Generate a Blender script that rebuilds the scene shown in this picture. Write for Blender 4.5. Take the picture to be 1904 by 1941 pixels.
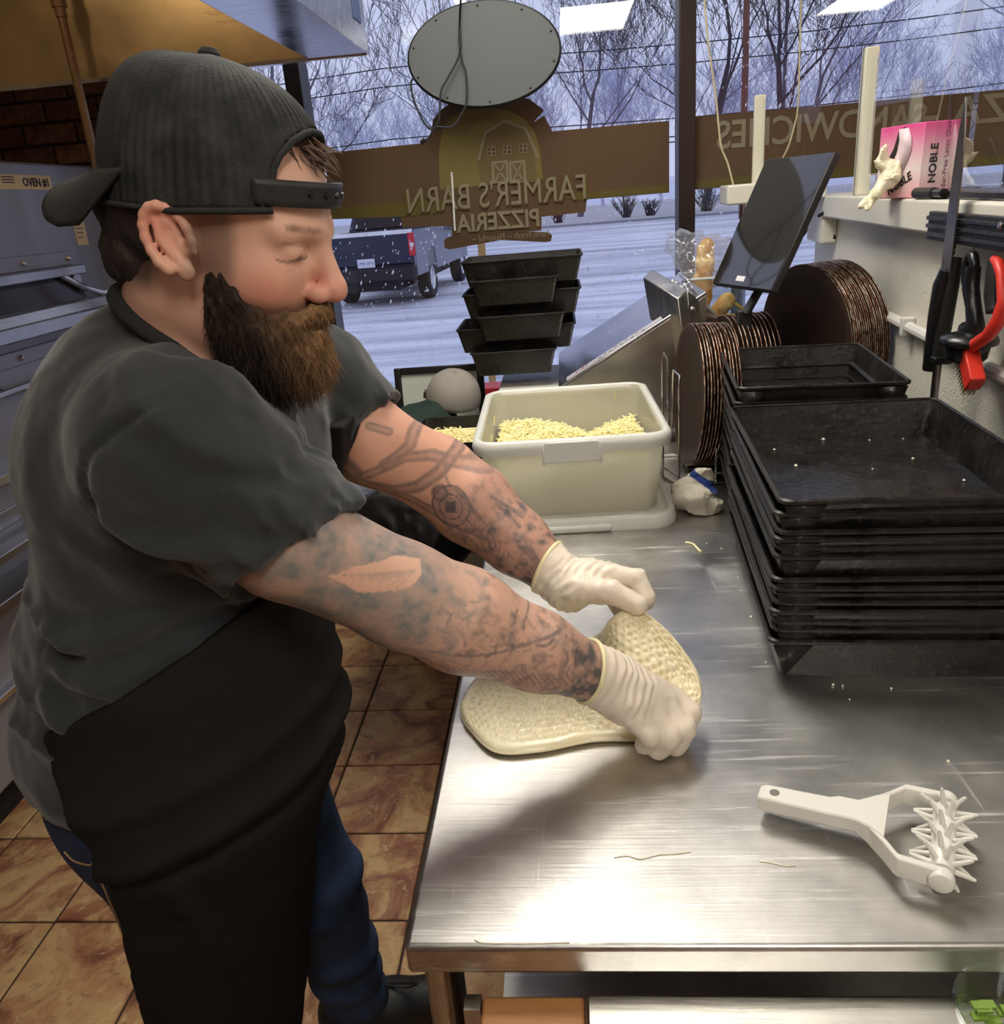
import bpy, bmesh, math, random
import numpy as np
from mathutils import Vector, Matrix, Euler
random.seed(7); rng = np.random.default_rng(11)
for o in list(bpy.data.objects): bpy.data.objects.remove(o)
scene = bpy.context.scene
COL = scene.collection
PI = math.pi

# ------------------------------------------------------------------ camera
IMW, IMH, FPX = 1904.0, 1941.0, 1550.0
CAM = np.array([0.0, 0.0, 1.62])
def _n(v): return v / np.linalg.norm(v)
_d = _n(np.array([1060-952, 370-970.5, FPX]))
_dn = np.array([1290-952, 5100-970.5, FPX]); _dn = _n(_dn - _d*(_dn @ _d))
_x = np.cross(_dn, _d)
ROT = np.stack([_x, _d, -_dn])            # rows: world axes seen in camera axes (right, down, forward)
cam_data = bpy.data.cameras.new('camera')
cam = bpy.data.objects.new('camera', cam_data); COL.objects.link(cam)
m = Matrix.Identity(4)
for i in range(3):
    m[i][0] = ROT[i, 0]; m[i][1] = -ROT[i, 1]; m[i][2] = -ROT[i, 2]; m[i][3] = CAM[i]
cam.matrix_world = m
cam_data.sensor_fit = 'HORIZONTAL'; cam_data.sensor_width = 36.0
cam_data.lens = FPX / IMW * 36.0
cam_data.clip_start = 0.02; cam_data.clip_end = 500
scene.camera = cam

# ------------------------------------------------------------------ world, exposure
world = bpy.data.worlds.new('overcast_sky'); scene.world = world
world.use_nodes = True
bg = world.node_tree.nodes['Background']
bg.inputs['Color'].default_value = (0.66, 0.71, 0.95, 1); bg.inputs['Strength'].default_value = 0.95
vs = scene.view_settings
scene.display_settings.display_device = 'sRGB'
vs.view_transform = 'Standard'; vs.look = 'None'; vs.gamma = 1.0; vs.use_curve_mapping = False
vs.exposure = 0.0
LIGHT_POWER = 19.0
LIGHT_COL = (1.0, 0.945, 0.85)

# ------------------------------------------------------------------ measuring helpers (survey points -> metres)
def atw(px, py, w): return CAM + ROT @ (np.array([px-IMW/2, py-IMH/2, FPX]) * w / FPX)
def _ray(px, py): return ROT @ np.array([px-IMW/2, py-IMH/2, FPX])
def aty(px, py, Y): r = _ray(px, py); return CAM + r*((Y-CAM[1])/r[1])
def atz(px, py, Z): r = _ray(px, py); return CAM + r*((Z-CAM[2])/r[2])
def atx(px, py, X): r = _ray(px, py); return CAM + r*((X-CAM[0])/r[0])

# ------------------------------------------------------------------ materials
MATS = {}
class NT:
    def __init__(s, name):
        s.m = bpy.data.materials.new(name); s.m.use_nodes = True
        s.t = s.m.node_tree; s.t.nodes.clear()
        s.out = s.t.nodes.new('ShaderNodeOutputMaterial')
    def n(s, typ, **kw):
        nd = s.t.nodes.new(typ)
        for k, v in kw.items():
            if k in ('i',):
                for kk, vv in v.items():
                    sock = nd.inputs[kk]
                    if isinstance(vv, bpy.types.NodeSocket): s.t.links.new(vv, sock)
                    else: sock.default_value = vv
            else: setattr(nd, k, v)
        return nd
    def l(s, a, b): s.t.links.new(a, b)
    def coord(s, kind='Object', scale=(1, 1, 1), rot=(0, 0, 0)):
        tc = s.n('ShaderNodeTexCoord'); mp = s.n('ShaderNodeMapping')
        s.l(tc.outputs[kind], mp.inputs['Vector']); mp.inputs['Scale'].default_value = scale
        mp.inputs['Rotation'].default_value = rot
        return mp.outputs['Vector']
    def noise(s, vec, scale, detail=4, rough=.6, dist=0):
        nd = s.n('ShaderNodeTexNoise'); s.l(vec, nd.inputs['Vector'])
        nd.inputs['Scale'].default_value = scale; nd.inputs['Detail'].default_value = detail
        nd.inputs['Roughness'].default_value = rough; nd.inputs['Distortion'].default_value = dist
        return nd.outputs['Fac']
    def ramp(s, fac, stops, interp='LINEAR'):
        r = s.n('ShaderNodeValToRGB'); s.l(fac, r.inputs['Fac']); cr = r.color_ramp; cr.interpolation = interp
        while len(cr.elements) < len(stops): cr.elements.new(.5)
        for e, (p, c) in zip(cr.elements, stops):
            e.position = p; e.color = (c, c, c, 1) if isinstance(c, (int, float)) else (*c[:3], 1)
        return r.outputs['Color']
    def mix(s, a, b, fac, mode='MIX'):
        nd = s.n('ShaderNodeMix', data_type='RGBA', blend_type=mode)
        for sock, val in ((nd.inputs[6], a), (nd.inputs[7], b), (nd.inputs[0], fac)):
            if isinstance(val, bpy.types.NodeSocket): s.l(val, sock)
            elif isinstance(val, (int, float)): sock.default_value = val
            else: sock.default_value = (*val[:3], 1)
        return nd.outputs[2]
    def math(s, op, a, b=0.0, c=0.0):
        nd = s.n('ShaderNodeMath', operation=op)
        for sock, val in zip(nd.inputs, (a, b, c)):
            if isinstance(val, bpy.types.NodeSocket): s.l(val, sock)
            else: sock.default_value = val
        return nd.outputs[0]
    def bump(s, h, strength=.3, dist=.01):
        b = s.n('ShaderNodeBump'); s.l(h, b.inputs['Height']); b.inputs['Strength'].default_value = strength
        b.inputs['Distance'].default_value = dist
        return b.outputs['Normal']
    def bsdf(s, col=(.8, .8, .8), rough=.5, metal=0.0, normal=None, spec=.5, **kw):
        p = s.n('ShaderNodeBsdfPrincipled')
        def put(k, v):
            if isinstance(v, bpy.types.NodeSocket): s.l(v, p.inputs[k])
            elif isinstance(v, (int, float)): p.inputs[k].default_value = v
            else: p.inputs[k].default_value = (*v[:3], 1) if p.inputs[k].type == 'RGBA' else v
        put('Base Color', col); put('Roughness', rough); put('Metallic', metal); put('Specular IOR Level', spec)
        if normal is not None: s.l(normal, p.inputs['Normal'])
        for k, v in kw.items(): put(k.replace('_', ' '), v)
        return p
    def done(s, shader): s.l(shader.outputs[0] if hasattr(shader, 'outputs') else shader, s.out.inputs['Surface']); return s.m
def srgb(*c):
    c = [x/255 for x in c]
    return tuple(x/12.92 if x <= .04045 else ((x+.055)/1.055)**2.4 for x in c)
def simple(name, col=None, rough=.5, metal=0., var=.12, vs_=18, bump=.15, bs=120, spec=.5, coord='Object', **kw):
    """plain procedural material: colour mottled by noise, fine bump"""
    if name in MATS: return MATS[name]
    t = NT(name); v = t.coord(coord)
    n = t.noise(v, vs_, 4)
    c = t.mix([x*(1-var) for x in col], [min(1, x*(1+var)) for x in col], n)
    nb = t.noise(v, bs, 3)
    r = t.math('MULTIPLY_ADD', n, .16, rough-.08)
    MATS[name] = t.done(t.bsdf(c, r, metal, t.bump(nb, bump, .002), spec, **kw))
    return MATS[name]
def steel(name, col=(.62, .61, .58), rough=.3, dirx=True, scratch=.25, stain=.25):
    if name in MATS: return MATS[name]
    t = NT(name)
    s1 = (4, 180, 30) if dirx else (180, 4, 30)
    br = t.noise(t.coord('Object', s1), 1.0, 5, .65)
    blotch = t.noise(t.coord('Object'), 5, 6, .62)
    sc = t.noise(t.coord('Object', (2.2, 60, 8) if dirx else (60, 2.2, 8), (0, 0, .35)), 1.6, 7, .72)
    sc2 = t.noise(t.coord('Object', (60, 3, 8) if dirx else (3, 60, 8), (0, 0, -.5)), 1.3, 6, .7)
    scr = t.math('ADD', t.ramp(sc, [(.57, 0), (.66, 1)]), t.ramp(sc2, [(.62, 0), (.72, .6)]))
    c = t.mix([x*(1-stain) for x in col], col, t.ramp(blotch, [(.3, 0), (.65, 1)]))
    c = t.mix(c, (.78, .77, .74), t.math('MULTIPLY', scr, scratch))
    r = t.math('MULTIPLY_ADD', blotch, .22, rough-.1)
    r = t.math('MULTIPLY_ADD', scr, .12, r)
    nm = t.bump(t.math('ADD', br, t.math('MULTIPLY', scr, .5)), .12, .002)
    MATS[name] = t.done(t.bsdf(c, r, 1.0, nm, .5, Anisotropic=.4))
    return MATS[name]

# ------------------------------------------------------------------ mesh helpers
def rotz(a): return Matrix.Rotation(a, 4, 'Z')
class MB:
    def __init__(s): s.v = []; s.f = []; s.c = []
    def add(s, v, f, M=None):
        o = len(s.v)
        if M is not None: v = [tuple(M @ Vector(p)) for p in v]
        s.v.extend([tuple(map(float, p)) for p in v]); s.f.extend([tuple(i+o for i in q) for q in f]); return s
    def box(s, c, d, M=None):
        x, y, z = (k/2 for k in d)
        v = [(c[0]+i*x, c[1]+j*y, c[2]+k*z) for i in (-1, 1) for j in (-1, 1) for k in (-1, 1)]
        return s.add(v, [(0, 1, 3, 2), (4, 6, 7, 5), (0, 4, 5, 1), (2, 3, 7, 6), (0, 2, 6, 4), (1, 5, 7, 3)], M)
    def bx(s, a, b, M=None):
        return s.box([(p+q)/2 for p, q in zip(a, b)], [abs(q-p) for p, q in zip(a, b)], M)
    def hexa(s, lo, hi, M=None):
        """lo, hi: four corners each, same order"""
        return s.add(list(lo)+list(hi), [(3, 2, 1, 0), (4, 5, 6, 7), (0, 1, 5, 4), (1, 2, 6, 5), (2, 3, 7, 6), (3, 0, 4, 7)], M)
    def tube(s, pts, r, n=8, cap=True, M=None, flat=1.0):
        pts = [Vector(p) for p in pts]; k = len(pts); rs = r if hasattr(r, '__len__') else [r]*k
        v = []; f = []; up = None
        for i, p in enumerate(pts):
            d = (pts[min(i+1, k-1)] - pts[max(i-1, 0)])
            d = d.normalized() if d.length > 1e-9 else Vector((0, 0, 1))
            if up is None:
                up = Vector((0, 0, 1)) if abs(d.z) < .9 else Vector((1, 0, 0))
            a = (up - d*up.dot(d)).normalized(); b = d.cross(a); up = a
            for j in range(n):
                t = 2*PI*j/n; v.append(p + (a*math.cos(t)*flat + b*math.sin(t))*rs[i])
        for i in range(k-1):
            for j in range(n):
                f.append((i*n+j, i*n+(j+1) % n, (i+1)*n+(j+1) % n, (i+1)*n+j))
        if cap: f.append(tuple(range(n-1, -1, -1))); f.append(tuple((k-1)*n+j for j in range(n)))
        return s.add(v, f, M)
    def cyl(s, a, b, r, n=20, M=None): return s.tube([a, b], r, n, True, M)
    def lathe(s, prof, n=32, M=None, closed=False):
        k = len(prof); v = []; f = []
        for r, z in prof:
            for j in range(n):
                t = 2*PI*j/n; v.append((r*math.cos(t), r*math.sin(t), z))
        for i in range(k if closed else k-1):
            i2 = (i+1) % k
            for j in range(n):
                f.append((i*n+j, i*n+(j+1) % n, i2*n+(j+1) % n, i2*n+j))
        return s.add(v, f, M)
    def prism(s, poly, z0, z1, M=None):
        n = len(poly)
        v = [(x, y, z0) for x, y in poly] + [(x, y, z1) for x, y in poly]
        f = [tuple(range(n-1, -1, -1)), tuple(range(n, 2*n))] + [(i, (i+1) % n, n+(i+1) % n, n+i) for i in range(n)]
        return s.add(v, f, M)
    def grid(s, P, cu=False, cv=False, M=None):
        P = np.asarray(P); a, b = P.shape[:2]; v = P.reshape(-1, 3); f = []
        for i in range(a if cu else a-1):
            for j in range(b if cv else b-1):
                i2, j2 = (i+1) % a, (j+1) % b
                f.append((i*b+j, i2*b+j, i2*b+j2, i*b+j2))
        return s.add(v, f, M)
    def build(s, name, mat, parent=None, smooth=35, bevel=0, seg=2, local=False, sub=0, solid=0):
        me = bpy.data.meshes.new(name); me.from_pydata(s.v, [], s.f); me.update()
        bm = bmesh.new(); bm.from_mesh(me); bmesh.ops.recalc_face_normals(bm, faces=bm.faces); bm.to_mesh(me); bm.free()
        if smooth:
            me.shade_smooth()
            if smooth < 180: me.set_sharp_from_angle(angle=math.radians(smooth))
        me.materials.append(mat)
        o = bpy.data.objects.new(name, me); COL.objects.link(o)
        if solid: md = o.modifiers.new('solid', 'SOLIDIFY'); md.thickness = solid; md.offset = 0
        if bevel:
            md = o.modifiers.new('bevel', 'BEVEL'); md.width = bevel; md.segments = seg; md.limit_method = 'ANGLE'; md.angle_limit = math.radians(40)
        if sub: md = o.modifiers.new('sub', 'SUBSURF'); md.levels = sub; md.render_levels = sub
        if parent is not None: attach(o, parent, local)
        return o
WM = {}
def wmat(o): return WM.get(o.name, Matrix.Identity(4))
def attach(o, parent, local=False):
    o.parent = parent
    if not local: o.matrix_parent_inverse = wmat(parent).inverted()
def tag(o, label=None, cat=None, group=None, kind=None):
    if label: o['label'] = label
    if cat: o['category'] = cat
    if group: o['group'] = group
    if kind: o['kind'] = kind
    return o
def thing(name, label, cat, loc=(0, 0, 0), rz=0, group=None, M=None):
    o = bpy.data.objects.new(name, None); COL.objects.link(o); o.empty_display_size = .05
    mw = M if M is not None else Matrix.Translation(Vector([float(q) for q in loc])) @ rotz(rz)
    o.matrix_world = mw; WM[o.name] = mw.copy()
    return tag(o, label, cat, group)
def struct(name, mb, mat, **kw): return tag(mb.build(name, mat, **kw), kind='structure')
def dup(root, M, label=None):
    r = root.copy(); COL.objects.link(r); r.matrix_world = M; WM[r.name] = M.copy()
    if label: r['label'] = label
    for ch in list(root.children):
        c = ch.copy(); COL.objects.link(c); c.parent = r
        for g in ch.children:
            d = g.copy(); COL.objects.link(d); d.parent = c
    return r
def text_mesh(name, body, size, mat, M, parent=None, extrude=.0004, align='CENTER', bold=0.0, local=False, shear=0, sx=1.0):
    cu = bpy.data.curves.new(name, 'FONT'); cu.body = body; cu.size = size; cu.extrude = extrude
    cu.align_x = align; cu.align_y = 'CENTER'; cu.offset = bold; cu.shear = shear; cu.resolution_u = 3
    o = bpy.data.objects.new(name+'_tmp', cu); COL.objects.link(o)
    me = bpy.data.meshes.new_from_object(o.evaluated_get(bpy.context.evaluated_depsgraph_get()))
    bpy.data.objects.remove(o); bpy.data.curves.remove(cu)
    me.transform(M @ Matrix.Diagonal((sx, 1, 1, 1)))
    me.name = name; me.materials.clear(); me.materials.append(mat)
    o = bpy.data.objects.new(name, me); COL.objects.link(o)
    if parent is not None: attach(o, parent, local)
    return o
def frame(o, x, y):
    """4x4 with local x, y along the given directions, z their cross product"""
    x = Vector(x).normalized(); z = x.cross(Vector(y)).normalized(); y = z.cross(x)
    M = Matrix.Identity(4)
    for i in range(3): M[i][0] = x[i]; M[i][1] = y[i]; M[i][2] = z[i]; M[i][3] = o[i]
    return M
# ================================================================== signed-distance modelling for soft shapes
def smin(a, b, k):
    h = np.clip(.5+.5*(b-a)/k, 0, 1); return b*(1-h)+a*h - k*h*(1-h)
def smax(a, b, k): return -smin(-a, -b, k)
def rcone(p, a, b, ra, rb):
    a = np.asarray(a, float); b = np.asarray(b, float); ab = b-a
    t = np.clip(((p-a) @ ab)/(ab @ ab), 0, 1)
    return np.linalg.norm(p-a-t[:, None]*ab, axis=1) - (ra+(rb-ra)*t)
def chain(p, pts, rs, k=.0):
    d = None
    for i in range(len(pts)-1):
        e = rcone(p, pts[i], pts[i+1], rs[i], rs[i+1])
        d = e if d is None else (np.minimum(d, e) if k == 0 else smin(d, e, k))
    return d
def ellip(p, c, r, Rm=None):
    q = p-np.asarray(c, float)
    if Rm is not None: q = q @ Rm
    r = np.asarray(r, float)
    k0 = np.linalg.norm(q/r, axis=1); k1 = np.linalg.norm(q/(r*r), axis=1)
    return k0*(k0-1)/np.maximum(k1, 1e-9)
def rbox(p, c, h, r, Rm=None):
    q = p-np.asarray(c, float)
    if Rm is not None: q = q @ Rm
    d = np.abs(q)-(np.asarray(h, float)-r)
    return np.linalg.norm(np.maximum(d, 0), axis=1)+np.minimum(d.max(axis=1), 0)-r
_perm = np.random.default_rng(3).random((32, 32, 32)).astype(np.float32)*2-1
def vnoise(p, s):
    q = p*s; i = np.floor(q).astype(int); f = q-i; f = f*f*(3-2*f); i0 = i & 31; i1 = (i+1) & 31
    g = lambda a, b, c: _perm[a, b, c]
    x0, y0, z0 = i0.T; x1, y1, z1 = i1.T; fx, fy, fz = f.T
    a = g(x0, y0, z0)*(1-fx)+g(x1, y0, z0)*fx; b = g(x0, y1, z0)*(1-fx)+g(x1, y1, z0)*fx
    c = g(x0, y0, z1)*(1-fx)+g(x1, y0, z1)*fx; d = g(x0, y1, z1)*(1-fx)+g(x1, y1, z1)*fx
    return (a*(1-fy)+b*fy)*(1-fz)+(c*(1-fy)+d*fy)*fz
def near(fn, p, c, rad):
    """evaluate fn only near c; elsewhere a safe lower bound"""
    dist = np.linalg.norm(p-np.asarray(c, float), axis=1)
    out = dist-rad+.03; m = dist < rad
    if m.any(): out[m] = fn(p[m])
    return out
_CO = np.array([(0, 0, 0), (1, 0, 0), (0, 1, 0), (1, 1, 0), (0, 0, 1), (1, 0, 1), (0, 1, 1), (1, 1, 1)])
_ED = [(0, 1), (2, 3), (4, 5), (6, 7), (0, 2), (1, 3), (4, 6), (5, 7), (0, 4), (1, 5), (2, 6), (3, 7)]
def sdf_mesh(fn, lo, hi, h, margin=.012):
    """sparse surface nets: returns vertices, quads"""
    lo = np.asarray(lo, float); hi = np.asarray(hi, float); B = 8
    nb = np.ceil((hi-lo)/(h*B)).astype(int)
    bi = np.stack(np.meshgrid(*[np.arange(k) for k in nb], indexing='ij'), -1).reshape(-1, 3)
    cen = lo+(bi+.5)*h*B
    d = np.concatenate([fn(cen[i:i+200000]) for i in range(0, len(cen), 200000)])
    bi = bi[np.abs(d) < h*B*.87+margin]
    N = nb*B+2
    g = np.stack(np.meshgrid(*[np.arange(B+1)]*3, indexing='ij'), -1).reshape(-1, 3)
    keys = []; verts = []; corner = []
    for s in range(0, len(bi), 400):
        b = bi[s:s+400]
        gi = (b[:, None, :]*B+g[None]).reshape(-1, 3)
        val = fn(lo+gi*h).reshape(len(b), B+1, B+1, B+1)
        cv = np.stack([val[:, x:x+B, y:y+B, z:z+B] for x, y, z in _CO], -1)
        ins = cv < 0; act = ins.any(-1) & ~ins.all(-1)
        idx = np.argwhere(act)
        if not len(idx): continue
        c8 = cv[act]; cell = b[idx[:, 0]]*B+idx[:, 1:]
        acc = np.zeros((len(cell), 3)); cnt = np.zeros(len(cell))
        for e0, e1 in _ED:
            a, c = c8[:, e0], c8[:, e1]; m = (a < 0) != (c < 0)
            t = np.where(m, a/np.where(m, a-c, 1), 0)
            acc += np.where(m[:, None], _CO[e0]+(_CO[e1]-_CO[e0])*t[:, None], 0); cnt += m
        verts.append(lo+(cell+acc/cnt[:, None])*h); keys.append((cell[:, 0]*N[1]+cell[:, 1])*N[2]+cell[:, 2]); corner.append(c8[:, [0, 1, 2, 4]] < 0)
    keys = np.concatenate(keys); verts = np.concatenate(verts); corner = np.concatenate(corner)
    o = np.argsort(keys); keys = keys[o]; verts = verts[o]; corner = corner[o]
    S = (N[1]*N[2], N[2], 1); faces = []
    for ax in range(3):
        u, w = S[(ax+1) % 3], S[(ax+2) % 3]
        m = corner[:, 0] != corner[:, ax+1]
        k = keys[m]; q = np.stack([k, k-u, k-u-w, k-w], 1)
        ix = np.searchsorted(keys, q); ix = np.minimum(ix, len(keys)-1); ok = (keys[ix] == q).all(1)
        ix = ix[ok]; flip = corner[m][ok][:, 0]
        ix[~flip] = ix[~flip][:, ::-1]
        faces.append(ix)
    return verts, np.concatenate(faces)
def relax(v, f, it=1, lam=.5):
    for _ in range(it):
        acc = np.zeros_like(v); cnt = np.zeros(len(v))
        for a, b in ((0, 1), (1, 2), (2, 3), (3, 0)):
            np.add.at(acc, f[:, a], v[f[:, b]]); np.add.at(acc, f[:, b], v[f[:, a]])
            np.add.at(cnt, f[:, a], 1); np.add.at(cnt, f[:, b], 1)
        v = v+lam*(acc/np.maximum(cnt, 1)[:, None]-v)
    return v
def soft(name, v, f, mat, parent=None, col=None, local=False, keep=None):
    """numpy quads -> smooth mesh object, optional per-vertex colour"""
    me = bpy.data.meshes.new(name)
    if keep is not None:
        f = f[keep[f].all(1)]
        used = np.unique(f); mp = np.full(len(v), -1); mp[used] = np.arange(len(used)); v = v[used]; f = mp[f]
        if col is not None: col = col[used]
    me.vertices.add(len(v)); me.vertices.foreach_set('co', v.astype(np.float32).ravel())
    k = f.shape[1]
    me.loops.add(len(f)*k); me.loops.foreach_set('vertex_index', f.astype(np.int32).ravel())
    me.polygons.add(len(f)); me.polygons.foreach_set('loop_start', np.arange(0, len(f)*k, k, dtype=np.int32)); me.polygons.foreach_set('loop_total', np.full(len(f), k, np.int32))
    me.update(calc_edges=True); me.validate()
    me.shade_smooth()
    if col is not None:
        ca = me.color_attributes.new('Col', 'FLOAT_COLOR', 'POINT')
        ca.data.foreach_set('color', np.concatenate([col, np.ones((len(col), 1))], 1).astype(np.float32).ravel())
    me.materials.append(mat)
    o = bpy.data.objects.new(name, me); COL.objects.link(o)
    if parent is not None: attach(o, parent, local)
    return o
# ================================================================== room shell
WY = 3.30                      # inner face of the window wall
XL, XR, YB, ZC = -2.75, 4.2, -2.6, 2.95
GZ = -0.15                     # outdoor ground
def tile_mat():
    t = NT('slate_tile'); v = t.coord('Object')
    oi = t.n('ShaderNodeObjectInfo')
    off = t.n('ShaderNodeVectorMath', operation='ADD'); t.l(v, off.inputs[0])
    sc = t.n('ShaderNodeVectorMath', operation='SCALE'); sc.inputs[0].default_value = (37, 91, 13); t.l(oi.outputs['Random'], sc.inputs['Scale']); t.l(sc.outputs[0], off.inputs[1])
    v2 = off.outputs[0]
    big = t.noise(v2, 4.6, 6, .66, 1.6); fine = t.noise(v2, 26, 6, .7, .6)
    base = t.ramp(oi.outputs['Random'], [(0, srgb(150, 96, 68)), (.25, srgb(168, 128, 86)), (.5, srgb(142, 88, 66)), (.75, srgb(176, 140, 96)), (1, srgb(158, 100, 70))])
    c = t.mix(base, srgb(192, 160, 112), t.ramp(big, [(.46, 0), (.60, .9)]))
    c = t.mix(c, srgb(112, 62, 50), t.ramp(big, [(.34, .9), (.47, 0)]))
    c = t.mix(c, srgb(206, 180, 138), t.ramp(fine, [(.56, 0), (.68, .7)]))
    c = t.mix(c, srgb(86, 56, 42), t.ramp(fine, [(.30, .7), (.44, 0)]))
    nm = t.bump(t.math('ADD', fine, t.math('MULTIPLY', big, 2.0)), .55, .006)
    return t.done(t.bsdf(c, t.ramp(fine, [(.3, .28), (.7, .5)]), 0, nm, .5))
M_TILE = tile_mat()
M_GROUT = simple('grout', srgb(52, 38, 30), .9)
fl = struct('floor', MB().bx((XL, YB, -.06), (XR, WY+.02, -.006)), M_GROUT)
tx, ty = .305, .295
tile = MB().bx((-tx/2+.003, -ty/2+.003, -.012), (tx/2-.003, ty/2-.003, 0)).build('floor_tile', M_TILE, fl, bevel=.003, seg=1)
first = True
for i in range(-7, 8):
    for j in range(-9, 8):
        x = -.45 - tx/2 + i*tx; y = 1.78 + ty/2 + j*ty
        if x < XL+tx/2 or y > WY+ty*.45 or y < -.9 or x > 1.4: continue
        o = tile if first else tile.copy()
        if not first: COL.objects.link(o); o.parent = fl
        first = False; o.location = (x, y, -.0005)
for k in (0,):  # the strip of floor away from the work area, too far or hidden to tell the tiles apart
    pass
# ceiling with tile grid
t = NT('ceiling_tile'); v = t.coord('Object'); M_CEIL = t.done(t.bsdf(t.mix(srgb(205, 200, 188), srgb(222, 218, 206), t.noise(v, 60, 5)), .9, 0, t.bump(t.noise(v, 240, 3), .3, .002)))
ceil = struct('ceiling', MB().bx((XL, YB, ZC), (XR, WY, ZC+.1)), M_CEIL)
M_CREAM = simple('cream_paint', srgb(205, 200, 184), .8, var=.04, bump=.3, bs=90)
M_RED = simple('red_paint', srgb(172, 32, 44), .4, var=.1)
M_MAROON = simple('maroon_wall', srgb(150, 64, 40), .8, var=.1)
wl = struct('wall_left', MB().bx((XL-.1, YB, 0), (XL, WY, ZC)), M_CREAM)
wf = struct('wall_front', MB().bx((XL, YB-.1, 0), (XR, YB, ZC)), M_MAROON)
wr = struct('wall_right', MB().bx((XR, YB, 0), (XR+.1, WY, ZC)), M_CREAM)
# window wall: sill wall with white tiles, brick pier, header
SILL = .86; HEAD = 2.75; BX1 = -1.42
M_WTILE = simple('white_wall_tile', srgb(226, 222, 208), .25, var=.04)
wb = struct('wall_back', MB().bx((BX1, WY, 0), (XR, WY+.15, SILL)).bx((BX1, WY, HEAD), (XR, WY+.15, ZC)), M_CREAM)
wt = None
for i in range(10):
    for j in range(5):
        x0 = BX1+.01+i*.155; z0 = .02+j*.155
        if wt is None:
            wt = MB().bx((0, -.012, 0), (.151, 0.002, .151)).build('wall_tile', M_WTILE, wb, bevel=.002, seg=1); o = wt
        else:
            o = wt.copy(); COL.objects.link(o); o.parent = wb
        o.location = (x0, WY, z0)
def brick_mat():
    t = NT('dark_brick'); v = t.coord('Object'); oi = t.n('ShaderNodeObjectInfo')
    n = t.noise(v, 30, 5, .65)
    c = t.ramp(oi.outputs['Random'], [(0, srgb(104, 72, 58)), (.4, srgb(134, 94, 72)), (.7, srgb(88, 58, 48)), (1, srgb(122, 84, 66))])
    c = t.mix(c, srgb(44, 30, 25), t.ramp(n, [(.35, .7), (.6, 0)]))
    return t.done(t.bsdf(c, .8, 0, t.bump(n, .5, .004)))
M_BRICK = brick_mat()
pier = tag(MB().bx((XL, WY+.008, 0), (BX1, WY+.15, ZC)).build('wall_brick_pier', simple('mortar', srgb(66, 52, 44), .95)), kind='structure')
bp = None; BL, BH = .2, .066
for r in range(22):
    for c_ in range(8):
        x0 = XL + c_*(BL+.01) - (0.105 if r % 2 else 0); z0 = 1.42 + r*(BH+.01)
        x1 = min(x0+BL, BX1); x0 = max(x0, XL)
        if x1-x0 < .03 or z0 > 2.9: continue
        full = abs(x1-x0-BL) < 1e-4
        if full and bp is not None:
            o = bp.copy(); COL.objects.link(o); o.parent = pier
        else:
            o = MB().bx((0, 0, 0), (x1-x0, .02, BH)).build('brick', M_BRICK, pier, bevel=.003, seg=1)
            if full: bp = o
        o.location = (x0, WY-.006+random.uniform(-.002, .002), z0)
# window frames
M_BRONZE = simple('dark_bronze_frame', srgb(44, 32, 28), .4, .4)
M_BLACKFR = simple('black_frame', srgb(20, 18, 18), .4)
def glass_mat(name, tint=(1, 1, 1), refl=1.0, rough=0.0):
    t = NT(name)
    lw = t.n('ShaderNodeLayerWeight'); lw.inputs['Blend'].default_value = .5
    fr = t.math('MULTIPLY_ADD', t.math('POWER', lw.outputs['Facing'], 5.0), .96, .04)
    tr = t.n('ShaderNodeBsdfTransparent'); tr.inputs['Color'].default_value = (*tint, 1)
    gl = t.n('ShaderNodeBsdfGlossy'); gl.inputs['Roughness'].default_value = rough; gl.inputs['Color'].default_value = (.95, .97, 1, 1)
    mx = t.n('ShaderNodeMixShader'); t.l(t.math('MINIMUM', t.math('MULTIPLY', fr, refl), 1.0), mx.inputs[0]); t.l(tr.outputs[0], mx.inputs[1]); t.l(gl.outputs[0], mx.inputs[2])
    # slight unevenness of the pane
    MATS[name] = t.done(mx.outputs[0]); return MATS[name]
M_GLASS = glass_mat('window_glass', (.97, .98, 1), 1.1)
mull = [-1.42, -.95, .475, 1.95, 3.4]
def window(n, x0, x1):
    w = thing('window_%d' % n, None, None, (x0, WY, SILL)); tag(w, kind='structure')
    MB().bx((x0-.012, WY+.06, SILL+.03), (x1+.012, WY+.066, HEAD)).build('pane', M_GLASS, w, smooth=0)
    MB().bx((x0, WY+.0, SILL), (x1, WY+.12, SILL+.045)).build('sill_frame', M_RED if n == 2 else M_BRONZE, w, bevel=.004)
    MB().bx((x0, WY+.02, HEAD-.05), (x1, WY+.12, HEAD)).build('head_frame', M_BRONZE, w, bevel=.004)
    return w
for n in range(4): window(n+1, mull[n], mull[n+1])
for n, x in enumerate(mull):
    b = MB().bx((x-.03, WY+.0, SILL), (x+.03, WY+.12, HEAD))
    tag(b.build('trim_%d' % (n+1), M_BLACKFR if x < 0 else M_BRONZE, bevel=.004), kind='structure')
    if abs(x-.475) < .01:
        pass
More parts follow.
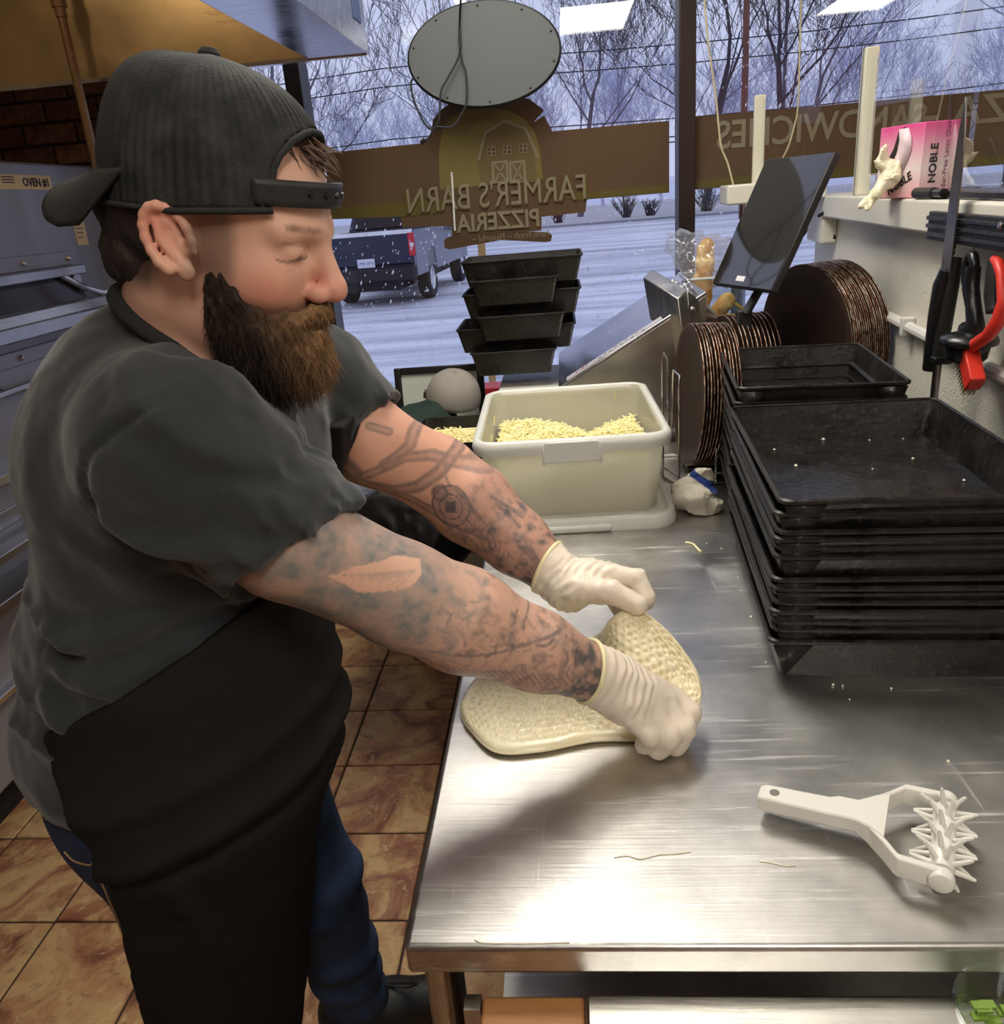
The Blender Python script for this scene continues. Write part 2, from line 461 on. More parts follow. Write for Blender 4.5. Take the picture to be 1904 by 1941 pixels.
# ------------------------------------------------------------------ ceiling lights (2 x 4 ft troffers)
t = NT('light_diffuser'); e = t.n('ShaderNodeEmission'); e.inputs['Color'].default_value = (*LIGHT_COL, 1); e.inputs['Strength'].default_value = LIGHT_POWER
M_LAMP = t.done(e.outputs[0])
M_WHITEMET = simple('white_enamel', srgb(230, 228, 220), .4, var=.03)
def troffer(x, y, lx, ly, label):
    r = thing('ceiling_light', label, 'light', (x, y, ZC))
    f = MB()
    for sx in (-1, 1): f.bx((x+sx*(lx/2+.02)-.02, y-ly/2-.04, ZC-.03), (x+sx*(lx/2+.02)+.02, y+ly/2+.04, ZC+.002))
    for sy in (-1, 1): f.bx((x-lx/2, y+sy*(ly/2+.02)-.02, ZC-.03), (x+lx/2, y+sy*(ly/2+.02)+.02, ZC+.002))
    f.build('frame', M_WHITEMET, r)
    MB().bx((x-lx/2, y-ly/2, ZC-.018), (x+lx/2, y+ly/2, ZC-.002)).build('diffuser', M_LAMP, r)
troffer(-.12, 1.95, .55, 1.15, 'fluorescent ceiling panel above the steel work table')
troffer(-.85, .55, .55, 1.15, 'fluorescent ceiling panel over the aisle by the ovens')
troffer(.35, -.9, .55, 1.15, 'fluorescent ceiling panel in front of the maroon wall')
troffer(2.6, 1.2, .55, 1.15, 'fluorescent ceiling panel above the customer area')
troffer(2.6, -1.2, .55, 1.15, 'fluorescent ceiling panel at the far end of the customer area')
# doors and a board on the wall behind the photographer, seen only in reflections
d = thing('door_1', None, None, (-1.2, YB, 0)); tag(d, kind='structure')
MB().bx((-1.65, YB, 0), (-.75, YB+.05, 2.05)).build('door_leaf', simple('door_cream', srgb(190, 180, 160), .5), d, bevel=.006)
MB().bx((-.86, YB+.05, .98), (-.82, YB+.11, 1.02)).build('door_handle', steel('steel_small'), d, bevel=.006)

# ------------------------------------------------------------------ right half wall with ledge (turned 5.3 degrees)
WA = math.radians(5.3)
WD = np.array([math.sin(WA), math.cos(WA), 0]); WN = np.array([-math.cos(WA), math.sin(WA), 0])   # along, into the kitchen
def wp(s, n, z): return np.array([.80, 1.7, 0]) + WD*s + WN*n + np.array([0, 0, z])
MWALL = frame((.80, 1.7, 0), WD, WN)       # local x along the wall, y out of it, z: x cross y is down
MWALL = Matrix(((WD[0], WN[0], 0, .80), (WD[1], WN[1], 0, 1.7), (0, 0, 1, 0), (0, 0, 0, 1)))
t = NT('textured_wall'); v = t.coord('Object')
M_TEXW = t.done(t.bsdf(t.mix(srgb(206, 202, 186), srgb(226, 222, 208), t.noise(v, 12, 5)), .55, 0, t.bump(t.noise(v, 130, 3, .5, .8), .5, .006)))
hw = struct('wall_half', MB().bx((-3.2, -.12, 0), (1.60, 0, 1.485), MWALL), M_TEXW, smooth=0)
M_LEDGE = simple('ledge_paint', srgb(216, 212, 198), .45, var=.05)
lg = MB().bx((-3.2, -.17, 1.485), (1.52, .05, 1.552), MWALL)
struct('trim_ledge', lg, M_LEDGE, bevel=.006)
struct('trim_ledge_return', MB().bx((1.22, .045, 1.545), (1.50, .36, 1.607), MWALL).bx((1.24, .0, 1.40), (1.50, .05, 1.55), MWALL), M_LEDGE, bevel=.006)
# conduit on the wall
pr = MB().tube([wp(-3, .014, 1.262), wp(1.58, .014, 1.262)], .013, 10)
M_PIPEW = simple('white_conduit', srgb(216, 214, 208), .4, var=.04)
cd = thing('wall_conduit', 'white conduit rail running along the textured half wall', 'conduit', wp(0, .014, 1.262))
pr.build('pipe', M_PIPEW, cd)
for s in (-.6, .35, 1.2):
    MB().bx((s-.012, 0, 1.24), (s+.012, .03, 1.284), MWALL).build('clip', M_PIPEW, cd, bevel=.003)
# ================================================================== outdoors
def snow_ground():
    t = NT('snowy_asphalt'); v = t.coord('Object'); v2 = t.coord('Object', (.12, 1.1, 1))
    n1 = t.noise(v2, .8, 6, .65, .4); n2 = t.noise(v, 3.0, 6, .7)
    wet = t.ramp(n1, [(.42, 0), (.62, 1)])
    c = t.mix(srgb(238, 240, 252), srgb(150, 152, 166), t.math('MULTIPLY', wet, .75))
    c = t.mix(c, srgb(122, 122, 136), t.ramp(n2, [(.56, 0), (.72, .45)]))
    return t.done(t.bsdf(c, .75, 0, t.bump(n2, .3, .05)))
M_SNOWG = snow_ground()
M_SNOW = simple('snow', srgb(240, 243, 252), .8, var=.05, vs_=2, bump=.4, bs=6)
M_GRASS = simple('frosted_grass', srgb(196, 196, 198), .9, var=.25, vs_=5)
struct('ground_parking_lot', MB().bx((-70, WY+.16, GZ-.3), (90, 51, GZ)), M_SNOWG)
struct('ground_far_verge', MB().bx((-90, 51.4, GZ-.3), (140, 130, GZ+.12)), M_GRASS)
struct('kerb_far', MB().bx((-90, 51, GZ-.3), (140, 51.4, GZ+.13)), simple('kerb_concrete', srgb(150, 150, 158), .9))
# wooden stake by the lot
st = aty(915, 490, 5.2); s2 = aty(912, 455, 5.2)
tag(MB().bx((st[0]-.022, 5.18, GZ), (st[0]+.022, 5.22, s2[2]+.35)).build('wooden_stake', simple('pale_wood', srgb(196, 160, 104), .7), bevel=.002), 'pale wooden stake standing in the snow outside the window', 'stake')
# ---- bare trees
def bark(name, c): return simple(name, c, .9, var=.25, vs_=4, bump=.5, bs=30)
M_BARK = [bark('dark_bark', srgb(70, 66, 74)), bark('grey_bark', srgb(104, 100, 112)), bark('haze_tinted_bark', srgb(172, 174, 196)), bark('haze_paled_bark', srgb(200, 204, 226))]  # last two: haze of the snowy air is put into the pale bark colour
def tree(x, y, h, r0, mat, label, levels=5, seed=0, spread=.6, lean=0.0, group=None, name='bare_tree', up=.25, split=3, sides=(8, 6, 4, 3, 3, 3), fork=.25, rmin=.016):
    R = random.Random(seed); tr = MB(); br = MB()
    def grow(p, d, L, r, lv):
        n = 4 if lv < 2 else 3
        pts = [p]; q = p.copy(); dd = d.copy()
        for k in range(n):
            dd = (dd + Vector((R.gauss(0, .13), R.gauss(0, .13), R.gauss(0, .1)+up*.18))).normalized()
            q = q + dd*(L/n); pts.append(q.copy())
        rs = [max(r*(1-.45*k/n), rmin) for k in range(n+1)]
        if lv == levels: rs[-1] = rmin*.6
        (tr if lv == 0 else br).tube(pts, rs, sides[min(lv, 5)], False)
        if lv == levels: return
        kids = split if lv else split+3
        for k in range(kids):
            f = 1.0 if k == 0 else R.uniform(fork, .95)
            ii = min(int(f*n), n-1); tt = f*n-ii
            bp_ = pts[ii].lerp(pts[ii+1], tt)
            ax = Vector((R.gauss(0, 1), R.gauss(0, 1), R.gauss(0, .35))).normalized()
            nd = (dd*(1.0 if k == 0 else .75) + ax*spread*(.5 if k == 0 else 1.0) + Vector((0, 0, up))).normalized()
            grow(bp_, nd, L*R.uniform(.55, .8), rs[-1]*(.8 if k == 0 else R.uniform(.45, .7)), lv+1)
    grow(Vector((x, y, GZ-.1)), Vector((lean, R.gauss(0, .05), 1)).normalized(), h*.36, r0, 0)
    o = thing(name, label, 'tree', (x, y, GZ), group=group)
    tr.build('trunk', mat, o, smooth=60); b = br.build('branches', mat, o, smooth=0)
    return o
tree(9.5, 58, 24, .26, M_BARK[0], 'bare street tree rising left of the brown utility pole', 6, 3, 0.74)
tree(15.5, 60, 25, .28, M_BARK[0], 'bare street tree with a forked trunk right of the utility pole', 6, 5, 0.74)
tree(24.5, 50, 26, .36, M_BARK[0], 'large dark bare tree beyond the window right of the glass guard', 6, 9, 0.74, .1)
tree(31, 56, 26, .32, M_BARK[0], 'bare dark tree seen above the pink glove box', 6, 12, 0.72, -.25)
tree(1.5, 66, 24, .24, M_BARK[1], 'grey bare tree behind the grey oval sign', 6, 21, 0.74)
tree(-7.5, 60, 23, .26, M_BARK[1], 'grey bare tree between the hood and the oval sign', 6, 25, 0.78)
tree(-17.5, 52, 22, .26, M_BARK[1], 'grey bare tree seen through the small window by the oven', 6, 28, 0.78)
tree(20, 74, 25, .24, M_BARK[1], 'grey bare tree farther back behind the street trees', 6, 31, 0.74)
far = 'hazy trees on the snowy rise'
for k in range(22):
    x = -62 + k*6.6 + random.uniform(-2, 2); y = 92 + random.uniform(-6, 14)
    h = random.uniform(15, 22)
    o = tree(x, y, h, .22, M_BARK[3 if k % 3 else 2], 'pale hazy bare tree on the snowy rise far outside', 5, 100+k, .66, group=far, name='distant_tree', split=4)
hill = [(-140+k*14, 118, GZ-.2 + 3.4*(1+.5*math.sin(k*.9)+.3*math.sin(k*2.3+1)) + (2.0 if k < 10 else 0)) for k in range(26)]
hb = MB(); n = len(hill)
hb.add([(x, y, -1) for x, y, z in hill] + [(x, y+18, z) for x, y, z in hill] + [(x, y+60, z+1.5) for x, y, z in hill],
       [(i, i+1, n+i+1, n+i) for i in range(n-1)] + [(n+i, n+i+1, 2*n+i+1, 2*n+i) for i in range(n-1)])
struct('ground_hill', hb, simple('hazy_hill', srgb(222, 226, 244), .95, var=.1, vs_=.3))  # haze is mixed into the hill's pale snow colour
# ---- shrubs at the verge
def shrub(x, y, h, seed, label):
    R = random.Random(seed); b = MB()
    for k in range(46):
        a = R.uniform(0, 2*PI); tilt = R.uniform(.1, .95)
        d = Vector((math.cos(a)*tilt, math.sin(a)*tilt, 1)).normalized(); L = h*R.uniform(.5, 1.0)
        p = Vector((x+R.gauss(0, .12), y+R.gauss(0, .12), GZ+.1)); q = p + d*L*.5; e_ = q + (d+Vector((R.gauss(0, .25), R.gauss(0, .25), .2))).normalized()*L*.5
        b.tube([p, q, e_], [.03, .022, .012], 4, False)
        for j in range(3):
            s = q.lerp(e_, R.random()); b.tube([s, s+Vector((R.gauss(0, .3), R.gauss(0, .3), R.uniform(.1, .5)))*h*.3], [.015, .007], 3, False)
    return tag(b.build('bare_shrub', M_BARK[0], smooth=0), label, 'shrub', 'bare shrubs on the verge')
for px, py, h in ((1188, 408, 1.8), (1340, 398, 2.0), (1235, 402, 1.2), (1060, 425, 1.0)):
    p = atz(px, py, GZ+.1); p = p*(56/p[1]) if False else CAM + (p-CAM)*(55.5/(p[1]))
    shrub(p[0], 55.5, h, int(px), 'bare twiggy shrub growing on the snowy verge across the street')
# ---- utility poles and wires
M_POLE = simple('pole_wood', srgb(112, 72, 58), .9, var=.2, vs_=3)
M_WIRE = simple('black_wire', srgb(36, 36, 44), .6)
for px, Y, r, lab in ((1412, 44, .17, 'reddish brown wooden utility pole across the street'), (1486, 62, .13, 'slim grey utility pole behind the brown one')):
    p = aty(px, 215, Y)
    tag(MB().tube([(p[0], Y, GZ-.1), (p[0]-.05, Y, 14)], [r, r*.8], 10).build('utility_pole', M_POLE if r > .15 else M_BARK[1], smooth=60), lab, 'pole')
for k, (za, zb, Y) in enumerate(((4.35, 5.6, 46), (3.6, 4.65, 46), (3.35, 4.4, 46), (6.8, 8.0, 46), (7.6, 8.9, 46))):
    pts = [(-45 + i*5.2, Y, za + (zb-za)*(i/22) - .5*math.sin(PI*((i/22*3) % 1)) + .3) for i in range(23)]
    tag(MB().tube(pts, .028, 4, False).build('power_line', M_WIRE, smooth=0), 'black power line strung across the street outside', 'power line', 'power lines over the street')
# ---- pickup truck
def truck():
    T0 = aty(697, 515, 16.0); cx = T0[0]; y0 = 16.0; z0 = GZ
    Mx = Matrix.Translation((cx, y0, z0)) @ rotz(math.radians(-4))
    r = thing('pickup_truck', 'dark blue pickup truck parked in the snowy lot', 'truck', M=Mx)
    body = simple('dark_blue_paint', srgb(40, 46, 66), .25, .3, var=.2, vs_=6)
    silver = simple('silver_side', srgb(112, 116, 132), .3, .4, var=.2, vs_=3)
    blk = simple('black_plastic', srgb(24, 24, 28), .6); chrome = steel('chrome', (.8, .8, .82), .15)
    b = MB(); b.bx((-.93, .0, .78), (.93, .06, 1.36))
    b.bx((-.97, .06, .62), (-.90, 1.9, 1.36)); b.bx((.90, .06, .62), (.97, 1.9, 1.36)); b.bx((-.95, .05, .62), (.95, 1.9, .8))
    b.build('tailgate', body, r, bevel=.03, local=True)
    MB().prism([(.0, .55), (.95, .55), (1.05, .95), (1.35, 1.02), (1.65, .95), (1.75, .55), (5.4, .55), (5.4, 1.3), (3.6, 1.36), (0, 1.38)], .93, .985, frame((0, 0, 0), (0, 1, 0), (0, 0, 1))).build('side_panel', silver, r, bevel=.01, local=True)
    MB().prism([(.0, .55), (.95, .55), (1.05, .95), (1.35, 1.02), (1.65, .95), (1.75, .55), (5.4, .55), (5.4, 1.3), (3.6, 1.36), (0, 1.38)], -.985, -.93, frame((0, 0, 0), (0, 1, 0), (0, 0, 1))).build('side_panel', silver, r, bevel=.01, local=True)
    c = MB(); c.hexa([(-.92, 1.9, 1.3), (.92, 1.9, 1.3), (.92, 4.2, 1.3), (-.92, 4.2, 1.3)], [(-.74, 2.1, 1.92), (.74, 2.1, 1.92), (.74, 3.5, 1.92), (-.74, 3.5, 1.92)])
    c.bx((-.93, 1.9, .6), (.93, 5.5, 1.3)); c.build('cab', body, r, bevel=.05, local=True)
    MB().hexa([(-.74, 1.89, 1.42), (.74, 1.89, 1.42), (.74, 1.93, 1.42), (-.74, 1.93, 1.42)], [(-.64, 2.04, 1.84), (.64, 2.04, 1.84), (.64, 2.1, 1.84), (-.64, 2.1, 1.84)]).build('rear_window', blk, r, local=True)
    MB().bx((-.97, -.1, .5), (.97, .04, .74)).build('bumper', blk, r, bevel=.03, local=True)
    MB().bx((-.95, -.012, 1.32), (.95, .05, 1.4)).build('tailgate_trim', chrome, r, bevel=.01, local=True)
    pl = MB().bx((-.17, -.03, .76), (.17, -.004, .92)).build('licence_plate', simple('plate_white', srgb(220, 224, 236), .4), r, local=True)
    text_mesh('plate_number', '17W 3701', .075, simple('plate_blue', srgb(40, 50, 100), .5), Matrix.Translation((0, -.032, .835)) @ Matrix.Rotation(PI/2, 4, 'X'), pl, local=True)
    for s in (-1, 1):
        tl = MB().bx((s*.93-.06*(s > 0)-.02, -.02, .92), (s*.93+.06*(s < 0)+.05*s, .1, 1.34)).build('tail_light', simple('tail_red', srgb(196, 26, 44), .25), r, bevel=.02, local=True)
        MB().bx((s*.93-.045, -.026, 1.09), (s*.93+.03, .0, 1.16)).build('reverse_lamp', simple('lamp_white', srgb(232, 220, 224), .3), tl, local=True)
        for yy in (1.35, 4.75):
            Mw = Matrix.Translation((s*.84, yy, .4)) @ Matrix.Rotation(PI/2, 4, 'Y')
            w = MB().lathe([(.24, -.12), (.37, -.13), (.4, -.09), (.4, .09), (.37, .13), (.24, .12)], 28, Mw, closed=True).build('wheel', simple('tyre', srgb(26, 26, 30), .8), r, local=True)
            MB().lathe([(.0, -.08), (.05, -.1), (.22, -.09), (.245, -.12), (.245, .12), (.22, .09), (.05, .1), (0, .08)], 24, Mw).build('rim', chrome, w, local=True)
    m_ = MB(); m_.bx((.98, 3.55, 1.22), (1.22, 3.65, 1.46)); m_.build('side_mirror', blk, r, bevel=.03, local=True)
    MB().bx((-.55, 0.2, .3), (.55, 5.2, .6)).build('chassis', blk, r, local=True)
truck()
# ---- falling snow
fm = MB(); R = random.Random(5)
for k in range(5200):
    y = R.uniform(4.2, 15.5); x = R.uniform(-.45, .75)*y; z = R.uniform(GZ+.05, 3.6+y*.12); s = R.uniform(.003, .0065)*(1+.035*y)
    dz = s*2.2; dx = s*.6
    fm.add([(x+s, y, z), (x, y+s, z), (x-s, y, z), (x, y-s, z), (x+dx, y, z+dz), (x-dx, y, z-dz)], [(0, 1, 4), (1, 2, 4), (2, 3, 4), (3, 0, 4), (1, 0, 5), (2, 1, 5), (3, 2, 5), (0, 3, 5)])
tag(fm.build('falling_snow', M_SNOW, smooth=0), 'snowflakes falling over the parking lot outside the window', 'snow', kind='stuff')
# ================================================================== hood, oven, pipe
M_HOOD = steel('hood_steel', (.60, .61, .66), .22, True, .1, .2)
M_HOODIN = steel('hood_inner_steel', (.66, .52, .34), .34, True, .1, .3)
hd = thing('exhaust_hood', 'stainless steel exhaust hood hanging over the oven', 'hood', (-.6, 2.98, 2.1))
MB().bx((-.605, -.3, 2.098), (-.595, 2.99, 2.80)).build('front_panel', M_HOOD, hd)
MB().bx((-.79, -.3, 2.096), (-.596, 2.99, 2.104)).build('bottom_flange', M_HOOD, hd)
MB().bx((-2.70, 2.975, 2.092), (-.60, 2.99, 2.80)).build('end_panel', M_HOODIN, hd)
MB().bx((-2.70, 2.955, 2.088), (-.79, 2.985, 2.1)).build('end_lip', M_HOOD, hd)
MB().bx((-.80, -.3, 2.1), (-.79, 2.98, 2.62)).build('inner_panel', M_HOODIN, hd)
MB().bx((-2.70, -.3, 2.79), (-.6, 2.99, 2.80)).build('top_panel', M_HOODIN, hd)
lp = aty(688, 65, 2.6)
MB().bx((-.594, 2.82, 2.17), (-.592, 2.92, 2.25)).build('maker_sticker', simple('sticker_blue', srgb(70, 86, 130), .5), hd)
t = NT('warm_bulb'); e = t.n('ShaderNodeEmission'); e.inputs['Color'].default_value = (1, .72, .38, 1); e.inputs['Strength'].default_value = 22
M_BULB = t.done(e.outputs[0])
MB().lathe([(0.0, 2.60), (.05, 2.615), (.075, 2.65), (.075, 2.7), (.05, 2.74)], 20, Matrix.Translation((-1.55, 1.7, 0))).build('lamp_globe', M_BULB, hd)
MB().lathe([(.09, 2.73), (.09, 2.79)], 20, Matrix.Translation((-1.55, 1.7, 0))).build('lamp_base', M_HOOD, hd)
# gas pipe
M_COPPER = simple('aged_brass', srgb(150, 124, 98), .45, .35, var=.25)
gp = thing('gas_pipe', 'old brass gas pipe running up behind the oven', 'pipe', (-1.66, 2.93, 1.6))
p0 = aty(120, 30, 2.86); p1 = aty(186, 340, 2.86); gx = (p0[0]+p1[0])/2
MB().tube([(gx, 2.86, 1.3), (gx, 2.86, 2.35)], .0135, 12).build('pipe', M_COPPER, gp)
MB().tube([(gx, 2.86, 2.26), (gx, 2.86, 2.285), (gx, 2.86, 2.287), (gx, 2.86, 2.33), (gx, 2.86, 2.332), (gx, 2.86, 2.42)], [.018, .018, .024, .024, .019, .019], 8, True).build('union_fitting', M_COPPER, gp)
MB().tube([(gx, 2.86, 2.42), (gx, 2.86, 2.60)], .015, 10).build('upper_pipe', M_COPPER, gp)
# oven
M_OVEN = simple('oven_grey_paint', srgb(152, 153, 160), .42, .3, var=.1, vs_=6)
M_OVENST = steel('oven_steel', (.58, .57, .56), .34, False, .2, .35)
M_DARKGL = simple('oven_dark_glass', srgb(46, 34, 32), .18, 0, var=.3)
ov = thing('deck_oven', 'grey conveyor pizza oven with a steel door and OVEN #1 label', 'oven', (-2.1, 1.9, 0))
OX = -1.70
MB().bx((-2.62, -.2, .12), (OX, 3.15, 1.85)).build('body', M_OVEN, ov, bevel=.008)
MB().bx((-2.6, -.15, 0), (OX-.05, 3.1, .12)).build('plinth', simple('oven_base_dark', srgb(30, 26, 26), .7), ov)
MB().bx((OX-.01, -.2, 1.525), (OX+.008, 2.86, 1.572)).build('upper_trim', M_OVEN, ov, bevel=.003)
d_ = MB()
d_.bx((OX, -.2, 1.495), (OX+.06, 2.84, 1.525)); d_.bx((OX, 2.80, 1.39), (OX+.035, 2.84, 1.525)); d_.hexa([(OX, -.2, 1.385), (OX+.12, -.2, 1.385), (OX+.12, 2.96, 1.385), (OX, 2.96, 1.385)], [(OX, -.2, 1.415), (OX+.10, -.2, 1.415), (OX+.10, 2.95, 1.415), (OX, 2.95, 1.415)])
dr = d_.build('door_frame', M_OVENST, ov, bevel=.003)
MB().hexa([(OX+.012, -.2, 1.41), (OX+.05, -.2, 1.41), (OX+.05, 2.80, 1.41), (OX+.012, 2.80, 1.41)], [(OX, -.2, 1.50), (OX+.025, -.2, 1.50), (OX+.025, 2.80, 1.50), (OX, 2.80, 1.50)]).build('door_glass', M_DARKGL, dr)
MB().tube([(OX+.035, 2.72, 1.50), (OX+.05, 2.80, 1.455), (OX+.07, 2.88, 1.425), (OX+.10, 2.97, 1.415), (OX+.13, 3.03, 1.41), (OX+.12, 3.05, 1.395)], .012, 10).build('door_handle', steel('chrome2', (.8, .78, .74), .2), dr)
MB().bx((OX, -.2, 1.345), (OX+.13, 2.97, 1.385)).build('conveyor_shelf', M_OVENST, ov, bevel=.004)
MB().bx((OX-.01, -.2, 1.255), (OX+.008, 2.92, 1.30)).build('middle_trim', M_OVEN, ov, bevel=.003)
for z, ys in ((1.548, (2.58, 2.83, 2.3)), (1.277, (2.44, 2.70, 2.2)), (.845, (2.27, 2.1))):
    for y in ys:
        MB().lathe([(0, .012), (.006, .010), (.009, .004), (.009, -.002)], 12, frame((OX+.01, y, z), (0, 1, 0), (0, 0, 1))).build('bolt', steel('bolt_steel', (.75, .74, .72), .25), ov)
MB().tube([(OX+.03, -.2, 1.195), (OX+.03, 2.56, 1.195)], .011, 10).build('rod', M_OVENST, ov)
for y in (2.30, 1.2): MB().tube([(OX-.005, y, 1.215), (OX+.03, y, 1.195)], .009, 8).build('rod_bracket', M_OVENST, ov)
MB().bx((OX, -.2, .955), (OX+.05, 2.42, .985)).bx((OX, 2.36, .985), (OX+.045, 2.42, 1.06)).build('lower_door_frame', steel('bright_trim', (.82, .80, .77), .2), ov, bevel=.003)
MB().bx((OX-.005, -.2, .82), (OX+.008, 2.9, .87)).build('lower_trim', M_OVENST, ov, bevel=.003)
MB().bx((OX, -.2, .775), (OX+.10, 2.9, .80)).build('lower_shelf', M_OVENST, ov, bevel=.003)
MB().bx((OX, -.2, .655), (OX+.12, 2.9, .69)).build('crumb_tray', M_OVENST, ov, bevel=.003)
MB().bx((OX, -.2, .375), (OX+.03, 3.0, .395)).build('base_rail', steel('bright_trim'), ov, bevel=.003)
# labels on the oven
M_LABEL = simple('label_cream', srgb(222, 196, 148), .6, var=.04); M_INK = simple('print_black', srgb(18, 18, 20), .6)
la = atx(90, 337, OX); 
lb = MB().bx((OX-.001, 2.45, 1.768), (OX+.002, 2.862, 1.812)).build('name_label', M_LABEL, ov)
text_mesh('label_text', 'OVEN #1', .036, M_INK, frame((OX+.0032, 2.775, 1.789), (0, 1, 0), (0, 0, 1)), lb, bold=.0006)
for k in range(3): MB().bx((OX+.002, 2.60, 1.803-k*.008), (OX+.0032, 2.66, 1.8055-k*.008)).build('fine_print', M_INK, lb)
l2 = MB().bx((OX-.001, 2.93, 1.585), (OX+.002, 3.0, 1.70)).build('rating_label', M_LABEL, ov)
for k in range(6): MB().bx((OX+.002, 2.94, 1.685-k*.015), (OX+.0032, 2.985-.006*(k % 3), 1.6875-k*.015)).build('fine_print', M_INK, l2)

# ================================================================== work table
TZ = .92
M_TABLE = steel('worktable_steel', (.66, .645, .615), .37, True, .75, .45)
wtb = thing('steel_work_table', 'long stainless steel work table with scratched top', 'table', (.2, 1.5, 0))
MB().bx((-.194, .607, .882), (.69, 2.34, TZ)).build('table_top', M_TABLE, wtb, bevel=.006, seg=3)
M_LEG = steel('leg_steel', (.62, .60, .57), .25, False, .1, .2)
for x, y in ((-.165, .645), (.6, .72), (-.135, 2.26), (.6, 2.26)):
    lgo = MB().tube([(x, y, .03), (x, y, .885)], .021, 20).build('leg', M_LEG, wtb)
    MB().tube([(x, y, 0), (x, y, .035)], [.026, .022], 16).build('foot', simple('foot_black', srgb(22, 22, 22), .6), lgo)
    MB().tube([(x, y, .868), (x, y, .883)], .023, 20).build('collar', simple('foot_black'), lgo)
MB().bx((-.17, .66, .25), (.65, 2.30, .28)).build('under_shelf', M_TABLE, wtb)
# lower unit in front of the table: wood end board and steel lid
lu = thing('undercounter_chest', 'low chest with a wood end board and brushed steel lid below the table edge', 'chest', (.3, .38, 0))
MB().bx((-.013, .12, .847), (.62, .603, .862)).build('lid', steel('lid_steel', (.70, .69, .65), .3, True, .25, .2), lu, bevel=.004)
t = NT('oak_board'); v = t.coord('Object', (1.5, 30, 12)); n = t.noise(v, 1.4, 6, .6, .5)
M_WOOD = t.done(t.bsdf(t.ramp(n, [(.3, srgb(140, 92, 50)), (.7, srgb(178, 126, 76))]), .45, 0, t.bump(n, .15, .002)))
MB().bx((-.118, .12, .05), (-.014, .603, .858)).build('end_board', M_WOOD, lu, bevel=.003)
MB().bx((-.012, .12, .05), (.62, .60, .847)).build('body', simple('chest_dark', srgb(60, 56, 52), .6), lu)
MB().bx((-.136, .585, .05), (-.119, .603, .86)).build('corner_post', M_LEG, lu)
# glass bowl of greens on the lid
gb = atz(1862, 1925, .885)
gbo = thing('glass_bowl', 'clear glass bowl with green garnish on the steel chest lid', 'bowl', (gb[0]+.022, gb[1]-.02, .862))
Mg = Matrix.Translation((gb[0]+.022, gb[1]-.02, .862))
MB().lathe([(.0, .004), (.028, .004), (.05, .03), (.055, .05), (.053, .051), (.047, .03), (.026, .008), (.0, .008)], 40, Mg).build('bowl', glass_mat('clear_glass', (.93, .96, .92), 1.6), gbo)
bb = MB(); R = random.Random(2)
for k in range(40):
    a = R.uniform(0, 2*PI); r_ = R.uniform(0, .035); c = (r_*math.cos(a), r_*math.sin(a), .012+R.uniform(0, .015))
    bb.box(c, (.014, .008, .003), Mg)
bb.build('greens', simple('green_leaf', srgb(120, 150, 60), .5), gbo)

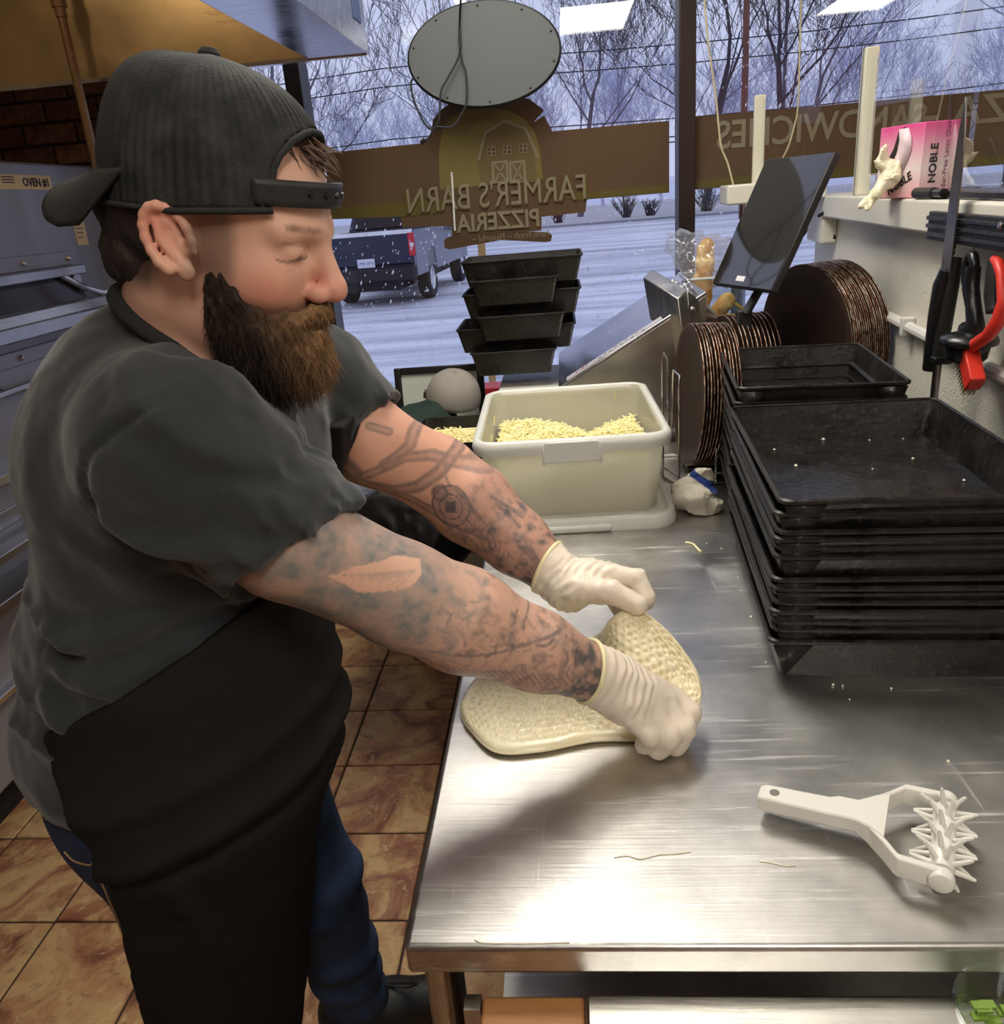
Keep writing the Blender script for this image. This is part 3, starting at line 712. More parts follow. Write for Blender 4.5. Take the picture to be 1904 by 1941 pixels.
# ================================================================== black baking pans
def pan_mat(name, rough=.38):
    t = NT(name); v = t.coord('Object'); n = t.noise(v, 14, 6, .65); n2 = t.noise(v, 90, 4, .6); n3 = t.noise(v, 260, 2)
    c = t.mix(srgb(20, 19, 18), srgb(50, 46, 42), t.ramp(n, [(.35, 0), (.75, .8)]))
    c = t.mix(c, srgb(86, 80, 72), t.ramp(n2, [(.56, 0), (.74, .6)]))
    c = t.mix(c, srgb(160, 152, 136), t.ramp(n3, [(.78, 0), (.82, .7)]))
    return t.done(t.bsdf(c, t.ramp(n, [(.3, rough-.12), (.7, rough+.18)]), .25, t.bump(n2, .35, .003), .5))
M_PAN = pan_mat('seasoned_black_pan', .33)
M_PAN_IN = pan_mat('oiled_pan_floor', .22)
def make_pan(name, label, lx, ly, hgt, tap, group, rimr=.0045, step=None):
    """rim at z = hgt, base at z = 0, centred; parts: sides, floor, rim, corner folds"""
    r = thing(name, label, 'pan', group=group)
    a, b = lx/2, ly/2; th = .0022
    lo = [(-a+tap, -b+tap), (a-tap, -b+tap), (a-tap, b-tap), (-a+tap, b-tap)]; hi = [(-a, -b), (a, -b), (a, b), (-a, b)]
    def ring(q, z, off, n=4, rad=.014):
        out = []
        for (cx, cy), (sx, sy), a0 in zip(q, ((1, 1), (-1, 1), (-1, -1), (1, -1)), (PI, 1.5*PI, 0, .5*PI)):
            ccx, ccy = cx+sx*rad, cy+sy*rad
            for k in range(n+1):
                t_ = a0+PI/2*k/n; out.append((ccx+(rad+off)*math.cos(t_), ccy+(rad+off)*math.sin(t_), z))
        return out
    m = MB(); P = [ring(lo, 0, 0), ring(hi, hgt, 0), ring(hi, hgt, -th*1.6), ring(lo, th, -th*1.6)]
    m.grid(P, cv=True); nv = len(P[0])
    m.add(P[0], [tuple(range(nv))])
    sd = m.build('sides', M_PAN, r, local=True, smooth=40)
    MB().add(P[3], [tuple(range(nv))]).build('pan_floor', M_PAN_IN, r, local=True)
    rp = ring(hi, hgt, .001); rp.append(rp[0]); rp.append(rp[1])
    MB().tube(rp, rimr, 6, False).build('rim', M_PAN, r, local=True)
    if step:
        s_ = MB(); 
        for f_ in (.42,): s_.grid([ring([(x*(1-.01), y*(1-.01)) for x, y in lo], step, .006), ring([(x*(1-.01), y*(1-.01)) for x, y in lo], step-.004, -.004)], cv=True)
        s_.build('step', M_PAN, r, local=True)
    for sx in (-1, 1):     # folded corner flaps on the front wall
        x0 = sx*(a-.003); MB().add([(x0, -b-.0015, hgt*.93), (x0-sx*.055, -b-.0015, hgt*.93), (x0-sx*(.006+tap), -b+tap-.0022, hgt*.03)], [(0, 1, 2) if sx < 0 else (2, 1, 0)]).build('corner_fold', M_PAN, r, local=True, solid=.002)
    return r
PANROT = math.radians(-4.0)
rim_px = [955, 980, 1012, 1026, 1044, 1062, 1104, 1120, 1131, 1148, 1162, 1183, 1199, 1221]
zr = [aty(1490, q, 1.068)[2] for q in rim_px]
PH = .066; shift = (.985-zr[-1])
gs = 'sheet pans in the front stack'
proto = None
for k in range(len(zr)-1, -1, -1):
    z = zr[k]+(TZ+PH-zr[-1])
    j = len(zr)-1-k
    Mx = Matrix.Translation((.487+random.uniform(-.004, .004), 1.318+random.uniform(-.004, .004), z-PH)) @ rotz(PANROT+random.uniform(-.012, .012))
    ordn = ['bottom', 'second', 'third', 'fourth', 'fifth', 'sixth', 'seventh', 'eighth', 'ninth', 'tenth', 'eleventh', 'twelfth', 'thirteenth', 'topmost'][j]
    lab = {0: 'large black baking pan at the bottom of the front stack, resting on the steel table', 13: 'large black baking pan on top of the front stack, empty and crumb-specked'}.get(j, 'large black baking pan, %s from the bottom of the front stack' % ordn)
    if proto is None:
        proto = make_pan('baking_pan', lab, .375, .525, PH, .016, gs); proto.matrix_world = Mx; WM[proto.name] = Mx
    else: dup(proto, Mx, lab)
TOPZ = zr[0]+(TZ+PH-zr[-1])
proto2 = None; g2 = 'smaller deep pans in the back stack'
zs = [TZ+k*.030 for k in range(9)]
names = ['bottom', 'second', 'third', 'fourth', 'fifth', 'sixth', 'seventh', 'eighth', 'topmost']
for k, z in enumerate(zs):
    Mx = Matrix.Translation((.508+random.uniform(-.004, .004), 1.80+random.uniform(-.003, .003), z)) @ rotz(math.radians(-6)+random.uniform(-.01, .01))
    lab = 'smaller deep black pan topping the back stack, open with a stepped rim inside' if k == 8 else 'smaller deep black pan, %s from the bottom of the back stack' % names[k]
    if proto2 is None:
        proto2 = make_pan('deep_pan', lab, .315, .415, .078, .014, g2, step=.04); proto2.matrix_world = Mx; WM[proto2.name] = Mx
    else: dup(proto2, Mx, lab)

# ================================================================== cheese tub
t = NT('milky_plastic'); v = t.coord('Object'); n = t.noise(v, 30, 4)
tl_ = t.n('ShaderNodeBsdfTranslucent'); tl_.inputs['Color'].default_value = (.90, .89, .80, 1)
pr_ = t.bsdf(t.mix(srgb(214, 212, 198), srgb(230, 228, 216), n), .32)
tp = t.n('ShaderNodeBsdfTransparent'); tp.inputs['Color'].default_value = (.95, .95, .90, 1)
m1 = t.n('ShaderNodeMixShader'); m1.inputs[0].default_value = .42; t.l(pr_.outputs[0], m1.inputs[1]); t.l(tl_.outputs[0], m1.inputs[2])
m2 = t.n('ShaderNodeMixShader'); m2.inputs[0].default_value = .22; t.l(m1.outputs[0], m2.inputs[1]); t.l(tp.outputs[0], m2.inputs[2])
M_TUB = t.done(m2.outputs[0])
M_LIDP = simple('milky_lid', srgb(210, 210, 202), .35, var=.03)
def rrect(hx, hy, rad, z, n=6, dx=0, dy=0):
    out = []
    for sx, sy, a0 in ((-1, -1, PI), (1, -1, 1.5*PI), (1, 1, 0), (-1, 1, .5*PI)):
        for k in range(n+1):
            q = a0+PI/2*k/n; out.append((dx+sx*(hx-rad)+rad*math.cos(q), dy+sy*(hy-rad)+rad*math.sin(q), z))
    return out
tb = thing('cheese_tub', 'large milky plastic tub filled with shredded cheese', 'tub', M=Matrix.Translation((-.004, 1.955, .948)) @ rotz(math.radians(1.2)))
HT = .178
rings = [rrect(.183, .232, .035, .0), rrect(.187, .236, .035, .008), rrect(.201, .250, .04, HT-.03), rrect(.203, .252, .04, HT-.028), rrect(.205, .254, .042, HT-.004), rrect(.2, .249, .04, HT-.004), rrect(.184, .233, .035, .006)]
m = MB(); m.grid(rings, cv=True); m.add(rings[0], [tuple(range(len(rings[0])))])
m.build('tub_body', M_TUB, tb, local=True, smooth=50)
rm = MB(); rm.grid([rrect(.2, .249, .04, HT-.012), rrect(.2, .249, .04, HT+.004), rrect(.206, .255, .042, HT+.008), rrect(.216, .265, .048, HT+.004), rrect(.219, .268, .05, HT-.010), rrect(.217, .266, .05, HT-.024), rrect(.209, .258, .045, HT-.016)], cu=True, cv=True)
rm.build('rim', M_LIDP, tb, local=True, smooth=60)
for s in (-1, 1):
    h = MB(); h.hexa([(-.062, s*.262, HT-.044), (.062, s*.262, HT-.044), (.062, s*.270, HT-.044), (-.062, s*.270, HT-.044)], [(-.058, s*.262, HT+.003), (.058, s*.262, HT+.003), (.058, s*.270, HT+.003), (-.058, s*.270, HT+.003)])
    h.bx((-.064, s*.255, HT-.05), (-.058, s*.270, HT-.01)).bx((.058, s*.255, HT-.05), (.064, s*.270, HT-.01))
    h.build('handle', M_LIDP, tb, local=True, bevel=.003)
# lid under the tub
ld = thing('tub_lid', 'milky plastic lid lying upside down under the cheese tub', 'lid', M=Matrix.Translation((-.0, 1.952, TZ)) @ rotz(math.radians(1.2)))
l_ = MB(); L = [rrect(.222, .273, .06, .0), rrect(.224, .275, .06, .012), rrect(.219, .270, .06, .026), rrect(.209, .260, .055, .028), rrect(.203, .254, .05, .02), rrect(.199, .25, .05, .0275)]
l_.grid(L, cv=True); l_.add(L[-1], [tuple(range(len(L[0])))]); l_.add(L[0], [tuple(range(len(L[0])))])
l_.build('lid_plate', M_LIDP, ld, local=True, smooth=45)
MB().bx((-.15, -.279, .001), (.075, -.262, .018)).build('lid_tab', M_LIDP, ld, local=True, bevel=.006)
# shredded cheese
t = NT('shredded_mozzarella'); v = t.coord('Object')
M_CHEESE = t.done(t.bsdf(t.mix(srgb(246, 232, 160), srgb(252, 244, 200), t.noise(v, 60, 3)), .5, 0, None, .4, Subsurface_Weight=.15, Subsurface_Radius=(.01, .008, .004)))
def shreds(n, sample, R, mb, L=(.014, .03), r=.0017):
    for k in range(n):
        p = Vector(sample(R)); a = R.uniform(0, 2*PI); tilt = R.gauss(0, .35)
        d = Vector((math.cos(a), math.sin(a), tilt)).normalized(); ln = R.uniform(*L); side = Vector((-d.y, d.x, R.gauss(0, .6)))*ln*R.uniform(-.25, .25)
        mb.tube([p-d*ln/2, p+side, p+d*ln/2], [r*.9, r*1.1, r*.9], 4, True)
def ch_h(x, y): return .108 + .020*math.sin(x*17+.6)*math.cos(y*6+1) + .022*math.exp(-((x-.13)**2+(y+.02)**2)/.006) + .020*math.exp(-((x+.03)**2+(y-.0)**2)/.004) - .02*math.exp(-((x-.06)**2)/.0018) - .02*max(0, y)/.25
R = random.Random(4)
cb = MB(); G = []
nx, ny = 40, 44
for i in range(nx+1):
    row = []
    for j in range(ny+1):
        x = -.178+.356*i/nx; y = -.227+.454*j/ny; row.append((x, y, ch_h(x, y)-.004))
    G.append(row)
tcm = tb
cb.grid(G)
edge = [G[i][0] for i in range(nx+1)]+[G[nx][j] for j in range(1, ny+1)]+[G[i][ny] for i in range(nx-1, -1, -1)]+[G[0][j] for j in range(ny-1, 0, -1)]
cb.grid([edge, [(x*.90, y*.92, .008) for x, y, z in edge]], cv=True)
def smp(R):
    x = R.uniform(-.176, .176); y = R.uniform(-.225, .225); return (x, y, ch_h(x, y)+R.uniform(-.004, .006))
shreds(3600, smp, R, cb)
for (x, y, z) in ((-.185, -.1, .15), (-.187, .05, .155), (.135, .243, .155), (-.175, -.2, .148)):
    cb.tube([(x, y, z-.012), (x*.99, y, z), (x*.985, y, z+.01)], .002, 4)
ch = cb.build('shredded_cheese', M_CHEESE, None, smooth=50)
ch.matrix_world = WM[tb.name]; tag(ch, 'pile of pale yellow shredded cheese inside the milky tub', 'cheese', kind='stuff')

# ================================================================== things behind the tub
M_BLKST = pan_mat('black_container_steel', .4)
# side cart left of the tub
ct = thing('side_cart', 'steel cart behind the table carrying a pan of cheese and a cap', 'cart', (-.45, 2.4, 0))
MB().bx((-.66, 2.10, .86), (-.225, 2.80, .885)).build('cart_top', M_TABLE, ct, bevel=.004)
for x in (-.63, -.26):
    for y in (2.70, 2.76): MB().tube([(x, y, 0), (x, y, .87)], .014, 12).build('leg', M_LEG, ct)
# black pan with cheese
bc = thing('black_cheese_pan', 'black rectangular pan of shredded cheese beside the milky tub', 'pan', M=Matrix.Translation((-.335, 2.25, .886)) @ rotz(.02))
rr = [rrect(.088, .13, .012, 0), rrect(.105, .15, .014, .135), rrect(.102, .147, .014, .135), rrect(.086, .128, .012, .004)]
m = MB(); m.grid(rr, cv=True); m.add(rr[0], [tuple(range(len(rr[0])))]); m.add(rr[3], [tuple(range(len(rr[0])))])
m.build('pan_body', M_BLKST, bc, local=True, smooth=50)
cb2 = MB(); cb2.add([(-.09, -.135, .085), (.09, -.135, .085), (.09, .135, .1), (-.09, .135, .1)], [(0, 1, 2, 3)])
shreds(700, lambda R: (R.uniform(-.085, .085), R.uniform(-.128, .128), .095+R.uniform(-.004, .012)), R, cb2)
c2 = cb2.build('shredded_cheese', M_CHEESE, None, smooth=50); c2.matrix_world = WM[bc.name]; tag(c2, 'shredded white cheese inside the black pan', 'cheese', kind='stuff')
# picture frame leaning on the window
pf = thing('picture_frame', 'black picture frame leaning against the window behind the grey cap', 'frame', (-.47, 2.96, .87))
x0, x1, zt = -.635, -.30, 1.058
Mf = Matrix.Translation((-.47, 2.93, .86)) @ Matrix.Rotation(math.radians(-9), 4, 'X')
b_ = MB()
b_.bx((-.165, -.012, 0), (-.140, .012, .215), Mf).bx((.14, -.012, 0), (.165, .012, .215), Mf).bx((-.14, -.012, .19), (.14, .012, .215), Mf).bx((-.14, -.012, 0), (.14, .012, .025), Mf)
b_.build('frame_border', M_BLACKFR, pf, bevel=.004)
MB().bx((-.142, -.002, .02), (.142, .006, .195), Mf).build('mat_board', simple('paper_grey', srgb(196, 200, 190), .8, var=.05), pf)
sh = thing('back_shelf', 'low shelf under the window behind the cart', 'shelf', (-.45, 3.05, 0))
MB().bx((-.72, 2.86, .835), (-.15, 3.28, .86)).build('shelf_board', M_TABLE, sh)
for x in (-.7, -.17):
    for y in (2.9, 3.24): MB().tube([(x, y, 0), (x, y, .84)], .012, 10).build('leg', M_LEG, sh)
# grey cap
def cap_crown(M, mat, parent, rx, ry, hz, name='crown', local=False, n=40, seams=6, seamd=.0015):
    P = []
    for i in range(15):
        ph = i/14*PI/2; row = []
        for j in range(n):
            th = 2*PI*j/n; c = math.cos(ph)**.75 if i < 14 else 0.02; zz = math.sin(ph)**.95
            s = 1-seamd/rx*math.exp(-((th*seams/(2*PI)) % 1-.5)**2*400) 
            row.append((rx*c*math.cos(th)*s, ry*c*math.sin(th)*s, hz*zz))
        P.append(row)
    return MB().grid(P, cv=True, M=M).build(name, mat, parent, smooth=70, local=local, solid=.003)
M_GREYCAP = simple('grey_cotton', srgb(142, 136, 128), .9, var=.12, vs_=40, bump=.6, bs=300)
gc = thing('grey_cap', 'grey cotton baseball cap resting on dark cloth beside the loaf pans', 'cap', (-.37, 2.55, 1.0))
Mc = Matrix.Translation((-.372, 2.58, 1.03)) @ Matrix.Rotation(math.radians(12), 4, 'Y') @ Matrix.Rotation(math.radians(10), 4, 'X')
cap_crown(Mc, M_GREYCAP, gc, .088, .1, .095)
br_ = [[(.075*math.cos(a)*(1+.9*r_) if False else (.06+.07*r_)*math.cos(a), .085*math.sin(a)*(1-.1*r_) - .0, -.012*r_-.02*math.sin(a)**2) for a in np.linspace(-1.2, 1.2, 14)] for r_ in np.linspace(0, 1, 5)]
MB().grid(br_, M=Mc @ rotz(PI*.55)).build('visor', M_GREYCAP, gc, solid=.003)
MB().lathe([(0, .006), (.006, .004), (.007, 0)], 12, Mc @ Matrix.Translation((0, 0, .094))).build('button', M_GREYCAP, gc)
MB().bx((-.095, -.02, .0), (-.086, .005, .02), Mc).build('cap_tag', simple('tag_dark', srgb(70, 60, 58), .7), gc)
# dark bundles of cloth
M_BLKCL = simple('black_cloth', srgb(20, 20, 21), .85, var=.3, vs_=30, bump=.5, bs=200)
M_GRNCL = simple('dark_green_cloth', srgb(20, 44, 34), .85, var=.3, vs_=30, bump=.5, bs=200)
def bundle(name, lab, cat, c, r, mat, h=.007, seed=0, amp=.02, sc=14):
    c = np.array(c, float); r = np.array(r, float)
    off = np.array([seed*3.7, seed*1.3, seed*.7])
    def fn(p):
        q = p+off
        return ellip(p, c, r) + amp*vnoise(q*np.array([1, 1, .45]), sc) + amp*.4*np.abs(vnoise(q, sc*2.3))
    def fn2(p): return np.maximum(fn(p), c[2]-r[2]*.8-p[:, 2])
    v, f = sdf_mesh(fn2, c-r-.05, c+r+.05, h)
    return tag(soft(name, relax(v, f, 1), f, mat), lab, cat)
bundle('cloth_bundle', 'crumpled black and green knit hat lying under the grey cap', 'cloth', (-.46, 2.52, .955), (.115, .16, .085), M_GRNCL, seed=1)
bundle('cloth_bundle', 'black jacket heaped beside the black cheese pan', 'jacket', (-.56, 2.40, .935), (.09, .18, .075), M_BLKCL, seed=2)
bundle('black_jacket', 'shiny black jacket hanging over the front of the steel cart', 'jacket', (-.43, 2.08, .80), (.21, .12, .15), simple('black_nylon', srgb(16, 16, 17), .45, var=.3, bump=.5, bs=60), seed=3, amp=.03, sc=11)
bl = thing('white_bowl', 'white plastic bowl upside down on the black jacket', 'bowl', (-.288, 1.98, .80))
MB().lathe([(.0, .075), (.03, .07), (.055, .045), (.065, .0), (.062, .0), (.052, .043), (.028, .066), (0, .071)], 32, Matrix.Translation((-.30, 1.99, .815)) @ Matrix.Rotation(.3, 4, 'Y')).build('bowl_shell', simple('cream_plastic', srgb(214, 206, 176), .4), bl)

# ---- refrigerated prep unit with sloping lid
M_PREP = steel('prep_steel', (.60, .58, .55), .3, True, .15, .3)
pu = thing('prep_unit', 'stainless refrigerated prep unit behind the cheese tub', 'prep unit', (.3, 2.7, 0))
MB().bx((-.14, 2.40, .05), (.70, 3.02, 1.02)).build('cabinet', M_PREP, pu, bevel=.004)
MB().bx((-.225, 2.40, 1.0), (.02, 2.98, 1.045)).build('pan_rail', simple('black_rail', srgb(22, 22, 22), .4), pu)
A = aty(1062, 745, 2.38); B_ = aty(1252, 612, 2.38)
wdg = MB(); zl, zh = A[2]+.01, B_[2]+.0
wdg.hexa([(A[0], 2.39, 1.0), (.40, 2.39, 1.0), (.40, 2.95, 1.0), (A[0], 2.95, 1.0)], [(A[0], 2.39, zl), (.40, 2.39, zh+.07), (.40, 2.95, zh+.07), (A[0], 2.95, zl)])
wdg.build('sloped_hood', M_PREP, pu, bevel=.003)
dx = .40-A[0]; sl = (zh+.07-zl)/dx
Ms = frame((A[0], 2.39, zl), (1, 0, sl), (0, 1, 0))
LW = math.hypot(dx, zh+.07-zl)
MB().bx((0.0, -.004, .001), (LW, .56, .008), Ms).build('lid', steel('lid_blue_steel', (.66, .67, .72), .18, False, .1, .15), pu, bevel=.002)
stk = MB().bx((.03, .004, .008), (LW*.72, .05, .0095), Ms).build('warning_sticker', simple('sticker_pale', srgb(186, 184, 190), .4), pu)
text_mesh('sticker_text', 'LIFT', .026, simple('print_red', srgb(130, 40, 44), .5), Ms @ Matrix.Translation((.085, .027, .0098)), stk)
for k in range(9): MB().bx((.14+k*.018, .012+.016*(k % 2), .0095), (.152+k*.018, .022+.014*(k % 2), .0102), Ms).build('sticker_print', simple('print_grey', srgb(110, 104, 110), .6), stk)
MB().hexa([(-.222, 2.41, 1.046), (-.02, 2.41, 1.046), (-.02, 2.70, 1.046), (-.222, 2.70, 1.046)], [(-.222, 2.41, 1.056), (-.02, 2.41, 1.056), (-.02, 2.70, 1.056), (-.222, 2.70, 1.056)]).build('cutting_board', simple('white_board', srgb(222, 222, 210), .5, var=.03), pu, bevel=.003)
# upright steel lid
up = thing('upright_lid', 'thick upright steel cover standing between the prep unit and the round pans', 'cover', (.33, 2.3, .92))
a0 = aty(1219, 513, 2.50); a1 = aty(1285, 552, 2.34)
MB().hexa([(a0[0]+.07, 2.50, .93), (a1[0]+.045, 2.30, .93), (a1[0]+.075, 2.33, .93), (a0[0]+.10, 2.53, .93)], [(a0[0], 2.50, a0[2]-.02), (a1[0], 2.34, a1[2]-.02), (a1[0]+.03, 2.37, a1[2]), (a0[0]+.03, 2.53, a0[2])]).build('cover_slab', M_PREP, up, bevel=.003)
MB().hexa([(a1[0]+.05, 2.34, .93), (.50, 2.42, .93), (.50, 2.45, .93), (a1[0]+.08, 2.37, .93)], [(a1[0]+.03, 2.37, a1[2]), (.46, 2.44, a1[2]-.11), (.46, 2.47, a1[2]-.11), (a1[0]+.05, 2.40, a1[2])]).build('side_plate', M_PREP, up, bevel=.003)
bq = aty(1311, 586, 2.38); MB().lathe([(0, .01), (.008, .008), (.011, 0)], 14, frame(bq, (1, 0, 0), (0, 0, 1))).build('bolt', steel('bolt_steel'), up)
# ---- loaf pans cross-stacked
M_LOAF = pan_mat('loaf_pan_black', .4)
def loaf(px0, px1, pyt, pyb, Y, dep, lab, j):
    Y = 2.62 if px1-px0 > 190 else 2.565
    a = aty(px0, pyt, Y); b = aty(px1, pyt-.09*(px1-px0), Y); bt = aty((px0+px1)/2, pyb, Y)
    cx = (a[0]+b[0])/2; lx = b[0]-a[0]; zt = a[2]; zb = zt-.073
    dep = .26 if lx > .30 else .372
    r = thing('loaf_pan', lab, 'loaf pan', (cx, 2.75, zb), group='loaf pans in the cross stack')
    H = zt-zb; tp_ = .018
    q0 = rrect(lx/2-tp_, dep/2-.012, .008, 0); q1 = rrect(lx/2, dep/2, .01, H); q2 = rrect(lx/2-.003, dep/2-.003, .01, H); q3 = rrect(lx/2-tp_-.002, dep/2-.014, .008, .004)
    m = MB(); m.grid([q0, q1, q2, q3], cv=True); m.add(q0, [tuple(range(len(q0)))]); m.add(q3, [tuple(range(len(q3)))])
    m.build('pan_body', M_LOAF, r, local=True, smooth=50)
    rp = rrect(lx/2+.001, dep/2+.001, .011, H); rp += rp[:2]
    MB().tube(rp, .0035, 6, False).build('rim', M_LOAF, r, local=True)
    return r
LY = 2.62
spec = [(893, 1053, 672, 716), (866, 1090, 628, 676), (905, 1070, 604, 650), (877, 1100, 562, 608), (893, 1057, 536, 577), (874, 1103, 500, 545)]
labs = ['short black loaf pan at the foot of the cross stack, dusted with crumbs', 'long black loaf pan, second up the cross stack', 'short black loaf pan, third up the cross stack', 'long black loaf pan, fourth up the cross stack', 'short black loaf pan just under the topmost one', 'long black loaf pan topping the cross stack']
for j, (s, lb_) in enumerate(zip(spec, labs)):
    loaf(s[0], s[1], s[2], s[3], LY, .105, lb_, j)
# ================================================================== round pizza pans standing on edge
def disk_mat():
    t = NT('dark_pizza_pan'); v = t.coord('Object')
    vo = t.n('ShaderNodeTexVoronoi'); t.l(v, vo.inputs['Vector']); vo.inputs['Scale'].default_value = 150; vo.inputs['Randomness'].default_value = 0.0
    hole = t.ramp(vo.outputs['Distance'], [(.28, 0), (.36, 1)])
    n = t.noise(v, 20, 5)
    c = t.mix(srgb(84, 60, 48), srgb(52, 44, 40), n); c = t.mix(srgb(10, 9, 9), c, hole)
    return t.done(t.bsdf(c, .45, .3, t.bump(hole, .5, .002)))
M_DISK = disk_mat()
t = NT('worn_pan_edge'); v = t.coord('Object'); oi = t.n('ShaderNodeObjectInfo'); n = t.noise(v, 45, 5, .7)
c = t.ramp(n, [(.3, srgb(46, 32, 26)), (.46, srgb(140, 92, 62)), (.58, srgb(214, 196, 176)), (.75, srgb(80, 54, 40))])
c = t.mix(c, srgb(40, 32, 28), t.math('MULTIPLY', oi.outputs['Random'], .7))
M_EDGE = t.done(t.bsdf(c, .35, .6, t.bump(n, .3, .002)))
def disk_proto(name, label, r, group):
    o = thing(name, label, 'pizza pan', group=group)
    MB().lathe([(0, .001), (r*.86, .001), (r*.9, .003), (r*.985, .003), (r*.985, .0015), (r*.9, .0015), (r*.86, -.001), (0, -.001)], 64).build('plate', M_DISK, o, local=True, smooth=40)
    MB().tube([((r-.002)*math.cos(a), (r-.002)*math.sin(a), .002) for a in np.linspace(0, 2*PI, 73)], .0019, 6, False).build('rolled_edge', M_EDGE, o, local=True, smooth=80)
    return o
def disk_row(name, group, c, r, n, step, az, tilt, labf, jit=.0):
    """n pans along direction az, standing on edge; local z = pan axis"""
    ax = Vector((math.cos(az), math.sin(az), tilt)).normalized()
    proto = None
    for k in range(n):
        rr_ = random.Random(k+int(r*1000))
        zax = (ax + Vector((0, 0, rr_.uniform(-jit, jit)))).normalized()
        Mx = frame(Vector(c)+ax*step*k + Vector((0, 0, rr_.uniform(-1, 1)*jit*.05)), Vector((-math.sin(az), math.cos(az), 0)), Vector((0, 0, 1)))
        x_ = Vector((-math.sin(az), math.cos(az), 0)); y_ = (-zax).cross(x_)
        M3 = Matrix.Identity(4)
        for i in range(3): M3[i][0] = x_[i]; M3[i][1] = y_[i]; M3[i][2] = -zax[i]; M3[i][3] = Mx[i][3]
        M3 = M3 @ rotz(rr_.uniform(0, 6))
        if proto is None:
            proto = disk_proto(name, labf(k), r, group); proto.matrix_world = M3; WM[proto.name] = M3
        else: dup(proto, M3, labf(k))
lc = aty(1297, 752, 2.10)
disk_row('round_pizza_pan', 'round pans in the wire rack', (lc[0]+.012, 2.10, TZ+.012+.182), .182, 12, .0078, math.radians(4), -.05,
         lambda k: 'round black pizza pan standing foremost in the wire rack' if k == 0 else 'dark round pizza pan standing on edge in the wire rack', .01)
mc = aty(1375, 640, 2.36)
disk_row('small_round_pan', 'small round pans behind the deep pans', (mc[0], 2.36, aty(1380, 597, 2.36)[2]-.145), .145, 10, .0125, math.radians(8), 0,
         lambda k: 'small round perforated pan on edge between the wire rack and the big pans', .01)
rc = aty(1532, 640, 2.33)
disk_row('large_pizza_pan', 'large rust-edged pans by the wall', (rc[0]-.01, 2.33, aty(1535, 500, 2.33)[2]-.205), .205, 19, .0062, math.radians(20), .02,
         lambda k: 'large round pan with a perforated face leading the row by the wall' if k == 0 else 'large round pan with a rusty edge in the row by the wall', .012)
# support bin for the rows of pans
sb = thing('pan_divider_rack', 'black steel divider rack holding the round pans upright', 'rack', (.6, 2.33, TZ))
MB().bx((.30, 2.06, TZ), (.44, 2.18, TZ+.012)).build('base_bar', M_BLACKFR, sb)
MB().bx((.44, 2.30, TZ-.0), (.80, 2.34, TZ+.015)).build('base_bar', M_BLACKFR, sb)
# wire rack
M_CHROME = steel('chrome_wire', (.82, .81, .79), .18, True, .05, .1)
wr_ = thing('wire_rack', 'bent chrome wire rack at the end of the standing pizza pans', 'rack', (.27, 2.0, TZ))
def wire(pts, r=.0028, name='wire'): MB().tube([tuple(p) for p in pts], r, 8).build(name, M_CHROME, wr_)
x0, x1 = .232, .262
za = aty(1262, 668, 2.02)[2]
wire([(x0, 2.02, TZ+.005), (x0, 2.02, za-.02), (x0+.004, 2.02, za), (x0+.010, 2.0, za-.015), (x0+.010, 1.98, TZ+.13)])
wire([(x1, 1.94, TZ+.005), (x1, 1.94, za-.07), (x1+.003, 1.95, za-.045), (x1-.006, 2.0, za-.04), (x1-.006, 2.02, TZ+.13)])
wire([(x0, 2.02, TZ+.03), (x1, 1.94, TZ+.03), (.40, 1.96, TZ+.03)])
wire([(x0, 2.02, TZ+.004), (x1, 1.94, TZ+.004), (.40, 1.96, TZ+.004), (.40, 2.2, TZ+.004), (x0, 2.2, TZ+.004), (x0, 2.02, TZ+.004)])
wire([(.355, 1.96, TZ+.004), (.355, 1.96, TZ+.17)])

# ================================================================== towel
M_TERRY = None
t = NT('terry_towel'); v = t.coord('Object'); n = t.noise(v, 420, 3); col = t.n('ShaderNodeVertexColor'); col.layer_name = 'Col'
M_TERRY = t.done(t.bsdf(t.mix(t.mix((.5, .5, .5), (1, 1, 1), n), col.outputs[0], 1.0, 'MULTIPLY') if False else col.outputs[0], .95, 0, t.bump(n, 1.0, .006)))
tc_ = np.array([.283, 1.80, TZ+.048])
def towel(p):
    q = p-tc_
    d = smin(ellip(p, tc_+[-.0, 0, -.012], (.055, .06, .042)), ellip(p, tc_+[.012, .0, .02], (.034, .04, .034)), .02)
    d = smin(d, ellip(p, tc_+[.03, -.02, -.02], (.034, .04, .03)), .02)
    u = q[:, 0]*24+q[:, 2]*20
    d = d+.006*np.sin(u+5*vnoise(p, 14))+.026*(np.abs(vnoise(p, 21))-.25)+.012*np.abs(vnoise(p+3, 46))+.002*vnoise(p, 190)
    return np.maximum(d, TZ+.0005-p[:, 2])
v_, f_ = sdf_mesh(towel, tc_-.11, tc_+.11, .0026)
q = v_-tc_; s_ = q[:, 0]*.5+q[:, 2]*.85-.030+.008*vnoise(v_, 20)
stripe = (np.abs(s_) < .008) & (q[:, 0] < .05)
cc = np.where(stripe[:, None], np.array(srgb(40, 66, 140))[None], np.array(srgb(222, 214, 196))[None])*(1-.10*np.abs(vnoise(v_, 60)))[:, None]
tag(soft('bar_towel', v_, f_, M_TERRY, col=cc), 'crumpled white terry towel with a blue stripe beside the baking pans', 'towel')

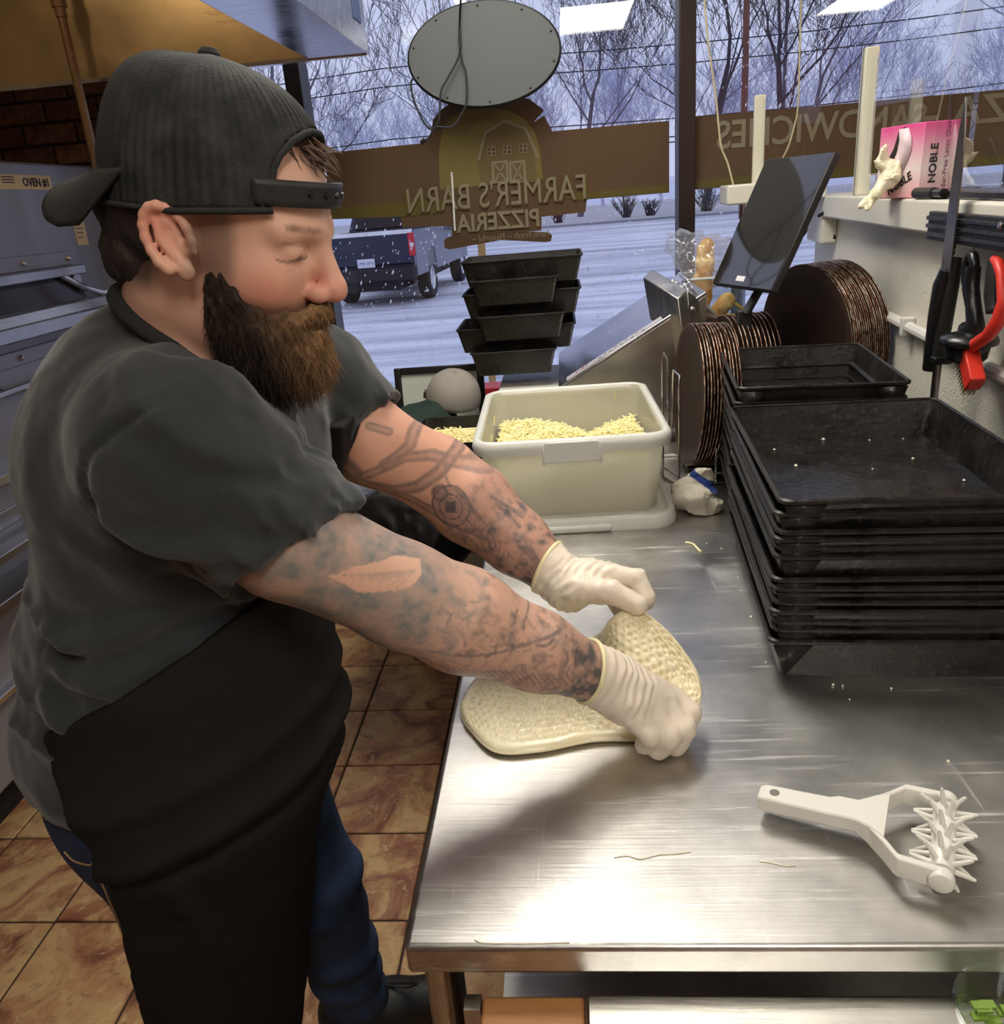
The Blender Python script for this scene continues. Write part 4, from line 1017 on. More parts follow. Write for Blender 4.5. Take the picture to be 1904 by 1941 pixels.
# ================================================================== dough docker
M_WPL = simple('white_plastic', srgb(226, 224, 216), .35, var=.03, bump=.05)
hA = atz(1440, 1508, .945); hB = atz(1790, 1585, .955)
dx_ = Vector((hB[0]-hA[0], hB[1]-hA[1], 0)); DL = dx_.length; dx_.normalize(); dy_ = Vector((-dx_.y, dx_.x, 0))
Md = Matrix.Identity(4)
for i in range(3): Md[i][0] = dx_[i]; Md[i][1] = dy_[i]; Md[i][3] = (hA[0], hA[1], TZ)[i]
dk = thing('dough_docker', 'white plastic spiked dough docker roller lying on the steel table', 'docker', M=Md)
def slab(stations, name, parent):
    """stations: x, half width, z bottom, z top"""
    m = MB(); P = []
    for x, w, zb, zt in stations: P.append([(x, -w, zb), (x, w, zb), (x, w*.92, zt), (x, -w*.92, zt)])
    m.grid(P, cv=True); m.add(P[0], [(3, 2, 1, 0)]); m.add(P[-1], [(0, 1, 2, 3)])
    return m.build(name, M_WPL, parent, local=True, bevel=.0025, smooth=50)
hz = .028
sh_ = slab([(0, .0125, hz-.012, hz+.004), (.005, .0145, hz-.013, hz+.006), (.075, .016, hz-.008, hz+.010), (.085, .0185, hz-.006, hz+.013), (.105, .0185, hz-.004, hz+.014), (.122, .030, hz-.006, hz+.018), (.135, .040, hz-.004, hz+.018)], 'handle', dk)
MB().lathe([(.0001, .0), (.0055, .0), (.0055, .0012), (.0001, .0012)], 20, Matrix.Translation((.017, 0, hz+.0062))).build('hang_hole', simple('shadow_plastic', srgb(120, 118, 112), .6), sh_, local=True)  # flat grey disc; the hole's shade is put into its colour
RX = DL; RW = .058
for s in (-1, 1):
    m = MB(); pts = [(.118, s*.02), (.136, s*.040), (.150, s*RW), (RX+.004, s*(RW+.002))]
    P = [[(x, y-.0045, hz-.008), (x, y+.0045, hz-.008), (x, y+.0045, hz+.016), (x, y-.0045, hz+.016)] for x, y in pts]
    m.grid(P, cv=True); m.add(P[0], [(3, 2, 1, 0)]); m.add(P[-1], [(0, 1, 2, 3)])
    m.build('fork_arm', M_WPL, dk, local=True, bevel=.002, smooth=50)
    MB().lathe([(0, -.006), (.011, -.006), (.0125, -.003), (.0125, .003), (.011, .006), (.007, .008), (0, .008)], 28, Matrix.Translation((RX, s*(RW+.004), hz+.004)) @ Matrix.Rotation(-s*PI/2, 4, 'X')).build('axle_cap', M_WPL, dk, local=True)
Mr = Matrix.Translation((RX, 0, hz+.004)) @ Matrix.Rotation(PI/2, 4, 'X')
roll = MB().lathe([(0, -.05), (.010, -.05), (.012, -.046), (.012, .046), (.010, .05), (0, .05)], 28, Mr).build('roller', M_WPL, dk, local=True)
spk = None
for row in range(6):
    for k in range(8):
        a = 2*PI*(k+.5*(row % 2))/8+.2; yy = -.043+row*.0172
        Mk = Mr @ Matrix.Translation((0, 0, yy)) @ rotz(a) @ Matrix.Translation((.010, 0, 0)) @ Matrix.Rotation(PI/2, 4, 'Y')
        if spk is None:
            spk = MB().tube([(0, 0, 0), (0, 0, .018), (0, 0, .0215)], [.0032, .0022, .0014], 8).build('spike', M_WPL, roll, local=True, smooth=60); o = spk
        else:
            o = spk.copy(); COL.objects.link(o); o.parent = roll
        o.matrix_local = Mk

# ================================================================== wall of tools
M_BLKPL = simple('black_plastic_gloss', srgb(18, 18, 19), .28, var=.1)
M_BLKSAT = simple('black_plastic_satin', srgb(30, 29, 29), .5, var=.1)
def onwall(px, py, n):
    """point where the sight line meets the plane n metres in front of the half wall"""
    r = _ray(px, py); P0 = wp(0, n, 0); return CAM + r*(((P0-CAM) @ WN)/(r @ WN))
def sof(P): return float((P-np.array([.80, 1.7, 0])) @ WD)
rail = thing('magnetic_knife_rail', 'black ribbed magnetic knife rail screwed to the ledge front', 'knife rail', wp(.2, .06, 1.5))
pL = onwall(1757, 410, .068); sL = sof(pL)
zr0, zr1 = 1.478, 1.532
MB().bx((-1.6, .051, zr0), (sL, .064, zr1), MWALL).build('rail_back', M_BLKSAT, rail, bevel=.002)
for z in (zr0+.012, (zr0+zr1)/2, zr1-.012): MB().bx((-1.6, .06, z-.004), (sL-.002, .069, z+.004), MWALL).build('rib', M_BLKPL, rail, bevel=.0015)
sc_ = onwall(1897, 427, .07); MB().lathe([(0, .004), (.005, .003), (.006, 0)], 12, frame(sc_, tuple(WD), (0, 0, 1)) @ Matrix.Rotation(PI, 4, 'X')).build('screw', M_CHROME, rail)
# knife hanging on the rail
kt = onwall(1799, 192, .075); kb = onwall(1795, 520, .075); ks = sof(kb)
t = NT('knife_steel'); v = t.coord('Object'); M_BLADE = t.done(t.bsdf(t.mix((.16, .15, .145), (.34, .33, .32), t.noise(v, 25, 5)), .28, 1.0, t.bump(t.noise(t.coord('Object', (8, 8, 300)), 1, 3), .15, .001)))
kn = thing('chef_knife', 'long steel kitchen knife standing blade up on the magnetic rail', 'knife', kb)
zt, zb = kt[2], kb[2]; Lk = zt-zb
prof = [(-.0, 1.0), (-.004, .93), (-.013, .78), (-.019, .55), (-.022, .25), (-.024, .0), (.020, -.02), (.021, .3), (.020, .6), (.015, .8), (.006, .94)]
MB().prism([(ks+.006-x*1.15, zb+y*Lk) for x, y in prof], .0725, .0755, MWALL @ Matrix(((1, 0, 0, 0), (0, 0, 1, 0), (0, 1, 0, 0), (0, 0, 0, 1)))).build('blade', M_BLADE, kn, bevel=.0006)
hk = onwall(1778, 660, .085)
hh = MB().tube([tuple(wp(ks+.002, .078, zb+.008)), tuple(wp(ks+.008, .08, zb-.02)), tuple(wp(ks+.012, .082, zb-.08)), tuple(wp(ks+.016, .082, zb-.14)), tuple(wp(ks+.018, .082, zb-.185))], [.012, .019, .0185, .017, .016], 14, flat=.7)
hh.build('knife_handle', M_BLKPL, kn, smooth=60)
# honing steel below
gp_ = onwall(1764, 680, .085); gs_ = sof(gp_)
hs = thing('honing_steel', 'honing steel hanging below the knife with a black guard', 'honing steel', gp_)
MB().tube([tuple(wp(gs_, .07, gp_[2]-.17)), tuple(wp(gs_, .07, gp_[2]))], .0075, 14).build('rod', steel('honing_rod', (.45, .45, .45), .35), hs)
MB().bx((gs_-.034, .055, gp_[2]-.006), (gs_+.024, .088, gp_[2]+.008), MWALL).build('guard', M_BLKPL, hs, bevel=.003)
MB().tube([tuple(wp(gs_, .072, gp_[2])), tuple(wp(gs_-.002, .070, gp_[2]+.06)), tuple(wp(gs_-.006, .066, gp_[2]+.14)), tuple(wp(gs_-.01, .062, gp_[2]+.19))], [.015, .017, .016, .010], 14).build('steel_handle', M_BLKSAT, hs, smooth=60)
ro_ = wp(gs_+.004, .066, gp_[2]+.205); MB().tube([tuple(ro_+np.array([0, .012*math.cos(a), .012*math.sin(a)])) for a in np.linspace(0, 2*PI, 15)], .0016, 6, False).build('hang_ring', M_CHROME, hs)
# black hand guard press with a ring handle
def tri(px, py, n): return tuple(onwall(px, py, n))
hp = thing('burger_press', 'glossy black press with a holed handle hanging from the rail', 'press', tri(1850, 560, .06))
MB().tube([tri(1846, 505, .06), tri(1841, 545, .06), tri(1846, 580, .06), tri(1850, 615, .06), tri(1842, 632, .06)], [.016, .018, .0165, .019, .03], 16, flat=.75).build('stem', M_BLKPL, hp, smooth=60)
cT = onwall(1840, 512, .06)
MB().tube([tuple(cT + WD*(.018*math.cos(a)) + np.array([0, 0, .026*math.sin(a)])) for a in np.linspace(0, 2*PI, 33)], .009, 10, False).build('ring', M_BLKPL, hp, smooth=80)
cb_ = onwall(1838, 640, .065)
MB().lathe([(0, .012), (.024, .010), (.046, .002), (.049, -.006), (.047, -.011), (.036, -.016), (.033, -.036), (.028, -.041), (0, -.041)], 40, Matrix.Translation(Vector(cb_))).build('plate', M_BLKPL, hp, smooth=50)
MB().tube([tri(1846, 505, .06), tuple(wp(sof(cT), .06, 1.48))], .0012, 6).build('hang_wire', M_CHROME, hp)
# wire brush
M_BRED = simple('red_plastic', srgb(214, 52, 38), .4, var=.05)
wb_ = thing('wire_brush', 'red and black handled wire brush hanging from the rail', 'brush', tri(1850, 700, .06))
MB().tube([tri(1886, 494, .06), tri(1886, 520, .06), tri(1882, 560, .06), tri(1884, 590, .06)], [.013, .016, .0155, .014], 14, flat=.8).build('grip', M_BLKSAT, wb_, smooth=60)
MB().tube([tri(1885, 492, .061), tri(1893, 498, .063), tri(1899, 520, .064), tri(1901, 570, .064), tri(1894, 608, .066), tri(1874, 636, .068), tri(1845, 655, .07), tri(1832, 665, .07)], [.007, .009, .008, .008, .012, .011, .011, .012], 12).build('handle_spine', M_BRED, wb_, smooth=60)
ba, bb_ = onwall(1834, 660, .07), onwall(1850, 730, .07)
Mb = frame(tuple((ba+bb_)/2), tuple(bb_-ba), tuple(WD)); bl_ = float(np.linalg.norm(bb_-ba))
MB().box((0, 0, 0), (bl_, .034, .026), Mb).build('brush_block', M_BRED, wb_, bevel=.003)
M_BRIS = simple('brass_bristle', srgb(150, 128, 82), .45, .4, var=.3, vs_=200)
br0 = None
for i in range(9):
    for j in range(3):
        Mk = Mb @ Matrix.Translation((-bl_/2+.006+i*(bl_-.012)/8, .016, -.008+j*.008)) @ Matrix.Rotation(-PI/2, 4, 'X')
        b0 = MB()
        for q in range(4):
            a = q*PI/2; b0.tube([(.001*math.cos(a), .001*math.sin(a), 0), (.0028*math.cos(a), .0028*math.sin(a), .022)], [.0009, .0008], 3)
        o = b0.build('bristle_tuft', M_BRIS, wb_, smooth=0) if br0 is None else br0.copy()
        if br0 is None: br0 = o; M0 = Mk; o.data.transform(Mk)
        else: COL.objects.link(o); o.parent = wb_; o.matrix_parent_inverse = WM[wb_.name].inverted(); o.matrix_basis = Mk @ M0.inverted()
# small black hook bracket under the ledge, and a second clip
hb_ = thing('hook_bracket', 'small black hook bracket on the textured wall under the ledge', 'bracket', tri(1578, 430, .01))
MB().tube([tri(1553, 409, .06), tri(1562, 404, .05), tri(1580, 404, .012), tri(1583, 412, .008), tri(1582, 452, .008), tri(1566, 456, .03)], .006, 8).build('hook', M_BLKPL, hb_)
# ---- glove boxes on the ledge
zL = 1.552
def pinkmat(name, a, b, ax):
    t = NT(name); v = t.coord('Generated'); s = t.n('ShaderNodeSeparateXYZ'); t.l(v, s.inputs[0])
    g = t.math('ADD', t.math('MULTIPLY', s.outputs[2], .9), t.math('MULTIPLY', t.noise(v, 3, 3), .2))
    return t.done(t.bsdf(t.ramp(g, [(.05, a), (.45, srgb(226, 208, 206)), (1.0, b)]), .4))
M_PINK = pinkmat('pink_carton', srgb(222, 150, 156), srgb(218, 70, 140), 2)
M_MAG = simple('magenta_carton', srgb(214, 40, 118), .4)
P2 = onwall(1741, 379, .030); P2[2] = zL
ldir = Vector((-.31, .95, 0)); ed = Vector((.95, .31, 0)); wid = .145; dpt = .105
P1 = P2+np.array(ldir)*wid; u1 = -ldir
bxH = aty(1741, 233, P2[1])[2]-zL
gb_ = thing('glove_box', 'pink and white NOBLE latex glove carton, torn open, on the ledge', 'glove box', P2)
q0 = [Vector(P1), Vector(P2), Vector(P2)+ed*dpt, Vector(P1)+ed*dpt]
q0 = [Vector((a.x, a.y, zL+.0012)) for a in q0]
MB().hexa(q0, [a+Vector((0, 0, bxH)) for a in q0]).build('carton', M_PINK, gb_, bevel=.002)
MB().hexa([q0[2]-ed*.014-u1*.001+Vector((0, 0, .001)), q0[2]+ed*.0015+Vector((0, 0, .001)), q0[2]+ed*.0015-u1*.03+Vector((0, 0, .001)), q0[2]-ed*.014-u1*.03+Vector((0, 0, .001))], [q0[2]-ed*.014-u1*.001+Vector((0, 0, bxH+.001)), q0[2]+ed*.0015+Vector((0, 0, bxH+.001)), q0[2]+ed*.0015-u1*.03+Vector((0, 0, bxH+.001)), q0[2]-ed*.014-u1*.03+Vector((0, 0, bxH+.001))]).build('magenta_end', M_MAG, gb_)
nrm2 = ed.cross(Vector((0, 0, 1))).normalized()
if nrm2.y > 0: nrm2 = -nrm2
Mt = frame(tuple(q0[1]+ed*.030+Vector((0, 0, bxH*.45))+nrm2*.0012), (0, 0, 1), tuple(-ed))
text_mesh('brand_text', 'NOBLE', .026, M_INK, Mt, gb_, bold=.0004)
Mt2 = frame(tuple(q0[1]+ed*.062+Vector((0, 0, bxH*.5))+nrm2*.0012), (0, 0, 1), tuple(-ed))
text_mesh('carton_text', 'Powder-Free Latex Gloves', .0165, simple('print_plum', srgb(96, 16, 60), .5), Mt2, gb_, bold=.0002)
nrm1 = u1.cross(Vector((0, 0, 1))).normalized()
if nrm1.y > 0: nrm1 = -nrm1
Mt3 = frame(tuple(q0[0]+u1*wid*.58+Vector((0, 0, bxH*.17))+nrm1*.0012), tuple((-u1*.93-Vector((0, 0, .35)))), tuple(-Vector((0, 0, 1))))
text_mesh('side_text', 'NOBLE', .026, M_INK, frame(tuple(q0[0]+u1*wid*.55+Vector((0, 0, bxH*.2))+nrm1*.0012), tuple(u1*.9+Vector((0, 0, .42))), (0, 0, 1)), gb_, bold=.0003)
# torn opening: flat patch coloured like the shade inside the carton
tornp = [(.22, .52), (.36, .70), (.44, .92), (.6, .985), (.5, .88), (.42, .62), (.3, .46)]
MB().add([tuple(q0[0]+u1*wid*a+Vector((0, 0, bxH*b))+nrm1*.0015) for a, b in tornp], [tuple(range(len(tornp)))]).build('torn_opening', simple('inside_shade', srgb(40, 34, 28), .9), gb_)
MB().grid([[tuple(q0[0]+u1*wid*(.45+.22*i+.10*math.sin(j))+Vector((0, 0, bxH*(.95-.15*j)))+nrm1*(.002+.010*math.sin(j*.7)*(1-i))) for j in range(5)] for i in range(2)]).build('torn_flap', simple('pale_flap', srgb(226, 204, 210), .5), gb_, solid=.001)
# glove hanging out of the box
M_LATEX = simple('cream_latex', srgb(236, 228, 196), .45, var=.05, vs_=60, bump=.3, bs=200)
gc0 = np.array(q0[0]+u1*wid*.30+Vector((0, 0, bxH*.52)))+np.array(nrm1)*.014
def tpx(px, py, k=0.0): return aty(px, py, gc0[1]-.012-k)
gl_pts = [[tpx(1690, 318), tpx(1682, 335), tpx(1668, 355), tpx(1650, 378), tpx(1632, 392)], [tpx(1692, 322, .01), tpx(1680, 345, .012), tpx(1662, 372, .012), tpx(1648, 396, .01)], [tpx(1686, 318), tpx(1672, 300), tpx(1674, 285), tpx(1680, 275)], [tpx(1684, 318, .008), tpx(1668, 312, .01), tpx(1655, 304, .008)], [tpx(1690, 320, .01), tpx(1705, 306, .008), tpx(1708, 300, .004)], [tpx(1688, 330, .014), tpx(1678, 350, .016), tpx(1664, 364, .016), tpx(1655, 372, .014)], [tpx(1692, 316, .012), tpx(1694, 336, .016), tpx(1688, 352, .016)]]
gl_r = [[.014, .016, .013, .009, .006], [.015, .017, .012, .008], [.012, .013, .011, .004], [.012, .009, .003], [.012, .010, .006], [.012, .012, .009, .005], [.016, .018, .010]]
def gfn(p):
    d = None
    for a, r_ in zip(gl_pts, gl_r):
        e = chain(p, a, r_); d = e if d is None else smin(d, e, .006)
    return d+.006*vnoise(p*np.array([1, 1, .5]), 75)+.003*np.abs(vnoise(p, 160))
ga = np.concatenate([np.array(a) for a in gl_pts])
v_, f_ = sdf_mesh(gfn, ga.min(0)-.03, ga.max(0)+.03, .0022)
tag(soft('latex_glove', relax(v_, f_, 1), f_, M_LATEX), 'limp cream latex glove hanging out of the torn pink carton', 'glove')
# black tablet tray on the ledge
tr_ = thing('black_clipboard', 'thin black tray lying on the ledge behind the knife', 'tray', atz(1850, 374, zL))
ta = atz(1740, 368, zL+.002); tb2 = sof(ta)
MB().bx((-.9, -.10, zL+.0005), (sof(atz(1800, 370, zL)), .03, zL+.016), MWALL).build('tray_plate', M_BLKPL, tr_, bevel=.003)
mk = thing('black_marker', 'short black marker lying on the ledge in front of the glove carton', 'marker', ta)
MB().tube([tuple(atz(1738, 366, zL+.012)), tuple(atz(1772, 366, zL+.012))], .0115, 12).build('barrel', M_BLKSAT, mk)
MB().tube([tuple(atz(1772, 366, zL+.012)), tuple(atz(1790, 366, zL+.012))], .009, 12).build('marker_cap', M_BLKPL, mk)
# ---- glass guard above the ledge
M_POST = simple('cream_post', srgb(206, 202, 182), .4, var=.04)
M_GUARD = glass_mat('guard_glass', (.93, .95, .96), 1.3)
gg = thing('glass_guard', 'clear glass sneeze guard with cream posts on the half wall ledge', 'glass guard', wp(.9, -.05, zL))
pp = atz(1630, 370, zL+.0); ps = sof(pp); pn = float((pp-np.array([.80, 1.7, 0])) @ WN)
ptop = aty(1646, 90, pp[1])[2]
MB().bx((ps-.022, pn-.022, zL), (ps+.022, pn+.016, ptop), MWALL).build('post', M_POST, gg, bevel=.004)
MB().bx((ps-.004, pn+.016, zL), (ps+.004, pn+.0175, ptop), MWALL).build('post_groove', simple('groove_shade_grey', srgb(120, 118, 108), .5), gg)  # thin strip on the post, the groove's shade painted as darker cream
zL2 = zL
p2_ = aty(1436, 350, 3.05); ps2 = sof(p2_); pn2 = float((p2_-np.array([.80, 1.7, 0])) @ WN); pt2 = aty(1443, 180, 3.05)[2]
MB().bx((ps2-.012, pn2-.018, zL2), (ps2+.012, pn2+.018, pt2), MWALL).build('post', M_POST, gg, bevel=.003)
a_, b_ = wp(ps, pn, 0), wp(ps2, pn2, 0)
MB().add([(a_[0], a_[1], zL+.01), (b_[0], b_[1], zL2+.01), (b_[0], b_[1], pt2-.01), (a_[0], a_[1], ptop-.03)], [(0, 1, 2, 3)]).build('pane', M_GUARD, gg, smooth=0)
c_ = wp(-1.5, pn-.01, 0)
MB().add([(a_[0], a_[1], zL+.01), (c_[0], c_[1], zL+.01), (c_[0], c_[1], ptop+.02), (a_[0], a_[1], ptop-.03)], [(0, 1, 2, 3)]).build('pane', M_GUARD, gg, smooth=0)
# ---- cords by the window
M_CORD = simple('beige_cord', srgb(196, 186, 150), .6)
def cordo(pts, Y, r, mat, lab):
    P = [tuple(aty(a, b, Y)) for a, b in pts]
    # smooth it
    return tag(MB().tube(catmull(P, 6), r, 6).build('hanging_cord', mat, smooth=80), lab, 'cord')
def catmull(P, n):
    P = [np.array(p, float) for p in P]; P = [2*P[0]-P[1]]+P+[2*P[-1]-P[-2]]; out = []
    for i in range(1, len(P)-2):
        for k in range(n):
            t_ = k/n; a, b, c, d = P[i-1:i+3]
            out.append(tuple(.5*((2*b)+(-a+c)*t_+(2*a-5*b+4*c-d)*t_**2+(-a+3*b-3*c+d)*t_**3)))
    out.append(tuple(P[-2])); return out
cordo([(1333, -40), (1343, 80), (1357, 180), (1363, 240), (1368, 280), (1380, 310), (1391, 352)], 3.2, .0035, M_CORD, 'beige cord hanging in front of the window beside the dark mullion')
cordo([(1520, -40), (1516, 120), (1513, 205), (1506, 240), (1496, 275), (1484, 300)], 3.2, .003, M_CORD, 'short beige cord hanging behind the tilted screen')
cordo([(1403, 352), (1406, 385), (1404, 420), (1398, 470)], 3.0, .003, M_WIRE, 'black cable dropping from the ledge end behind the bread')

# ================================================================== tilted touch screen
BLc = aty(1352, 535, 2.42)
uu = Vector((.34, -.94, 0)); nn = Vector((-.94, -.34, 0)); tl = math.radians(27)
vv = (Vector((0, 0, 1))*math.cos(tl) - nn*math.sin(tl)).normalized(); nn2 = uu.cross(vv).normalized()
SW, SH = .285, .345
Ms_ = Matrix.Identity(4)
for i in range(3): Ms_[i][0] = uu[i]; Ms_[i][1] = vv[i]; Ms_[i][2] = nn2[i]; Ms_[i][3] = BLc[i]
if (Ms_.to_3x3() @ Vector((0, 0, 1))).dot(Vector((0, -1, 0))) < 0: pass
ts = thing('touch_screen', 'dark tilted touch screen on a stand behind the round pans', 'screen', M=Ms_)
MB().bx((-.004, -.004, -.022), (SW+.004, SH+.004, -.001)).build('housing', M_BLKSAT, ts, local=True, bevel=.004)
t = NT('screen_glass'); M_SCREEN = t.done(t.bsdf((.018, .016, .014), .06, 0, None, .7, Coat_Weight=.6))
MB().bx((0, 0, -.002), (SW, SH, .0005)).build('display', M_SCREEN, ts, local=True)
MB().bx((.11, .012, .0004), (.15, .026, .0012)).build('barcode_sticker', simple('sticker_white', srgb(226, 226, 226), .5), ts, local=True)
MB().tube([(SW*.5, SH*.25, -.02), (SW*.5, .02, -.06), (SW*.5, -.06, -.05)], .012, 10).build('stand_arm', M_BLKSAT, ts, local=True)
MB().lathe([(0, -.04), (.02, -.04), (.022, -.02), (.02, 0)], 20, Matrix.Translation((SW*.75, SH*.5, -.02))).build('hinge_knob', M_BLKPL, ts, local=True)
sbp = Ms_ @ Vector((SW*.5, -.06, -.05))
MB().bx((sbp.x-.02, sbp.y-.0, sbp.z-.30), (sbp.x+.02, sbp.y+.03, sbp.z+.01)).build('stand_base', M_BLKSAT, ts, bevel=.004)
# ================================================================== bread bin
shf = thing('back_counter', 'steel counter under the window carrying the bread bin', 'counter', (.55, 3.05, 0))
ctz = 1.14
MB().bx((.20, 2.64, ctz-.03), (.78, 3.22, ctz)).build('counter_top', M_PREP, shf, bevel=.004)
for x in (.23, .75):
    for y in (2.68, 3.18): MB().tube([(x, y, 1.02 if y < 3 else 0), (x, y, ctz-.02)], .012, 10).build('leg', M_LEG, shf)
bA = aty(1308, 575, 2.70); bB = aty(1395, 575, 2.70)
bb0 = thing('bread_bin', 'clear plastic bin holding bagged bread under the window', 'bin', (bA[0]+.08, 2.8, ctz))
M_CLEAR = glass_mat('clear_plastic', (.90, .93, .93), 2.2, .08)
bx0, bx1, by0, by1, bh = bA[0]-.005, bB[0]+.03, 2.70, 2.92, .20
for a, b in (((bx0, by0, ctz), (bx1, by0+.003, ctz+bh)), ((bx0, by1-.003, ctz), (bx1, by1, ctz+bh)), ((bx0, by0+.004, ctz), (bx0+.003, by1-.004, ctz+bh)), ((bx1-.003, by0+.004, ctz), (bx1, by1-.004, ctz+bh)), ((bx0+.004, by0+.004, ctz), (bx1-.004, by1-.004, ctz+.003))):
    MB().bx(a, b).build('wall', M_CLEAR, bb0, smooth=0)
MB().tube([(bx0, by0, ctz+bh), (bx1, by0, ctz+bh), (bx1, by1, ctz+bh), (bx0, by1, ctz+bh), (bx0, by0, ctz+bh)], .004, 6).build('rim', simple('clear_rim', srgb(196, 204, 206), .25), bb0)
t = NT('bread_crust'); v = t.coord('Object'); n = t.noise(v, 30, 5)
M_BREAD = t.done(t.bsdf(t.ramp(n, [(.35, srgb(196, 132, 62)), (.55, srgb(226, 186, 116)), (.75, srgb(240, 220, 168))]), .7, 0, t.bump(n, .4, .004)))
def loaf_of_bread(a, b, r, lab):
    a, b = np.array(a), np.array(b)
    fn = lambda p: rcone(p, a, b, r, r*.9)+.006*vnoise(p, 45)
    lo_ = np.minimum(a, b)-r-.02; hi_ = np.maximum(a, b)+r+.02
    v, f = sdf_mesh(fn, lo_, hi_, .004); tag(soft('bread_loaf', v, f, M_BREAD), lab, 'bread')
loaf_of_bread((bx0+.05, 2.80, ctz+.06), (bx0+.075, 2.82, ctz+.285), .032, 'golden bread loaf standing up in the clear bin')
loaf_of_bread((bx0+.065, 2.745, ctz+.045), (bx1-.045, 2.76, ctz+.12), .030, 'pale bread loaf lying slanted in the clear bin')
# plastic bag around the bread
def bagfn(p):
    c0 = np.array([bx0+.06, 2.80, ctz+.22])
    d = ellip(p, c0, (.085, .07, .10)); d = smin(d, ellip(p, c0+[-.05, .02, .06], (.06, .06, .06)), .03); d = smin(d, ellip(p, c0+[.06, .0, .02], (.05, .06, .08)), .03)
    return np.abs(d+.018*np.abs(vnoise(p, 22))+.01*vnoise(p, 50))-.0012
def bagsolid(p):
    c0 = np.array([bx0+.06, 2.80, ctz+.235])
    d = ellip(p, c0, (.085, .065, .09)); d = smin(d, ellip(p, c0+[-.06, .02, .07], (.06, .05, .05)), .03); d = smin(d, ellip(p, c0+[.07, .0, .0], (.05, .055, .08)), .03)
    return d+.020*np.abs(vnoise(p, 24))+.012*vnoise(p, 52)
v_, f_ = sdf_mesh(bagsolid, (bx0-.12, 2.66, ctz+.1), (bx1+.12, 2.92, ctz+.40), .0055)
M_BAG0 = glass_mat('crinkled_bag', (.95, .96, .97), 1.6, .12)
_t = M_BAG0.node_tree; _o = [n_ for n_ in _t.nodes if n_.type == 'OUTPUT_MATERIAL'][0]; _sh = _o.inputs['Surface'].links[0].from_socket
_df = _t.nodes.new('ShaderNodeBsdfTranslucent'); _df.inputs['Color'].default_value = (.9, .91, .92, 1); _mx = _t.nodes.new('ShaderNodeMixShader'); _mx.inputs[0].default_value = .22
_t.links.new(_sh, _mx.inputs[1]); _t.links.new(_df.outputs[0], _mx.inputs[2]); _t.links.new(_mx.outputs[0], _o.inputs['Surface']); M_BAG = M_BAG0
tag(soft('bread_bag', v_, f_, M_BAG), 'crinkled clear plastic bag around the upright bread', 'bag')
# foil packet
fo0 = aty(1283, 535, 2.66)
def foil(p):
    return rbox(p, (fo0[0]+.01, 2.66, ctz+.10), (.026, .03, .10), .012)+.016*vnoise(p, 55)+.008*vnoise(p, 110)
v_, f_ = sdf_mesh(foil, (fo0[0]-.07, 2.58, ctz-.03), (fo0[0]+.09, 2.74, ctz+.25), .004)
tag(soft('foil_packet', v_, f_, steel('foil', (.8, .8, .8), .18)), 'crumpled silver foil packet beside the bread bin', 'foil')
# spice jar and yellow pen
jA = aty(1392, 590, 2.58)
jr = thing('spice_jar', 'small clear jar of orange spice beside the screen', 'jar', (jA[0], 2.6, ctz))
Mj = Matrix.Translation((jA[0]-.0, 2.595, ctz))
MB().lathe([(0, 0), (.024, 0), (.026, .004), (.026, .055), (.0, .055)], 24, Mj).build('spice', simple('orange_spice', srgb(196, 116, 40), .6), jr)
MB().lathe([(.027, 0), (.0275, .085), (.022, .092), (.022, .10), (0, .10)], 24, Mj).build('glass', M_CLEAR, jr)
yp = aty(1395, 575, 2.40); yq = aty(1418, 592, 2.36)
tag(MB().tube([tuple(yp), tuple(yq)], .0035, 8).build('yellow_cable', simple('yellow_plastic', srgb(226, 190, 50), .5)), 'short yellow cable plugged in below the touch screen', 'cable')

# ================================================================== oval sign seen from behind
sg = thing('oval_sign', 'grey oval back of a lit sign hanging in the window', 'sign', (-.235, 3.2, 2.09))
M_SGREY = simple('grey_backboard', srgb(92, 96, 96), .55, var=.12, vs_=9)
Msg = frame((-.235, 3.2, 2.092), (1, 0, 0), (0, 0, 1))
E_ = [(.262*math.cos(a), .160*math.sin(a)) for a in np.linspace(0, 2*PI, 73)[:-1]]
MB().prism(E_, -.012, .012, Msg).build('back_panel', M_SGREY, sg, bevel=.002)
MB().tube([(x*1.005, y*1.005, -.004) for x, y in E_]+[(E_[0][0]*1.005, E_[0][1]*1.005, -.004)], .006, 8, False, Msg).build('rim', M_BLACKFR, sg)
for k in range(10):
    a = 2*PI*k/10+.35
    MB().lathe([(0, .003), (.003, .0022), (.0042, 0)], 10, Msg @ Matrix.Translation((.25*math.cos(a), .148*math.sin(a), .0125))).build('screw', M_BLACKFR, sg)
for pts in ([(875, -20), (872, 40), (872, 100), (848, 150), (836, 175), (833, 225), (826, 240)], [(875, -20), (871, 70), (876, 115), (884, 140), (885, 190), (876, 215), (858, 240), (826, 240)], [(784, 147), (779, 160), (785, 190), (800, 225), (815, 244), (826, 240)], [(826, 240), (812, 262), (801, 271)]):
    P = [tuple(aty(a, b, 3.155)) for a, b in pts]
    MB().tube(catmull(P, 6), .0034, 6).build('cable', M_WIRE, sg, smooth=80)
MB().tube([tuple(aty(806, 264, 3.155)), tuple(aty(798, 272, 3.155))], .008, 8).build('plug', M_BLACKFR, sg)
for sx in (-.14, .12): MB().tube([(-.235+sx, 3.2, 2.23), (-.235+sx*.9, 3.2, 2.75)], .0015, 4).build('hang_wire', M_WIRE, sg)
bcn = thing('bead_chain', 'white bead chain hanging down the window film', 'chain', aty(858, 320, 3.3))
